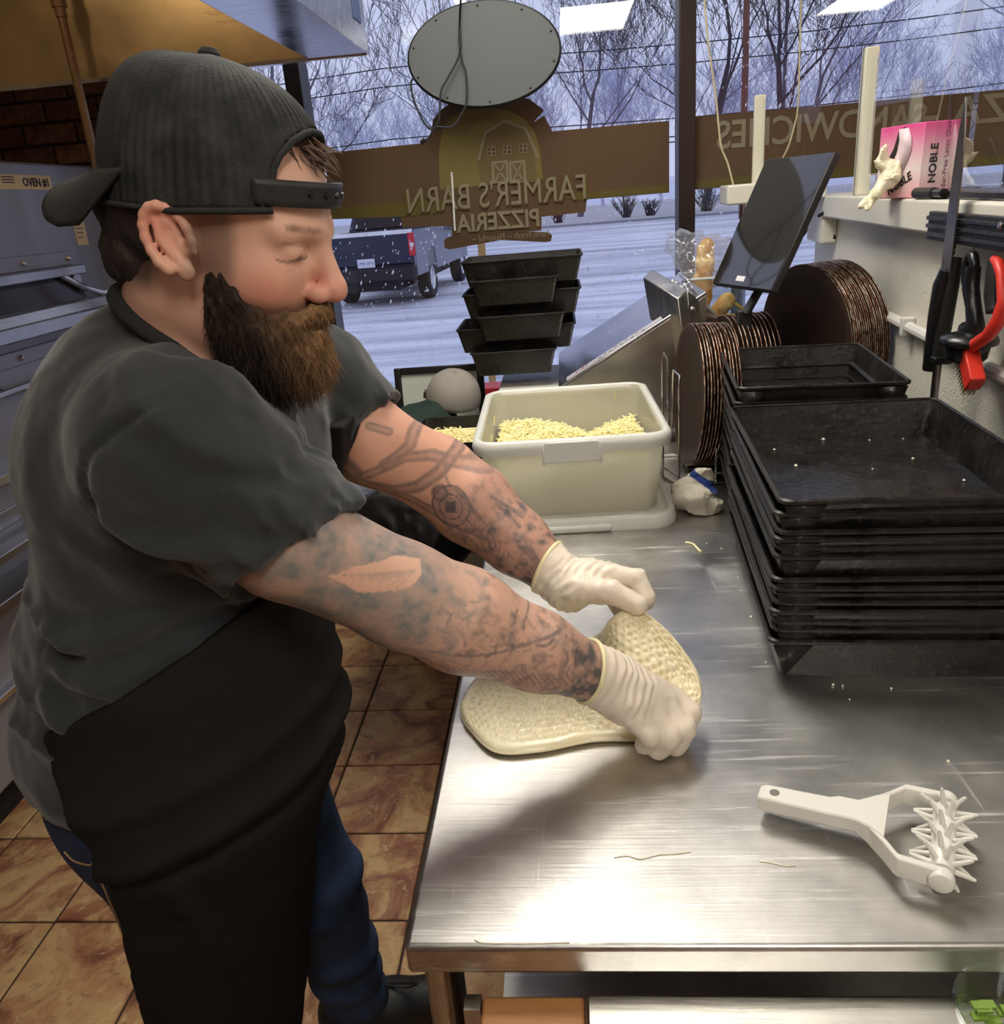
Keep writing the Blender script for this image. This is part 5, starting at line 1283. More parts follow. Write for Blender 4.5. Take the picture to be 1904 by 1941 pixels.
c0, c1 = aty(856, 328, 3.3), aty(862, 436, 3.3)
bd = None
for k in range(46):
    q = c0+(c1-c0)*k/45
    if bd is None:
        bd = MB().lathe([(0, -.0035), (.003, -.002), (.003, .002), (0, .0035)], 8).build('bead', simple('bead_white', srgb(232, 232, 232), .3), bcn, local=True); o = bd
    else: o = bd.copy(); COL.objects.link(o); o.parent = bcn
    o.location = tuple(q-np.array(aty(858, 320, 3.3))+np.array([.0025*(k % 2), 0, 0]))
# ================================================================== window film with the pizzeria graphic (seen from its back)
def filmmat(name, c, tr=.22):
    t = NT(name); v = t.coord('Object'); n = t.noise(v, 8, 4)
    p = t.bsdf(t.mix([x*.9 for x in c], [min(1, x*1.1) for x in c], n), .12)
    tl = t.n('ShaderNodeBsdfTranslucent'); tl.inputs['Color'].default_value = (*[min(1, x*1.3) for x in c], 1)
    mx = t.n('ShaderNodeMixShader'); mx.inputs[0].default_value = tr; t.l(p.outputs[0], mx.inputs[1]); t.l(tl.outputs[0], mx.inputs[2])
    return t.done(mx.outputs[0])
M_FB = filmmat('film_brown', srgb(98, 80, 62)); M_FG = filmmat('film_olive', srgb(112, 100, 70)); M_FL = filmmat('film_pale', srgb(140, 132, 110)); M_FY = filmmat('film_yellow', srgb(124, 112, 70)); M_FD = filmmat('film_dark', srgb(92, 72, 56)); M_FGR = filmmat('film_grass', srgb(100, 92, 52))
FY_ = WY+.052
fw = thing('window_decal', 'brown window film with a barn and mirrored FARMERS BARN PIZZERIA lettering', 'decal', (-.25, FY_, 1.6))
def film(pts, mat, name, layer=0, px=True, th=.0012):
    Y = FY_-layer*.0016
    P = [(q[0], q[2]) for q in (aty(a, b, Y) for a, b in pts)] if px else pts
    MB().prism(P, -th/2, th/2, Matrix(((1, 0, 0, 0), (0, 0, 1, Y), (0, 1, 0, 0), (0, 0, 0, 1)))).build(name, mat, fw, smooth=0)
film([(620, 290), (806, 271), (818, 248), (822, 226), (838, 207), (852, 197), (880, 190), (960, 184), (1003, 187), (1027, 205), (1031, 210), (1012, 232), (1032, 219), (1047, 249), (1269, 229), (1269, 365), (1113, 378), (1110, 402), (1027, 411), (1027, 437), (857, 449), (857, 428), (762, 431), (760, 411), (620, 416)], M_FB, 'film_band')
film([(620, 396), (835, 377), (840, 404), (761, 411), (620, 415)], M_FGR, 'film_grass_strip', 1)
film([(1040, 372), (1268, 350), (1268, 364), (1113, 377), (1110, 380)], M_FGR, 'film_grass_strip', 1)
film([(834, 360), (832, 290), (838, 250), (856, 222), (885, 206), (930, 204), (965, 210), (995, 226), (1014, 250), (1024, 285), (1030, 340)], M_FY, 'film_sun', 1)
film([(912, 350), (905, 300), (918, 250), (940, 235), (958, 229), (998, 244), (1012, 275), (1018, 345)], M_FG, 'film_barn', 2)
for a in ([(905, 303), (918, 250), (957, 226), (957, 232), (922, 254), (910, 304)], [(957, 226), (999, 242), (1022, 296), (1017, 298), (995, 247), (957, 232)]):
    film(a, M_FL, 'film_roof_edge', 3)
for cx, cy in ((932, 287), (962, 284), (992, 281)):
    film([(cx-8, cy-8), (cx+8, cy-9), (cx+8, cy+8), (cx-8, cy+9)], M_FL, 'film_window', 3)
    for sx in (-1, 1):
        for sy in (-1, 1): film([(cx+sx*4-2.6, cy+sy*4-2.8), (cx+sx*4+2.6, cy+sy*4-3.0), (cx+sx*4+2.6, cy+sy*4+2.8), (cx+sx*4-2.6, cy+sy*4+3.0)], M_FD, 'film_window_pane', 4)
for x0 in (932, 965):
    film([(x0, 306), (x0+31, 303), (x0+33, 345), (x0+2, 348)], M_FL, 'film_door', 3)
    film([(x0+4, 310), (x0+27, 308), (x0+29, 341), (x0+6, 344)], M_FG, 'film_door_panel', 4)
    film([(x0+4, 310), (x0+7, 309.5), (x0+29, 341), (x0+26, 341.5)], M_FL, 'film_brace', 5)
    film([(x0+27, 308), (x0+24, 308.3), (x0+6, 343), (x0+9, 343)], M_FL, 'film_brace', 5)
def mtext(body, px, py, hpx, mat, name, layer, wpx, bold=0, tilt=0.0):
    Y = FY_-layer*.0016; c = aty(px, py, Y); size = hpx/1550*3.33*1.40
    M_ = Matrix.Translation(Vector(c)) @ Matrix.Rotation(tilt, 4, 'Y') @ Matrix(((-1, 0, 0, 0), (0, 0, 1, 0), (0, 1, 0, 0), (0, 0, 0, 1)))
    o = text_mesh(name, body, size, mat, M_, fw, extrude=.0004, bold=bold)
    xs = [v.co.x for v in o.data.vertices]; w0 = max(xs)-min(xs); tgt = wpx/1550*3.33; k = tgt/w0
    for v in o.data.vertices: v.co.x = c[0]+(v.co.x-c[0])*k
    return o
mtext("FARMER'S BARN", 940, 372, 44, M_FGR, 'lettering_shadow', 5, 326, 0)
mtext("FARMER'S BARN", 940, 370, 42, M_FL, 'lettering', 6, 318, 0)
mtext('PIZZERIA', 945, 420, 30, M_FL, 'lettering', 5, 150, .002)
film([(842, 456), (850, 449), (940, 437), (1040, 440), (1047, 446), (1045, 457), (1035, 459), (950, 455), (852, 473), (843, 470)], M_FD, 'film_banner', 5)
mtext('Farm Fresh ~ Flavorful ~', 968, 448, 11, M_FL, 'lettering', 6.5, 140)
# the same film on the panes to the right
fw2 = thing('window_decal', 'brown window film strip with mirrored PIZZA - SANDWICHES lettering', 'decal', (1.2, FY_, 1.6))
fw_keep = fw; fw = fw2
P = lambda x0, x1, z0, z1, mat, nm, ly: film([(x0, z0), (x1, z0), (x1, z1), (x0, z1)], mat, nm, ly, px=False)
P(.51, 1.915, 1.600, 1.848, M_FB, 'film_band', 0); P(1.985, 3.36, 1.600, 1.848, M_FB, 'film_band', 0)
P(.51, 1.915, 1.602, 1.632, M_FGR, 'film_grass_strip', 1)
mtext('SANDWICHES', 1556, 243, 44, M_FL, 'lettering', 2, 345, .002)
mtext('-', 1764, 218, 44, M_FL, 'lettering', 2, 26, .002)
mtext('PIZZA', 1920, 205, 44, M_FL, 'lettering', 2, 190, .002)
fw = fw_keep

# ================================================================== crumbs and scraps on the table
def scrap(name, lab, cat, pts, r, mat, z=TZ):
    P = [tuple(atz(a, b, z+r*.8)) for a, b in pts]
    return tag(MB().tube(catmull(P, 4), r, 6).build(name, mat, smooth=80), lab, cat)
scrap('cheese_shred', 'single cheese shred lying on the steel table near the towel', 'cheese', [(1300, 1028), (1314, 1031), (1325, 1042), (1330, 1046)], .0024, M_CHEESE)
M_DRYD = simple('dried_dough', srgb(240, 236, 218), .7)
scrap('dough_scrap', 'thin smear of dried dough in the middle of the table', 'dough scrap', [(1165, 1625), (1190, 1622), (1215, 1628), (1250, 1620), (1280, 1618), (1310, 1614)], 0.0008, M_DRYD)
scrap('dough_scrap', 'short dried dough flake left of the docker handle', 'dough scrap', [(1440, 1632), (1465, 1636), (1490, 1641), (1508, 1640)], 0.0008, M_DRYD)
scrap('dough_scrap', 'dried dough line along the table front edge', 'dough scrap', [(900, 1781), (915, 1787), (960, 1788), (1010, 1788), (1080, 1786)], 0.0007, M_DRYD)
cr = None; R = random.Random(8)
for k, (a, b) in enumerate([(1437, 1222), (1441, 1195), (1452, 1256), (1425, 1170), (1405, 1120), (1400, 1095), (1465, 1230), (1598, 1300), (1611, 1326), (1798, 1443), (1580, 1298), (1690, 1305), (1340, 1030), (1368, 1040)]):
    p = atz(a, b, TZ+.001)
    if cr is None:
        s = MB(); s.lathe([(0, -.001), (.0018, -.0004), (.0022, .0006), (.0012, .002), (0, .0024)], 7); cr = s.build('crumb', M_DRYD, smooth=0); o = cr
    else: o = cr.copy(); COL.objects.link(o)
    o.location = tuple(p); o.scale = [R.uniform(.6, 1.5)]*3; o.rotation_euler = (0, 0, R.uniform(0, 6))
    tag(o, 'pale crumb on the steel table near the baking pans', 'crumb', 'crumbs on the steel table')
R = random.Random(9)
for k, (u_, w_) in enumerate([(-.12, .18), (-.13, -.22), (.06, .22), (-.02, .235), (.12, .22), (.14, -.02), (-.10, .08), (.02, .05), (.10, .10), (-.05, -.1), (.13, -.15)]):
    Mx = Matrix.Translation((.487, 1.318, TOPZ-PH+.0035)) @ rotz(PANROT) @ Matrix.Translation((u_, w_, 0))
    o = cr.copy(); COL.objects.link(o); o.matrix_world = Mx @ Matrix.Scale(R.uniform(.7, 1.6), 4)
    tag(o, 'pale crumb inside the topmost large baking pan', 'crumb', 'crumbs in the top pan')

# ================================================================== dough
t = NT('pizza_dough'); v = t.coord('Object'); n = t.noise(v, 26, 5)
M_DOUGH = t.done(t.bsdf(t.mix(srgb(220, 208, 170), srgb(236, 226, 194), n), t.ramp(n, [(.35, .22), (.7, .42)]), 0, t.bump(t.noise(v, 70, 4), .25, .003), .5, Subsurface_Weight=.12, Subsurface_Radius=(.012, .009, .005)))
def tz(px, py, dz=.008): return atz(px, py, TZ+dz)
ctrl = np.array([  # rows u: left -> right, columns v: near -> far
    [tz(880, 1372), tz(872, 1345), tz(880, 1318), tz(898, 1292), tz(925, 1275)],
    [tz(935, 1424), tz(950, 1370), tz(965, 1320), tz(985, 1275), tz(1005, 1240)],
    [tz(1020, 1425), tz(1035, 1370), tz(1050, 1320), tz(1070, 1265), tz(1090, 1215, .012)],
    [tz(1125, 1405), tz(1120, 1360), tz(1125, 1310, .012), tz(1135, 1250, .03), tz(1140, 1200, .06)],
    [tz(1235, 1400), tz(1235, 1355, .012), atw(1215, 1290, 1.135), atw(1180, 1230, 1.16), atw(1160, 1172, 1.185)],
    [atw(1285, 1368, 1.095), atw(1300, 1338, 1.10), atw(1285, 1270, 1.13), atw(1245, 1205, 1.155), atw(1190, 1150, 1.185)],
    [atw(1300, 1352, 1.09), atw(1330, 1325, 1.10), atw(1322, 1272, 1.12), atw(1275, 1205, 1.15), atw(1206, 1143, 1.18)]])
def interp(C, n):
    C = np.concatenate([2*C[:1]-C[1:2], C, 2*C[-1:]-C[-2:-1]]); out = []
    m_ = len(C)-3
    for q in np.linspace(0, m_, n):
        i = min(int(q), m_-1); t_ = q-i; a, b, c, d = C[i:i+4]
        out.append(.5*((2*b)+(-a+c)*t_+(2*a-5*b+4*c-d)*t_**2+(-a+3*b-3*c+d)*t_**3))
    return np.array(out)
nu, nv = 190, 130
S = interp(ctrl, nu); S = interp(S.transpose(1, 0, 2), nv).transpose(1, 0, 2)
du = np.gradient(S, axis=0); dv = np.gradient(S, axis=1); N_ = np.cross(du, dv); N_ /= np.linalg.norm(N_, axis=2, keepdims=True)
if N_[20, 60, 2] < 0: N_ = -N_
U, V_ = np.meshgrid(np.linspace(0, 1, nu), np.linspace(0, 1, nv), indexing='ij')
Lu, Lv = .46, .22
ed_ = np.minimum(np.minimum(U*Lu, (1-U)*Lu), np.minimum(V_*Lv, (1-V_)*Lv)); e0 = .016
prof_ = np.sqrt(np.clip(1-(1-np.clip(ed_/e0, 0, 1))**2, 0, 1))
dim = np.zeros_like(U); rd = np.random.default_rng(5)
sp = .0125
for a in np.arange(.02, Lu-.015, sp):
    for b in np.arange(.018, Lv-.014, sp*.92):
        a2 = a+rd.normal(0, .0014)+(.5*sp if int(b/sp) % 2 else 0); b2 = b+rd.normal(0, .0014); s = rd.uniform(.0026, .0040)
        dim -= rd.uniform(.5, 1.0)*np.exp(-(((U*Lu-a2)/s)**2+((V_*Lv-b2)/s)**2))
lump = vnoise(np.stack([U*Lu, V_*Lv, U*0], -1).reshape(-1, 3), 34).reshape(U.shape)
thick = .0085*prof_*(1+.16*lump)
top_ = S+N_*(thick+.0055*dim*np.clip(ed_/.012-.6, 0, 1))[..., None]
bot_ = S-N_*(.0075*prof_)[..., None]
top_[..., 2] = np.maximum(top_[..., 2], TZ+.0012); bot_[..., 2] = np.maximum(bot_[..., 2], TZ+.0008)
vv_ = np.concatenate([top_.reshape(-1, 3), bot_.reshape(-1, 3)])
idx = np.arange(nu*nv).reshape(nu, nv)
q_ = np.stack([idx[:-1, :-1], idx[1:, :-1], idx[1:, 1:], idx[:-1, 1:]], -1).reshape(-1, 4)
bord = np.concatenate([idx[:, 0], idx[-1, 1:], idx[-2::-1, -1], idx[0, -2:0:-1]]); b2 = np.roll(bord, -1)
side = np.stack([bord, bord+nu*nv, b2+nu*nv, b2], -1)
ff_ = np.concatenate([q_, q_[:, ::-1]+nu*nv, side])
dgo = soft('pizza_dough', vv_, ff_, M_DOUGH)
bm = bmesh.new(); bm.from_mesh(dgo.data); bmesh.ops.recalc_face_normals(bm, faces=bm.faces); bm.to_mesh(dgo.data); bm.free()
tag(dgo, 'sheet of docked pizza dough being stretched on the steel table', 'dough')
# ================================================================== the person
A_ = lambda *a: np.array(a, float)
SR, ER, WR = atw(345, 850, .82), atw(765, 1128, .955), atw(1140, 1284, 1.06)
SL, EL, WL = atw(600, 725, 1.19), atw(832, 902, 1.28), atw(1062, 1097, 1.235)
HO = atw(408, 461, .86)                                  # head origin between the ears
pit, yaw = math.radians(12), math.radians(-5)
HF = A_(math.cos(pit)*math.cos(yaw), math.cos(pit)*math.sin(yaw), -math.sin(pit))
HL_ = np.cross(A_(0, 0, 1), HF); HL_ /= np.linalg.norm(HL_)
HU = np.cross(HF, HL_)
HM = np.stack([HF, HL_, HU], 1)                          # columns: forward, left, up
HS = 1.06
def h2w(*q): return HO + HM @ (np.array(q, float)*HS)
def w2h(p): return ((p-HO) @ HM)/HS
M_HEAD = Matrix.Identity(4)
for i in range(3):
    for j in range(3): M_HEAD[i][j] = HM[i, j]*HS
    M_HEAD[i][3] = HO[i]
NB = A_(-.475, .945, 1.44)                               # neck base
# ---- head
def head_fn(p):
    q = w2h(p); y = np.abs(q[:, 1]); qs = np.stack([q[:, 0], y, q[:, 2]], 1)
    d = ellip(q, (-.014, 0, .045), (.101, .079, .093))
    d = smin(d, ellip(q, (.055, 0, .048), (.056, .066, .058)), .03)
    d = smin(d, ellip(q, (.054, 0, -.012), (.052, .060, .064)), .03)
    d = smin(d, ellip(q, (.034, 0, -.066), (.056, .057, .048)), .03)
    d = smin(d, ellip(q, (.080, 0, -.094), (.024, .028, .024)), .025)
    d = smin(d, ellip(qs, (.063, .043, -.020), (.031, .022, .026)), .02)
    d = smin(d, rcone(qs, (.104, .010, .027), (.088, .050, .025), .0115, .009), .014)       # brow
    d = smax(d, -ellip(qs, (.114, .033, .006), (.0155, .019, .0125)), .010)                 # socket
    d = smin(d, ellip(qs, (.0885, .034, .007), (.0145, .0165, .0130)), .0035)               # lid over the eye
    d = smin(d, chain(q, [(.107, 0, .018), (.116, 0, -.004), (.123, 0, -.020)], [.0085, .0095, .011]), .010)
    d = smin(d, ellip(q, (.1235, 0, -.027), (.0140, .0145, .0122)), .006)
    d = smin(d, ellip(qs, (.1125, .0135, -.031), (.0115, .0095, .0092)), .005)
    d = smax(d, -ellip(qs, (.116, .0075, -.041), (.006, .0045, .006)), .003)
    d = smin(d, rcone(qs, (.102, 0, -.060), (.090, .024, -.064), .0068, .004), .005)
    d = smin(d, rcone(qs, (.100, 0, -.073), (.088, .022, -.070), .0072, .004), .005)
    # ear, leaning back, standing off the head
    cx, cy, cz = .001, .078, .009
    sh_e = lambda x, y, z: (cx+x*1.22-.30*z, cy+y, cz+z)
    pts = [sh_e(.0165*math.cos(t), .010+(.005 if math.cos(t) < 0 else -.003), .027*math.sin(t)) for t in np.linspace(-.12*PI, 1.40*PI, 13)]
    e = chain(qs, pts, [.0030]+[.0042]*10+[.0050, .0058], .003)
    e = smin(e, chain(qs, [sh_e(-.004, .001, .016), sh_e(-.003, .001, 0), sh_e(.0, .001, -.016)], [.011, .0125, .010]), .006)
    e = smax(e, -chain(qs, [sh_e(.003, .016, .006), sh_e(.004, .016, -.010)], [.0085, .0085]), .004)
    e = smin(e, chain(qs, [sh_e(-.007, .011, .016), sh_e(-.007, .012, -.002), sh_e(.0, .011, -.015)], [.0028, .0033, .0028]), .003)
    e = smin(e, rcone(qs, sh_e(.012, .003, -.001), sh_e(.010, .005, -.010), .0042, .0034), .004)
    e = smin(e, ellip(qs, sh_e(.004, .005, -.027), (.0085, .0055, .0085)), .006)
    d = smin(d, e, .005)
    return d*HS
nk0 = h2w(-.028, 0, -.045); nk1 = h2w(.03, 0, -.075)
def neck_fn(p):
    d = chain(p, [nk0, (nk0+NB)/2+A_(.005, 0, 0), NB], [.066, .066, .082])
    return smin(d, chain(p, [nk1, NB+A_(.06, 0, .0)], [.045, .06]), .04)
# ---- arms and hands
MR, ML = atw(540, 1022, .885), atw(698, 836, 1.225)
def arm_fn(p, S, E, W):
    f1 = E+(W-E)*.28; f2 = E+(W-E)*.65; Md_ = MR if S is SR else ML
    return chain(p, [S, Md_, E, f1, f2, W], [.060, .062, .059, .061, .048, .034], .02)
def finger(p, pts, rs): return chain(p, pts, rs, .004)
RH = dict(pal=[(1275, 1322, 1.085), (1262, 1345, 1.067), (1236, 1358, 1.053), (1205, 1364, 1.045)],
          pip=[(1306, 1352, 1.075), (1296, 1380, 1.058), (1268, 1396, 1.046), (1232, 1396, 1.040)],
          tip=[(1297, 1388, 1.088), (1279, 1414, 1.078), (1249, 1420, 1.068), (1222, 1410, 1.062)],
          th=[(1195, 1290, 1.10), (1245, 1318, 1.125), (1288, 1345, 1.118)])
LH = dict(pal=[(1160, 1090, 1.215), (1155, 1088, 1.24), (1145, 1098, 1.26), (1130, 1112, 1.275)],
          pip=[(1207, 1097, 1.205), (1203, 1104, 1.228), (1187, 1122, 1.25), (1168, 1138, 1.265)],
          tip=[(1226, 1132, 1.195), (1222, 1142, 1.212), (1205, 1160, 1.232), (1180, 1170, 1.245)],
          th=[(1100, 1118, 1.20), (1160, 1122, 1.175), (1208, 1146, 1.165)])
def hand_pts(H): return {k: [atw(*q) for q in v] for k, v in H.items()}
RHP, LHP = hand_pts(RH), hand_pts(LH)
def hand_fn(p, W, E, P):
    ax = (W-E)/np.linalg.norm(W-E); w0 = W-ax*.02
    d = rcone(p, w0, W+ax*.02, .034, .034)
    for k, q in enumerate(P['pal']):
        d = smin(d, chain(p, [W+ax*.012, W*.4+q*.6, q], [.026, .021, .0135]), .016)
    rr_ = [.0115, .0120, .0115, .0100]
    for k in range(4):
        d = smin(d, finger(p, [P['pal'][k], P['pip'][k], P['tip'][k]], [rr_[k]*1.15, rr_[k]*1.05, rr_[k]*.92]), .003)
    t_ = P['th']; d = smin(d, chain(p, [W+ax*.015, t_[0], t_[1], t_[2]], [.024, .0185, .0145, .0115], .006), .010)
    return d
def hands_fn(p):
    c1 = (WR+RHP['pip'][1])/2; c2 = (WL+LHP['pip'][1])/2
    return np.minimum(near(lambda q: hand_fn(q, WR, ER, RHP), p, c1, .17), near(lambda q: hand_fn(q, WL, EL, LHP), p, c2, .17))
def arms_fn(p): return np.minimum(arm_fn(p, SR, ER, WR), arm_fn(p, SL, EL, WL))
# ---- trunk and legs
HIPR, KNR, ANR = A_(-.56, .855, .92), A_(-.60, .885, .52), A_(-.69, .92, .09)
HIPL, KNL, ANL = A_(-.55, 1.035, .92), A_(-.49, 1.085, .53), A_(-.495, 1.195, .09)
TOR = [((-.490, .965, 1.345), (.165, .195, .175)), ((-.540, .952, 1.10), (.174, .186, .20)), ((-.565, .947, .94), (.165, .180, .13))]
def trunk_fn(p, g=0.0):
    d = ellip(p, TOR[0][0], np.array(TOR[0][1])+g)
    d = smin(d, ellip(p, TOR[1][0], np.array(TOR[1][1])+g), .08)
    d = smin(d, ellip(p, TOR[2][0], np.array(TOR[2][1])+g), .08)
    d = smin(d, chain(p, [SR+A_(-.03, .03, -.01), A_(-.485, .955, 1.435), SL+A_(-.03, -.03, -.01)], [.072+g, .088+g, .072+g]), .06)
    return d
def legs_fn(p, g=0.0):
    a = chain(p, [HIPR, KNR, ANR], [.098+g, .066+g, .045+g], .03); b = chain(p, [HIPL, KNL, ANL], [.098+g, .066+g, .045+g], .03)
    return np.minimum(a, b)
def feet_fn(p):
    a = chain(p, [ANR, ANR+A_(.10, -.0, -.045), ANR+A_(.17, -.0, -.055)], [.042, .036, .028]); b = chain(p, [ANL, ANL+A_(.09, .03, -.045), ANL+A_(.155, .05, -.055)], [.042, .036, .028])
    return np.minimum(a, b)
def body_fn(p):
    d = near(head_fn, p, HO, .24)
    d = smin(d, neck_fn(p), .02)
    d = smin(d, trunk_fn(p), .03)
    d = smin(d, arms_fn(p), .02)
    d = np.minimum(d, hands_fn(p)+.0) if False else smin(d, hands_fn(p), .008)
    d = smin(d, legs_fn(p), .03); d = smin(d, feet_fn(p), .015)
    return d
v, f = sdf_mesh(body_fn, (-1.0, .62, -.02), (.24, 1.42, 1.86), .0042)
# the hidden trunk and legs stay a little inside the clothes
def split(v, f, m):
    """one-to-four split of the masked quads"""
    q = f[m]; n = len(v)
    e = np.concatenate([np.sort(q[:, [i, (i+1) % 4]], 1) for i in range(4)])
    ue, inv = np.unique(e, axis=0, return_inverse=True); inv = inv.reshape(4, -1)
    mid = v[ue].mean(1); cen = v[q].mean(1); k = len(ue)
    c = n+k+np.arange(len(q)); M_ = [n+inv[i] for i in range(4)]
    nf = [np.stack([q[:, i], M_[i], c, M_[(i+3) % 4]], 1) for i in range(4)]
    return np.concatenate([v, mid, cen]), np.concatenate([f[~m]]+nf)
cen = v[f].mean(1)
armm = (arms_fn(cen) < .02) & (cen[:, 0] > -.33) & (cen[:, 2] > .9)
headm = np.linalg.norm(cen-h2w(.03, 0, -.01), axis=1) < .20
v, f = split(v, f, armm | headm)
vh_ = v.copy(); hd_m = np.linalg.norm(v-h2w(.03, 0, -.01), axis=1) < .19
# project refined head vertices back onto the exact surface
def project(fn, v, m, it=2):
    w = v.copy(); p = w[m]
    for _ in range(it):
        d = fn(p); e = 5e-4; g = np.stack([fn(p+np.eye(3)[i]*e)-d for i in range(3)], 1)/e
        p = p-np.clip(d, -.003, .003)[:, None]*g/np.maximum((g*g).sum(1), .3)[:, None]
    w[m] = p; return w
v = project(body_fn, v, hd_m)
# ---- skin colours: complexion, brow, stubble, tattoo ink
def pl_dist(P, pts):
    d = np.full(len(P), 9.)
    for a, b in zip(pts[:-1], pts[1:]):
        a, b = np.array(a), np.array(b); ab = b-a; t_ = np.clip(((P-a) @ ab)/(ab @ ab+1e-12), 0, 1)
        d = np.minimum(d, np.linalg.norm(P-a-t_[:, None]*ab, axis=1))
    return d
def pl_dist2(P, pts):
    d = np.full(len(P), 9.); tp = np.zeros(len(P)); n = len(pts)-1
    for i, (a, b) in enumerate(zip(pts[:-1], pts[1:])):
        a, b = np.array(a), np.array(b); ab = b-a; t_ = np.clip(((P-a) @ ab)/(ab @ ab+1e-12), 0, 1)
        e = np.linalg.norm(P-a-t_[:, None]*ab, axis=1); m = e < d; d = np.where(m, e, d); tp = np.where(m, (i+t_)/n, tp)
    return d, tp
def inpoly(P, poly):
    c = np.zeros(len(P), bool); n = len(poly)
    for i in range(n):
        (x1, y1), (x2, y2) = poly[i], poly[(i+1) % n]
        cond = ((y1 > P[:, 1]) != (y2 > P[:, 1])) & (P[:, 0] < (x2-x1)*(P[:, 1]-y1)/(y2-y1+1e-12)+x1); c ^= cond
    return c
def fbm(p, s, o=4):
    r = 0; a = .5
    for k in range(o): r = r+a*vnoise(p+k*7.3, s*2**k); a *= .55
    return r
def ss(x, a, b): t_ = np.clip((x-a)/(b-a), 0, 1); return t_*t_*(3-2*t_)
SK = np.array(srgb(212, 166, 142)); SKR = np.array(srgb(212, 132, 112)); SKP = np.array(srgb(228, 186, 156))
col = np.tile(SK, (len(v), 1))
q = w2h(v); near_h = np.linalg.norm(v-HO, axis=1) < .22
def blend(c, m, k): m = np.clip(m, 0, 1)[:, None]; return c*(1-m)+np.array(k)*m
g = lambda c, s: np.exp(-(((q[:, 0]-c[0])/s[0])**2+((np.abs(q[:, 1])-c[1])/s[1])**2+((q[:, 2]-c[2])/s[2])**2))
col = blend(col, near_h*.75*g((.075, .05, -.03), (.03, .03, .025)), SKR)
col = blend(col, near_h*.85*g((.122, 0, -.03), (.018, .02, .018)), srgb(206, 120, 104))
col = blend(col, near_h*.7*g((-.02, .09, .02), (.03, .012, .03)), srgb(222, 140, 118))
col = blend(col, near_h*.5*g((.08, .034, -.002), (.012, .014, .006)), srgb(196, 132, 116))
# eyelash line and brow
QX = q[:, [0, 2]]; yy_ = np.abs(q[:, 1])
lash = ss(.0016-pl_dist(QX, [(.078, .0055), (.086, .0010), (.094, -.0010), (.1005, .0010), (.104, .0055)]), 0, .0012)*((yy_ > .018) & (yy_ < .056))
col = blend(col, near_h*lash*.75, srgb(84, 54, 44))
crs = ss(.0016-pl_dist(QX, [(.076, .011), (.086, .0165), (.096, .0165), (.104, .0125)]), 0, .0012)*((yy_ > .018) & (yy_ < .056))
col = blend(col, near_h*crs*.35, srgb(150, 96, 78))  # lid crease, its shade painted as a darker skin line
brow = ss(.0052-pl_dist(QX, [(.076, .0215), (.086, .0275), (.098, .0300), (.112, .0280)]), 0, .0045)*((yy_ > .006) & (yy_ < .056))*(.75+.35*vnoise(v*A_(1, 1, .6), 260))
col = blend(col, near_h*brow*.75, srgb(96, 66, 50))
# stubble in front of the ear and under the beard, short hair at the back
side = near_h*ss(np.abs(q[:, 1]), .035, .06)
col = blend(col, side*ss(.026-np.abs(q[:, 0]-.034), 0, .016)*ss(q[:, 2], -.05, -.01)*ss(.075-q[:, 2], 0, .02)*.7, srgb(112, 92, 78))
beardz = -.028-.010*ss(q[:, 0], .03, .09)
col = blend(col, near_h*ss(beardz-q[:, 2], -.004, .014)*ss(q[:, 0], .010, .03)*ss(q[:, 2], -.15, -.13)*.8, srgb(70, 50, 38))
back = near_h*ss(-.018-q[:, 0], 0, .02)*ss(q[:, 2], -.060, -.030)
col = blend(col, back*.9*(np.abs(q[:, 1]) < .078), srgb(46, 34, 28))
mole = np.linalg.norm(q-np.array([.082, -.047, -.024]), axis=1) < .0022
col = blend(col, near_h*mole*.8, srgb(110, 60, 50))
# ---- tattoos, drawn in the side (x, z) plane of each arm
X2 = v[:, [0, 2]]
dR, dL = arm_fn(v, SR, ER, WR), arm_fn(v, SL, EL, WL)
isR = (dR < .012) & (dR <= dL) & (v[:, 0] > -.36); isL = (dL < .012) & (dL < dR) & (v[:, 0] > -.36)
def rpx(pts, w): return [tuple(atw(a, b, w)[[0, 2]]) for a, b in pts]
ink = np.zeros(len(v)); n1 = fbm(v, 38); n2 = fbm(v+5, 90); n3 = fbm(v+9, 160, 3)
stroke = lambda pts, r, w, k=.9: np.clip(k*ss(r*1.3-pl_dist(X2, rpx(pts, w)), 0, r*.8), 0, 1)
wR = lambda px: .84+.00023*(px-400)
iR = np.zeros(len(v))
tR = ((v-SR) @ (WR-SR))/((WR-SR) @ (WR-SR))
sh1 = np.clip(.5+1.1*n1, 0, 1); sh2 = np.clip(.5+1.3*n2, 0, 1)
iR += ss(tR, .06, .16)*ss(.60-tR, 0, .14)*(.42+.55*sh1)                         # grey clouds of the upper arm
iR += ss(tR, .46, .60)*(.16+.62*sh1*sh2+.14*ss(n2, .0, .4))
iR += ss(tR, .82, .92)*(.16+.36*ss(n2+.4*n1, -.35, .4))
for k in range(70):                                                            # fine figure strokes
    rk = random.Random(900+k); a = rk.uniform(700, 1130); b = 1085+(a-760)*.44+rk.uniform(-30, 95); th_ = rk.uniform(0, 6.3); L_ = rk.uniform(14, 40); cv = rk.uniform(-.9, .9)
    pp_ = [(a, b)]
    for j in range(4): th_ += cv*.5; pp_.append((pp_[-1][0]+L_/4*math.cos(th_), pp_[-1][1]+L_/4*math.sin(th_)))
    iR = np.maximum(iR, stroke(pp_, rk.uniform(.0008, .0022), wR(a), rk.uniform(.4, .75)))
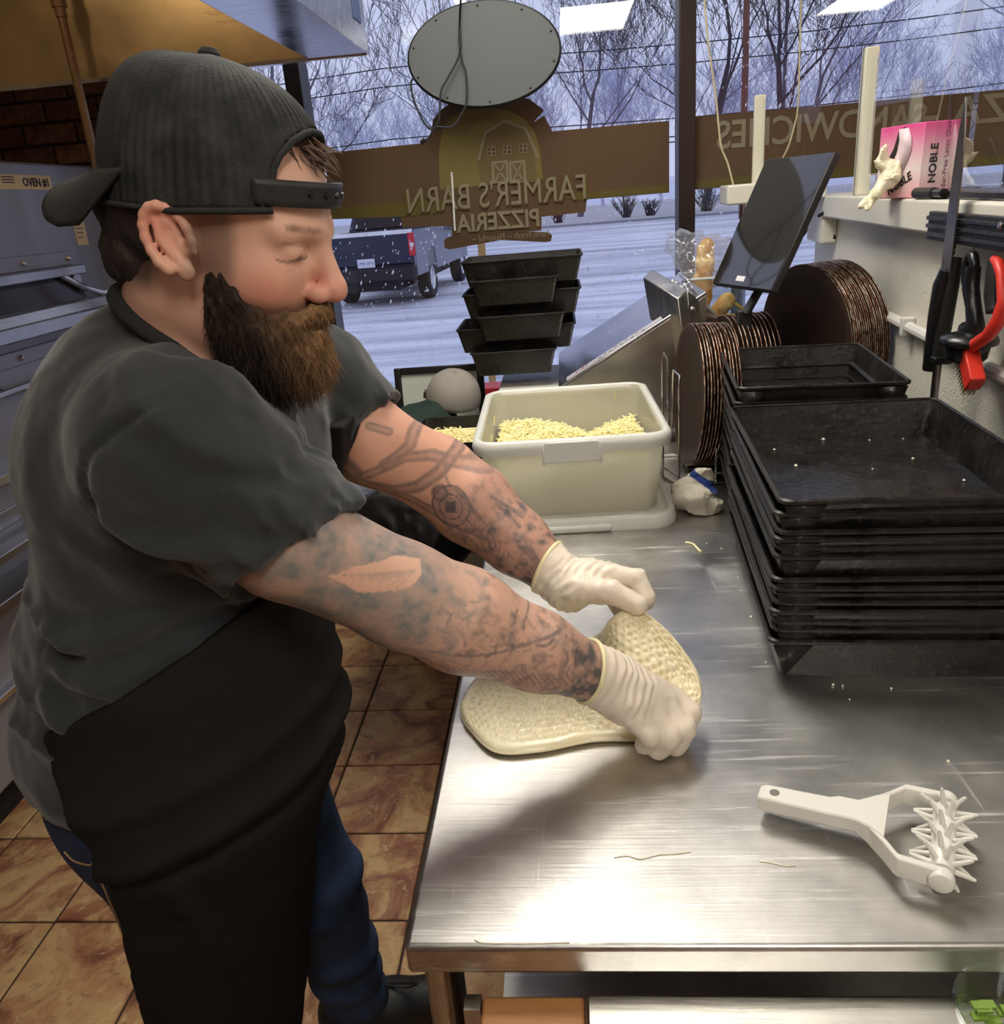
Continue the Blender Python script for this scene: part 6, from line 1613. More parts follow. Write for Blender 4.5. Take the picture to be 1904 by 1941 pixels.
for pts, r in (([(760, 1228), (850, 1246), (960, 1256), (1060, 1254), (1110, 1250)], .0024), ([(1075, 1180), (1110, 1210), (1130, 1250)], .0035), ([(1120, 1215), (1150, 1240), (1140, 1290)], .0035), ([(745, 1122), (790, 1116), (835, 1140)], .0012)):
    iR = np.maximum(iR, stroke(pts, r, wR(pts[0][0]), .7))
for k in range(11):                                                            # feathers of the second wing
    a0 = (752+k*9, 1128+k*5); a1 = (770+k*10, 1172+k*4)
    iR = np.maximum(iR, stroke([a0, ((a0[0]+a1[0])/2+5, (a0[1]+a1[1])/2), a1], .0014, wR(780), .6))
for k in range(22):                                                            # ribbed band below the long line
    x_ = 835+k*12.5; iR = np.maximum(iR, stroke([(x_, 1262+.13*(x_-835)*.25), (x_+16, 1296+.10*(x_-835)*.25)], .0018, wR(x_), .62))
wing = [(657, 1033), (700, 1026), (760, 1030), (800, 1050), (806, 1070), (790, 1086), (748, 1086), (705, 1078), (690, 1062)]
wp_ = inpoly(X2, rpx(wing, .925)); iR = np.where(wp_, iR*.12, iR)
for k in range(8): iR = np.maximum(iR, wp_*stroke([(795, 1062), (668+k*14, 1032+k*7.0)], .0008, .925, .38))
iL = np.zeros(len(v)); wLz = 1.2
for pts, r, k in (([(625, 868), (660, 900), (700, 925), (745, 938), (790, 928), (830, 900), (868, 858)], .012, .62), ([(640, 860), (690, 898), (730, 880), (770, 862), (815, 866), (850, 882), (930, 902)], .009, .55), ([(712, 792), (735, 802), (746, 808)], .006, .55), ([(785, 815), (780, 840), (755, 860), (735, 872)], .010, .55), ([(620, 860), (650, 865), (670, 890)], .022, .62), ([(700, 925), (760, 955), (800, 978), (835, 990)], .009, .6), ([(840, 890), (845, 915), (855, 930)], .0016, .7)):
    e_ = pl_dist(X2, rpx(pts, wLz)); iL = np.maximum(iL, k*ss(r*1.05-e_, 0, r*.35)*(1-.45*ss(r*.5-e_, 0, r*.4)))
hc = np.array(rpx([(853, 966)], wLz)[0]); rh_ = np.linalg.norm(X2-hc, axis=1); rrn = lambda a, b: ss(.0022-np.abs(rh_-a), 0, .0015)*b
iL = np.maximum(iL, ss(.030-rh_, 0, .004)*.42); iL = np.maximum(iL, rrn(.029, .9)); iL = np.maximum(iL, rrn(.018, .85)); iL = np.maximum(iL, rrn(.012, .6)); iL = np.maximum(iL, ss(.009-np.maximum(np.abs(X2[:, 0]-hc[0]), np.abs(X2[:, 1]-hc[1])), 0, .001)*.95)
h2_ = np.array(rpx([(832, 942)], wLz)[0]); r2_ = np.linalg.norm(X2-h2_, axis=1); iL = np.maximum(iL, ss(.016-r2_, 0, .003)*.6); iL = np.maximum(iL, ss(.002-np.abs(r2_-.010), 0, .001)*.9)
tL = ((v-EL) @ (WL-EL))/((WL-EL) @ (WL-EL))
iL = np.maximum(iL, ss(tL, .20, .34)*ss(1.02-tL, 0, .06)*(.26+.75*sh1*sh2+.10*ss(n2, .0, .4)))
for pts, r in (([(865, 930), (890, 960), (910, 985)], .005), ([(835, 998), (880, 1015), (930, 1030)], .004), ([(880, 985), (905, 1010), (915, 1045)], .002), ([(900, 975), (930, 1005), (940, 1040)], .002), ([(940, 960), (985, 1000)], .003), ([(930, 945), (965, 970), (990, 985)], .003), ([(1000, 1040), (1020, 1070), (1030, 1095)], .008), ([(985, 1035), (1010, 1055)], .005)):
    iL = np.maximum(iL, stroke(pts, r, wLz, .72))
for k in range(10): iL = np.maximum(iL, stroke([(893+k*8, 985+k*7), (880+k*9, 1012+k*7)], .0013, wLz, .65))
ink = np.where(isR, iR, np.where(isL, iL, 0)); ink = np.clip(ink*(1+.35*n3), 0, .92)
INK = np.array(srgb(70, 74, 80))
inkc = np.where((isR & (tR < .62))[:, None], np.array(srgb(104, 112, 112))[None], INK[None])
arm_t = (isR | isL)
col = np.where(arm_t[:, None], SK*(1+.10*n1)[:, None], col)
col = np.where(isL[:, None], col*np.array([1.0, .92, .90]), col)
col = col*(1-ink[:, None])+inkc*ink[:, None]
t = NT('skin'); vc = t.n('ShaderNodeVertexColor'); vc.layer_name = 'Col'; vco = t.coord('Object'); nz = t.noise(vco, 260, 3)
M_SKIN = t.done(t.bsdf(vc.outputs[0], .48, 0, t.bump(nz, .12, .002), .4, Subsurface_Weight=.12, Subsurface_Radius=(.012, .005, .003)))
PR = thing('person', 'tattooed bearded person in a black shirt, apron and backward cap stretching dough', 'person', (-.56, .98, 0))
soft('body', v, f, M_SKIN, PR, np.clip(col, 0, 1))

# ---- shirt
M_SHIRT = simple('charcoal_jersey', srgb(47, 50, 51), .92, var=.10, vs_=14, bump=.35, bs=700, spec=.2, Sheen_Weight=.25)
hemA, hemB = atw(640, 965, .87), atw(372, 1128, .80)
axR = (MR-SR)/np.linalg.norm(MR-SR); axL = (ML-SL)/np.linalg.norm(ML-SL)
hemR = atw(506, 1046, .875); hemL = atw(660, 814, 1.205)
nR = ROT @ A_(163, 268, 40); nR /= np.linalg.norm(nR); nL = ROT @ A_(88, 110, 20); nL /= np.linalg.norm(nL)
folds = [  # ridge polylines on the near side, x-z metres, amplitude, width
    ([(470, 880), (540, 912), (640, 915)], .010, .012, .84), ([(475, 930), (545, 950), (620, 948)], .011, .012, .84), ([(190, 965), (255, 1005), (330, 1030), (420, 1035), (510, 1010)], .012, .014, .82),
    ([(300, 715), (360, 735), (420, 760), (480, 800)], .006, .014, .84), ([(330, 640), (380, 680), (430, 720)], .006, .012, .88), ([(380, 800), (470, 830), (540, 880)], .008, .014, .82), ([(60, 1200), (130, 1218), (240, 1195), (330, 1150)], .012, .014, .92), ([(60, 1255), (130, 1290), (220, 1290), (330, 1240)], .010, .015, .92), ([(70, 1310), (110, 1345), (160, 1365)], .010, .014, .95), ([(120, 1010), (200, 1070), (270, 1110)], .006, .016, .88)]
folds = [([tuple(atw(a, b, w)[[0, 2]]) for a, b in p], am, wd) for p, am, wd, w in folds]
seam = [tuple(atw(a, b, .80)[[0, 2]]) for a, b in ((355, 735), (290, 780), (225, 830), (195, 880), (180, 950), (178, 1010))]
def shirt_fn(p):
    d = trunk_fn(p, .014)
    d = smin(d, chain(p, [nk0+(NB-nk0)*.62, NB+A_(.01, 0, .0)], [.070, .092]), .035)
    d = smin(d, ellip(p, (-.585, .945, .99), (.168, .186, .15)), .06)
    sR = rcone(p, SR+A_(-.01, .01, .01), MR+axR*.05, .088, .079); sR = smax(sR, (p-hemR) @ nR, .004)
    sL = rcone(p, SL, ML+axL*.05, .084, .075); sL = smax(sL, (p-hemL) @ nL, .004)
    d = smin(smin(d, sR, .045), sL, .045)
    inner = smin(trunk_fn(p), np.minimum(smax(arm_fn(p, SR, ER, WR), (p-hemR) @ nR, .004), smax(arm_fn(p, SL, EL, WL), (p-hemL) @ nL, .004)), .02)-.006
    m = p[:, 1] < .93
    if m.any():
        X = p[m][:, [0, 2]]; dd = np.zeros(m.sum()); near_s = d[m] < .05
        if near_s.any():
            Xn = X[near_s]; acc = np.zeros(len(Xn))
            for pts, am, wd in folds:
                e, tp = pl_dist2(Xn, pts); acc += am*1.25*np.sqrt(np.clip(np.sin(PI*tp), 0, 1))*(np.exp(-(e/wd)**2)-.40*np.exp(-((e-wd*1.7)/wd)**2))
            acc -= .007*np.exp(-(pl_dist(Xn, seam)/.0042)**2)
            dd[near_s] = acc
        d[m] -= dd
    d = d-.0045*vnoise(p*A_(1, 1, .55)+3, 17)-.002*vnoise(p, 45)
    for S_, M_, ax_ in ((SR, MR, axR), (SL, ML, axL)):     # creases running down the sleeves
        ms = (np.abs(d) < .04) & (rcone(p, S_, M_+ax_*.06, .10, .10) < .02)
        if ms.any():
            pm = p[ms]; uu_ = (pm-S_) @ ax_; pr_ = pm-S_-uu_[:, None]*ax_
            rn = 1-2*np.abs(vnoise(pr_*21+ax_*(uu_*5)[:, None]+2, 1.0)); rn2 = 1-2*np.abs(vnoise(pr_*40+ax_*(uu_*9)[:, None]+7, 1.0))
            d[ms] -= (.011*np.clip(rn, 0, 1)**2+.004*np.clip(rn2, 0, 1)**2)*ss(uu_, .03, .10)
    mt = (np.abs(d) < .04) & (p[:, 2] < 1.30)
    if mt.any():
        pm = p[mt]; rn = 1-2*np.abs(vnoise(pm*A_(4.5, 4.5, 19)+A_(0, 0, 1)*(pm[:, 0]*4)[:, None], 1.0))
        d[mt] -= .010*np.clip(rn, 0, 1)**2*ss(1.30-pm[:, 2], 0, .15)
    d = smin(d, inner, .008)
    d = smax(d, (.955+.10*(p[:, 0]+.60))-p[:, 2], .004)
    ab = NB-nk0; tt = np.clip(((p-nk0) @ ab)/(ab @ ab), -2, 1); rad = np.linalg.norm(p-nk0-tt[:, None]*ab, axis=1)
    cut = (p-A_(-.421, .89, 1.522)) @ A_(.65, 0, .76)
    d = smax(d, np.where(rad < .125, cut, -.05-rad), .004)
    d = smax(d, -smin(smax(rcone(p, SR+(MR-SR)*.6, MR+axR*.1, .0655, .070), -((p-hemR) @ nR)-.02, .002), smax(rcone(p, SL+(ML-SL)*.5, ML+axL*.1, .0655, .068), -((p-hemL) @ nL)-.02, .002), .001), .002)
    return d
vs_m, fs_m = sdf_mesh(shirt_fn, (-.95, .60, .84), (.0, 1.36, 1.62), .0046, .03)
soft('shirt', relax(vs_m, fs_m, 1, .4), fs_m, M_SHIRT, PR)
# collar band round the neck
cn = nk0+(NB-nk0)*.63; cz_ = (nk0-NB)/np.linalg.norm(nk0-NB)+A_(.42, 0, 0); cz_ /= np.linalg.norm(cz_)
pn_ = A_(.65, 0, .76); ccn = A_(-.421, .90, 1.522); d1 = np.cross(pn_, A_(0, 1, 0)); d1 /= np.linalg.norm(d1); d2 = np.cross(pn_, d1); d2 /= np.linalg.norm(d2)
cring = []
for k in range(61):
    a = 2*PI*k/60; dv_ = d1*math.cos(a)+d2*math.sin(a); rs_ = np.linspace(.02, .16, 140); pp_ = ccn-pn_*.006+dv_*rs_[:, None]
    dd = neck_fn(pp_); i_ = np.argmax(dd > .005); cring.append(tuple(pp_[i_]))
MB().tube(cring, .0095, 8, False, flat=.55).build('collar', simple('black_rib_collar', srgb(30, 31, 32), .95, bump=.6, bs=500), bpy.data.objects['shirt'], smooth=80)
# ---- jeans
t = NT('denim'); vco = t.coord('Object'); n = t.noise(vco, 9, 5); tw = t.noise(t.coord('Object', (500, 500, 120)), 1, 2)
M_DENIM = t.done(t.bsdf(t.mix(t.mix(srgb(30, 42, 66), srgb(58, 78, 112), t.ramp(n, [(.35, 0), (.7, 1)])), srgb(20, 28, 44), t.math('MULTIPLY', tw, .4)), .85, 0, t.bump(tw, .4, .002), .3))
def jeans_fn(p):
    d = smin(ellip(p, (-.592, .947, .90), (.172, .180, .155)), legs_fn(p, .014), .05)
    z = p[:, 2]
    d = d-.005*vnoise(p*A_(1, 1, .6), 16)-.006*np.sin(z*62+4*vnoise(p, 6))*ss(.62-z, 0, .12)*.8
    d = smax(d, z-.985, .004)
    return smax(d, .035-z, .004)
vj, fj = sdf_mesh(jeans_fn, (-.95, .66, .02), (-.25, 1.36, 1.0), .0055, .03)
jn = soft('jeans', relax(vj, fj, 1, .4), fj, M_DENIM, PR)
def on_surf(fn, px, py, w0=.7, w1=1.5, off=.001):
    """first hit of a survey line with a surface, pushed out by off"""
    ws = np.linspace(w0, w1, 400); P = np.array([atw(px, py, w) for w in ws]); d = fn(P); i = np.argmax(d < off)
    return P[i] if d[i] < off else None
M_STITCH = simple('tan_stitch', srgb(166, 134, 92), .8); 
pt = [on_surf(jeans_fn, a, b) for a, b in ((104, 1540), (110, 1556), (124, 1570), (142, 1576), (144, 1552), (138, 1534))]
pt = [q for q in pt if q is not None]
if len(pt) > 3: MB().add([tuple(q) for q in pt], [tuple(range(len(pt)))]).build('leather_patch', simple('tan_leather', srgb(196, 146, 84), .6), jn, solid=.003)
pt = [on_surf(jeans_fn, a, b, off=.003) for a, b in ((156, 1530), (162, 1556), (168, 1582))]
pt = [q for q in pt if q is not None]
if len(pt) > 1: MB().tube([tuple(q) for q in pt], .0075, 8, flat=.35).build('belt_loop', simple('denim_light', srgb(82, 100, 128), .8), jn)
for k, line in enumerate(([(84, 1546), (120, 1556), (160, 1564), (196, 1566)], [(86, 1552), (120, 1562), (160, 1570), (196, 1572)], [(122, 1615), (140, 1632), (168, 1640), (175, 1636)], [(176, 1640), (200, 1690), (225, 1750), (240, 1790)], [(160, 1702), (182, 1718), (206, 1722)])):
    pts = [q for q in (on_surf(jeans_fn, a, b, off=.0015) for a, b in line) if q is not None]
    if len(pts) < 2: continue
    pts = [tuple(q) for q in pts]
    MB().tube(catmull(pts, 5), .0013, 5).build('stitching', M_STITCH, jn)
# ---- apron: bib edge runs from under the arm to the waist ties
M_APRON = simple('black_twill', srgb(31, 29, 27), .9, var=.10, vs_=10, bump=.4, bs=500, spec=.15)
b1, b2 = atw(560, 1110, .93)[[0, 2]], atw(110, 1362, .99)[[0, 2]]
bn = np.array([b1[1]-b2[1], -(b1[0]-b2[0])]); bn = bn/np.linalg.norm(bn)
if bn[1] > 0: bn = -bn                                   # points down, away from the shirt
def apron_solid(p):
    d = smin(trunk_fn(p, .032), ellip(p, (-.572, .945, .95), (.195, .205, .15)), .06)
    z = p[:, 2]
    sk = chain(p, [A_(-.555, .925, .93), A_(-.58, .90, .55), A_(-.62, .90, .36)], [.182, .135, .118])
    d = smin(d, sk, .06)
    fold = .011*np.exp(-((p[:, 2]-(.905+.25*(p[:, 0]+.58)))/.016)**2) - .009*np.exp(-((p[:, 2]-(.868+.25*(p[:, 0]+.58)))/.012)**2) + .008*np.exp(-((p[:, 2]-(.985+.20*(p[:, 0]+.58)))/.018)**2)
    vert = .007*np.exp(-((p[:, 0]+.515-.06*(.9-z))/.010)**2)*ss(.92-z, 0, .1)
    d = d-fold-vert-.005*vnoise(p*A_(1.2, 1, .4)+8, 14)-.0015*vnoise(p, 50)
    return d
def apron_fn(p):
    sh = apron_solid(p)
    e = -((p[:, [0, 2]]-b1) @ bn)                        # above the bib edge is outside
    e = np.where(p[:, 1] > 1.02, -(p[:, 0]+.60), e)
    e = np.where((p[:, 2] < .98), np.minimum(e, 9), e)
    back = -(p[:, 0]+.590+.13*(.95-p[:, 2])); e = np.maximum(e, -(p[:, 0]+.592+.32*(p[:, 2]-.95)))
    return smax(smax(sh, np.where(p[:, 2] > .93, e, back), .003), np.maximum(.33-p[:, 2], p[:, 2]-1.36), .003)
# twill hem
va, fa = sdf_mesh(apron_fn, (-.95, .64, .30), (-.2, 1.3, 1.42), .0046, .03)
ap = soft('apron', relax(va, fa, 1, .4), fa, M_APRON, PR)
# ---- shoes
M_SHOE = simple('black_shoe', srgb(22, 22, 24), .6, var=.15)
for an, dr in ((ANR, A_(1, 0, 0)), (ANL, A_(.95, .32, 0))):
    sd_ = A_(-dr[1], dr[0], 0)
    def shoe(p, an=an, dr=dr):
        d = chain(p, [an+A_(0, 0, -.01)-dr*.03, an+dr*.07+A_(0, 0, -.035), an+dr*.155+A_(0, 0, -.048)], [.056, .050, .042], .02)
        d = smin(d, rcone(p, an-dr*.04+A_(0, 0, -.045), an+dr*.16+A_(0, 0, -.05), .046, .044), .015)
        d = smax(d, p[:, 2]-.125, .004); return smax(d, .012-p[:, 2], .003)
    vsh, fsh = sdf_mesh(shoe, an+A_(-.14, -.14, -.10), an+A_(.26, .2, .07), .005)
    so = soft('shoe', vsh, fsh, M_SHOE, PR)
    m = MB(); o2 = [an-dr*.095, an-dr*.08+sd_*.04, an+sd_*.05+dr*.05, an+sd_*.047+dr*.15, an+dr*.205, an-sd_*.047+dr*.15, an-sd_*.05+dr*.05, an-dr*.08-sd_*.04]
    m.prism([(q[0], q[1]) for q in o2], 0, .022).build('sole', simple('black_rubber', srgb(18, 18, 18), .8), so, bevel=.006)
    lz = .118
    pts = [an+dr*.055+A_(0, 0, lz-.09), an+dr*.06+sd_*(-.03)+A_(0, 0, lz-.06), an+dr*.10+sd_*(-.05)+A_(0, 0, lz-.055), an+dr*.12+sd_*(-.03)+A_(0, 0, lz-.075), an+dr*.06+A_(0, 0, lz-.088)]
    MB().tube(catmull([tuple(q) for q in pts], 6), .003, 6).build('lace', M_SHOE, so)
# ---- gloves
t = NT('glove_latex'); vco = t.coord('Object'); n = t.noise(vco, 45, 4); 
M_GLOVE = t.done(t.bsdf(t.mix(srgb(224, 210, 192), srgb(232, 220, 204), n), .42, 0, t.bump(t.noise(vco, 140, 3), .15, .002), .45, Subsurface_Weight=.15, Subsurface_Radius=(.01, .006, .004)))
M_CUFF = simple('glove_cuff', srgb(232, 222, 176), .5, var=.05)
for W, E, P, nm in ((WR, ER, RHP, 'R'), (WL, EL, LHP, 'L')):
    ax = (W-E)/np.linalg.norm(W-E); cn_ = ax if nm == 'R' else ax
    tilt_n = ax+A_(-.15, 0, .25) if nm == 'R' else ax+A_(0, 0, .25); tilt_n /= np.linalg.norm(tilt_n)
    cp = W-ax*(.022 if nm == 'R' else .026)
    kn_ = np.mean(P['pal'], 0)
    def glove(p, W=W, E=E, P=P, tilt_n=tilt_n, cp=cp, ax=ax, kn_=kn_):
        d = smin(hand_fn(p, W, E, P), rcone(p, E+(W-E)*.65, W, .048, .034), .006)-.0030
        s = (p-W) @ ax
        wr = np.sin(s*520+5*vnoise(p, 30))*ss(.075-s, 0, .04)*ss(s, -.03, .0)
        d = d-.0011*wr-.0018*vnoise(p, 60)-.0010*np.abs(vnoise(p+4, 120))
        return smax(d, -((p-cp) @ tilt_n), .002)
    vg, fg = sdf_mesh(glove, np.minimum(W, np.min(P['tip'], 0))-.09, np.maximum(W, np.max(P['pip'], 0))+.09, .0022)
    go = soft('glove', relax(vg, fg, 1, .3), fg, M_GLOVE, PR)
    e1 = np.cross(tilt_n, A_(0, 0, 1)); e1 /= np.linalg.norm(e1); e2 = np.cross(tilt_n, e1)
    ring = []
    for k in range(49):
        a = 2*PI*k/48; dirv = e1*math.cos(a)+e2*math.sin(a)
        rs_ = np.linspace(.015, .06, 80); Pq = cp+dirv*rs_[:, None]; dd = np.minimum(hand_fn(Pq, W, E, P), rcone(Pq, E+(W-E)*.65, W, .048, .034)); r_ = rs_[np.argmin(np.abs(dd-.0025))]
        ring.append(tuple(cp+dirv*r_))
    MB().tube(ring, .0030, 8, False).build('cuff', M_CUFF, go, smooth=80)
# ---- cap, worn backwards
def capmat():
    t = NT('black_trucker_mesh'); vco = t.coord('Object'); n = t.noise(vco, 25, 5)
    vo = t.n('ShaderNodeTexVoronoi'); t.l(vco, vo.inputs['Vector']); vo.inputs['Scale'].default_value = 420
    return t.done(t.bsdf(t.mix(srgb(30, 31, 31), srgb(66, 66, 63), t.ramp(n, [(.4, 0), (.75, .8)])), .8, 0, t.bump(vo.outputs['Distance'], .25, .002), .3))
M_CAPM = capmat(); M_CAPF = simple('black_cotton_cap', srgb(47, 48, 46), .9, var=.14, vs_=30, bump=.4, bs=600, spec=.2)
cp_root = None
def crown_pt(th, ph):
    """th 0 = over the forehead, ph 0..1 rim to top, head units"""
    ex = .70+.16*math.cos(th); c = max(math.cos(ph*PI/2), 0.0)**ex; s = math.sin(ph*PI/2)**.96
    zr_ = .035+.016*max(0, math.cos(th))-.006*max(0, -math.cos(th))
    rx = .122
    x = .006*(1-s)-.006*s+rx*c*math.cos(th); y = .0915*c*math.sin(th); z = zr_+(.174-zr_)*s
    return x/HS*1.0, y/HS*1.03, z/HS
NC, NP = 320, 40
P = np.zeros((NP, NC, 3))
for i in range(NP):
    ph = i/(NP-1)*.992
    for j in range(NC):
        th = 2*PI*j/NC; x, y, z = crown_pt(th, ph)
        mesh = abs(math.atan2(math.sin(th), math.cos(th))) < 2.15
        rib = (.0009*(math.sin(th*70)) if mesh else 0)*min(1, (1-ph)*2.2)
        sm = 0
        for k in range(6):
            dlt = math.atan2(math.sin(th-(PI/6+k*PI/3)), math.cos(th-(PI/6+k*PI/3))); sm -= .0022*math.exp(-(dlt/.022)**2)
        cr_ = 1+(rib+sm)/.1
        P[i, j] = (x*cr_, y*cr_, z+.001*math.sin(th*3+ph*5))
keepq = []
crown = MB(); fm_ = MB()
v_all = (HO+(P.reshape(-1, 3)*HS) @ HM.T)
fmesh = []; ffront = []
for i in range(NP-1):
    for j in range(NC):
        j2 = (j+1) % NC; th = 2*PI*(j+.5)/NC; a = math.atan2(math.sin(th), math.cos(th)); zc = P[i, j, 2]
        if abs(a) < .80 and zc > .050/HS and zc < (.064+.056*math.sqrt(max(0, 1-(a/.80)**2)))/HS: continue
        if abs(a) < .80 and zc <= .066/HS: continue
        (fmesh if abs(a) < 2.15 else ffront).append((i*NC+j, i*NC+j2, (i+1)*NC+j2, (i+1)*NC+j))
cpo = thing('cap_tmp', None, None) if False else None
capm = soft('cap', v_all, np.array(fmesh), M_CAPM, PR); 
md = capm.modifiers.new('solid', 'SOLIDIFY'); md.thickness = .003; md.offset = -1
capf = soft('front_panel', v_all, np.array(ffront), M_CAPF, capm); capf.parent = capm
md = capf.modifiers.new('solid', 'SOLIDIFY'); md.thickness = .003; md.offset = -1
hm = lambda L: [tuple(HO+HM @ (np.array(q)*1.0)) for q in L]
strap = [[((.1275*math.cos(a)+.002), .0925*math.sin(a), z-.006*(1-math.cos(a))) for a in np.linspace(-.98, .98, 30)] for z in (.052, .058, .070, .076)]
strap = [hm(r_) for r_ in strap]
MB().grid(strap).build('snap_strap', M_BLKSAT, capm, solid=.0035)
for k in range(5):
    a = -.45+k*.2; q0_ = np.array([.1295*math.cos(a)+.002, .0945*math.sin(a), .064])
    Mq = frame(tuple(HO+HM @ q0_), tuple(HM @ A_(-math.sin(a), math.cos(a), 0)), tuple(HM @ A_(0, 0, 1)))
    MB().lathe([(0, .002), (.003, .0016), (.0038, -.001)], 10, Mq).build('snap', M_BLKPL, capm)
# sweat-band edge
bandp = [tuple(HO+HM @ (np.array(crown_pt(a, 0.0))*HS*1.006)) for a in np.linspace(.80, 2*PI-.80, 80)]
MB().tube(bandp, .0032, 6).build('edge_band', M_CAPF, capm, smooth=80)
# arch binding
ap_ = []
for a in np.linspace(-.80, .80, 33):
    zz = (.064+.056*math.sqrt(max(0, 1-(a/.80)**2)))/HS
    best = min(np.linspace(0, .9, 90), key=lambda ph: abs(crown_pt(a, ph)[2]-zz)); ap_.append(tuple(HO+HM @ (np.array(crown_pt(a, best))*HS)))
MB().tube(ap_, .0036, 6).build('arch_binding', M_CAPF, capm, smooth=80)
bt = MB().lathe([(0, .009), (.007, .008), (.0105, .004), (.011, -.002)], 18, Matrix(((HM[0, 0], HM[0, 1], HM[0, 2], 0), (HM[1, 0], HM[1, 1], HM[1, 2], 0), (HM[2, 0], HM[2, 1], HM[2, 2], 0), (0, 0, 0, 1)))).build('button', M_CAPF, capm)
bt.data.transform(Matrix.Translation(Vector(HO+HM @ (np.array(crown_pt(0, .999))*HS+A_(0, 0, -.001)))))
vis = []
for r_ in np.linspace(0, 1, 11):
    row = []
    for a in np.linspace(-1, 1, 37):
        y = .084*a; xin = -.112*math.sqrt(max(0, 1-(a*.90)**2)); xout = -.098-.064*(max(0, 1-abs(a)**3.2))**.5
        x = xin+(xout-xin)*r_
        z = .080-.42*(abs(x)-.06)-.056*a*a*(.35+.65*r_)
        row.append((x, y, z))
    vis.append(hm(row))
MB().grid(vis).build('visor', M_CAPF, capm, solid=.0045, smooth=80)
# ---- hair under the cap at the back
def hair_fn(p):
    q = w2h(p); d = ellip(q, (-.014, 0, .040), (.103, .081, .096))*HS
    d = np.minimum(d, ellip(q, (-.055, 0, -.015), (.056, .062, .050))*HS)
    d = smax(d, (q[:, 0]-(-.030+.25*(q[:, 2])))*HS, .004); d = smax(d, (-.052-.35*(q[:, 0]+.08)-q[:, 2])*HS, .006)
    return smax(d+.0025*vnoise(p*A_(1, 1, .4), 160), (q[:, 2]-.036)*HS, .004)
vhh, fhh = sdf_mesh(hair_fn, HO-.2, HO+.2, .003)
M_HAIR = simple('dark_brown_hair', srgb(44, 33, 27), .6, var=.3, vs_=120, bump=.8, bs=420)
soft('hair', vhh, fhh, M_HAIR, PR)
# forelock showing through the cap opening
fl_ = MB(); R = random.Random(3)
for k in range(70):
    y = R.uniform(-.03, .04); a = np.array([.092+R.uniform(-.008, .008)-abs(y)*.3, y, .112+R.uniform(-.012, .006)]); b = a+np.array([.018+R.uniform(-.006, .006), R.uniform(-.008, .004), -.006+R.uniform(-.008, .006)]); c = b+np.array([.010+R.uniform(-.006, .010), R.uniform(-.010, .006), -.010+R.uniform(-.008, .008)])
    fl_.tube(hm([a, b, c]), [.0012, .001, .0004], 3, False)
fo_ = fl_.build('forelock', simple('light_brown_hair', srgb(92, 68, 50), .6, var=.2), PR, smooth=60); fo_['kind'] = 'stuff'
# ---- beard: a soft volume with strands over it
def beard_fn(p):
    q = w2h(p); y = np.abs(q[:, 1]); qs = np.stack([q[:, 0], y, q[:, 2]], 1)
    d = ellip(qs, (.040, .049, -.040), (.019, .016, .036))
    d = smin(d, ellip(qs, (.043, .052, -.034), (.018, .010, .022)), .02)
    d = smin(d, ellip(qs, (.054, .040, -.070), (.034, .026, .036)), .02)
    d = smin(d, ellip(q, (.082, 0, -.086), (.038, .046, .038)), .02)
    d = smin(d, ellip(q, (.082, 0, -.104), (.028, .036, .026)), .02)
    d = smin(d, chain(qs, [(.115, 0, -.047), (.107, .020, -.050), (.092, .036, -.062)], [.0065, .0085, .011]), .010)
    d = smax(d, -rcone(qs, (.121, 0, -.0625), (.109, .020, -.0625), .0062, .003), .004)
    return (d+.004*vnoise(p*A_(1, 1, .4), 90)+.003*vnoise(p*A_(1.5, 1.5, .5), 220))*HS
vb, fb = sdf_mesh(beard_fn, HO+HM @ A_(.05, 0, -.09)-.16, HO+HM @ A_(.05, 0, -.09)+.16, .0026)
qb = w2h(vb)
def beard_col(q, n):
    g_ = ss(q[:, 0]+.25*(q[:, 2]+.06), .065, .118)
    c = np.array(srgb(50, 37, 29))[None]*(1-g_[:, None])+np.array(srgb(146, 112, 76))[None]*g_[:, None]
    return c*(1+.5*n)[:, None]
t = NT('beard_hair'); vc = t.n('ShaderNodeVertexColor'); vc.layer_name = 'Col'; nz = t.noise(t.coord('Object', (1, 1, .3)), 600, 3)
M_BEARD = t.done(t.bsdf(vc.outputs[0], .6, 0, t.bump(nz, .8, .004), .3))
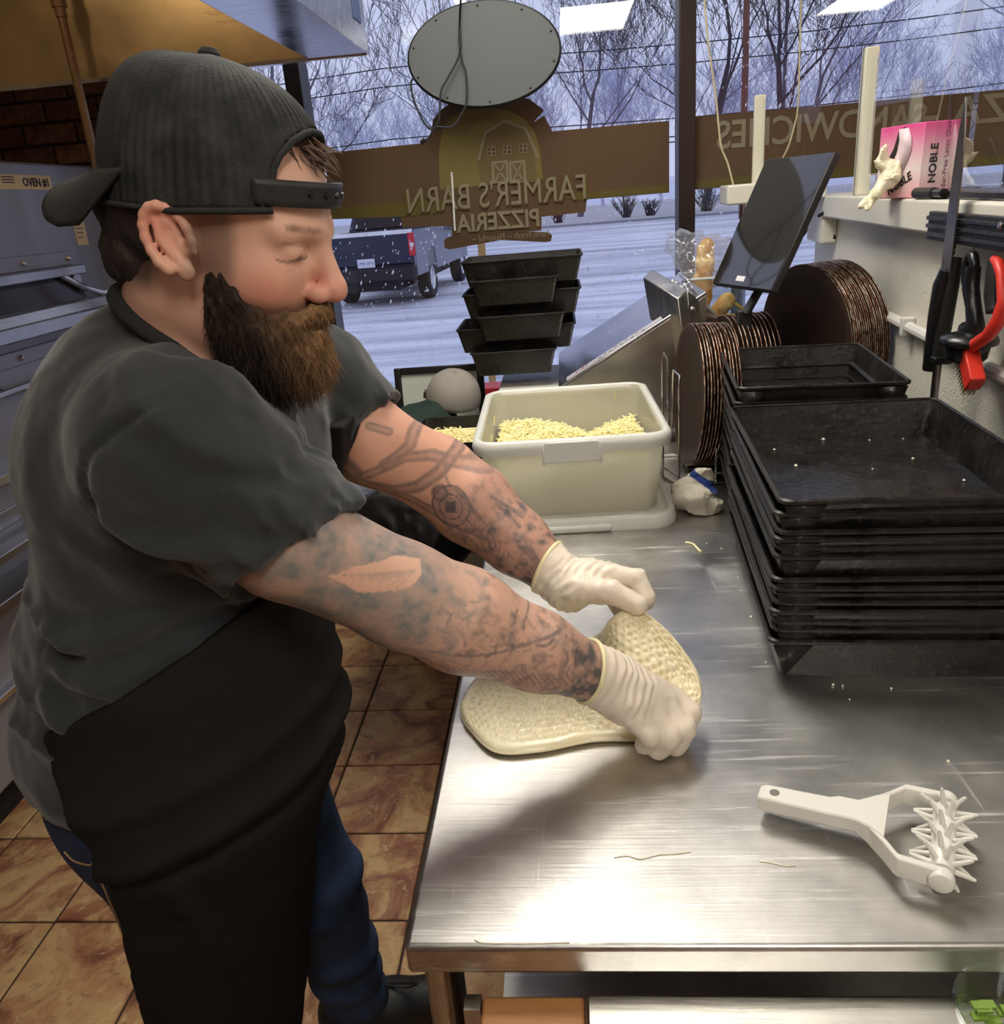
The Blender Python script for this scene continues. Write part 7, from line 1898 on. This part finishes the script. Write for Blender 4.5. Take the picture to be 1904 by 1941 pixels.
bo = soft('beard', vb, fb, M_BEARD, PR, np.clip(beard_col(qb, vnoise(vb, 220)), 0, 1))
R = np.random.default_rng(12); ns = 7000
sel = R.choice(len(vb), ns*2)
root = vb[sel]; qr = qb[sel]; okk = body_fn(root) > -.002; root = root[okk][:ns]; qr = qr[okk][:ns]; ns = len(root)
e = 1e-3; d0 = beard_fn(root); nrm_b = np.stack([beard_fn(root+np.eye(3)[i]*e)-d0 for i in range(3)], 1); nrm_b /= np.linalg.norm(nrm_b, axis=1, keepdims=True)+1e-9
dn_ = HM @ A_(.30, 0, -1.0); dn_ /= np.linalg.norm(dn_)
dirs = dn_[None]*1.0+nrm_b*.28+R.normal(0, .16, (ns, 3)); dirs -= nrm_b*np.minimum(0, (dirs*nrm_b).sum(1) - .05)[:, None]*1.0
dirs /= np.linalg.norm(dirs, axis=1, keepdims=True)
ln = R.uniform(.008, .024, ns)*(.5+.8*ss(-qr[:, 2], .05, .10)); r0 = R.uniform(.00028, .0005, ns)
root = root-nrm_b*.002
pts_ = [root, root+dirs*ln[:, None]*.5+nrm_b*.001, root+dirs*ln[:, None]+dn_[None]*ln[:, None]*.12+R.normal(0, .0012, (ns, 3))]
t1 = np.cross(dirs, nrm_b); t1 /= np.linalg.norm(t1, axis=1, keepdims=True)+1e-9; t2 = np.cross(dirs, t1)
VV = []; 
for k, (pp_, rr0) in enumerate(zip(pts_, (1.0, .85, .25))):
    for a in range(3):
        VV.append(pp_+(t1*math.cos(2.094*a)+t2*math.sin(2.094*a))*(r0*rr0)[:, None])
VV = np.stack(VV, 1).reshape(-1, 3); base = np.arange(ns)[:, None]*9
FF = []
for k in range(2):
    for a in range(3): FF.append(base+np.array([[k*3+a, k*3+(a+1) % 3, (k+1)*3+(a+1) % 3, (k+1)*3+a]]))
FF = np.stack(FF, 1).reshape(-1, 4)
cs = beard_col(qr, R.uniform(-.5, .7, ns)); cs = np.repeat(cs[:, None], 9, 1).reshape(-1, 3)
so_ = soft('beard_strands', VV, FF, M_BEARD, bo, np.clip(cs, 0, 1)); so_['kind'] = 'stuff'
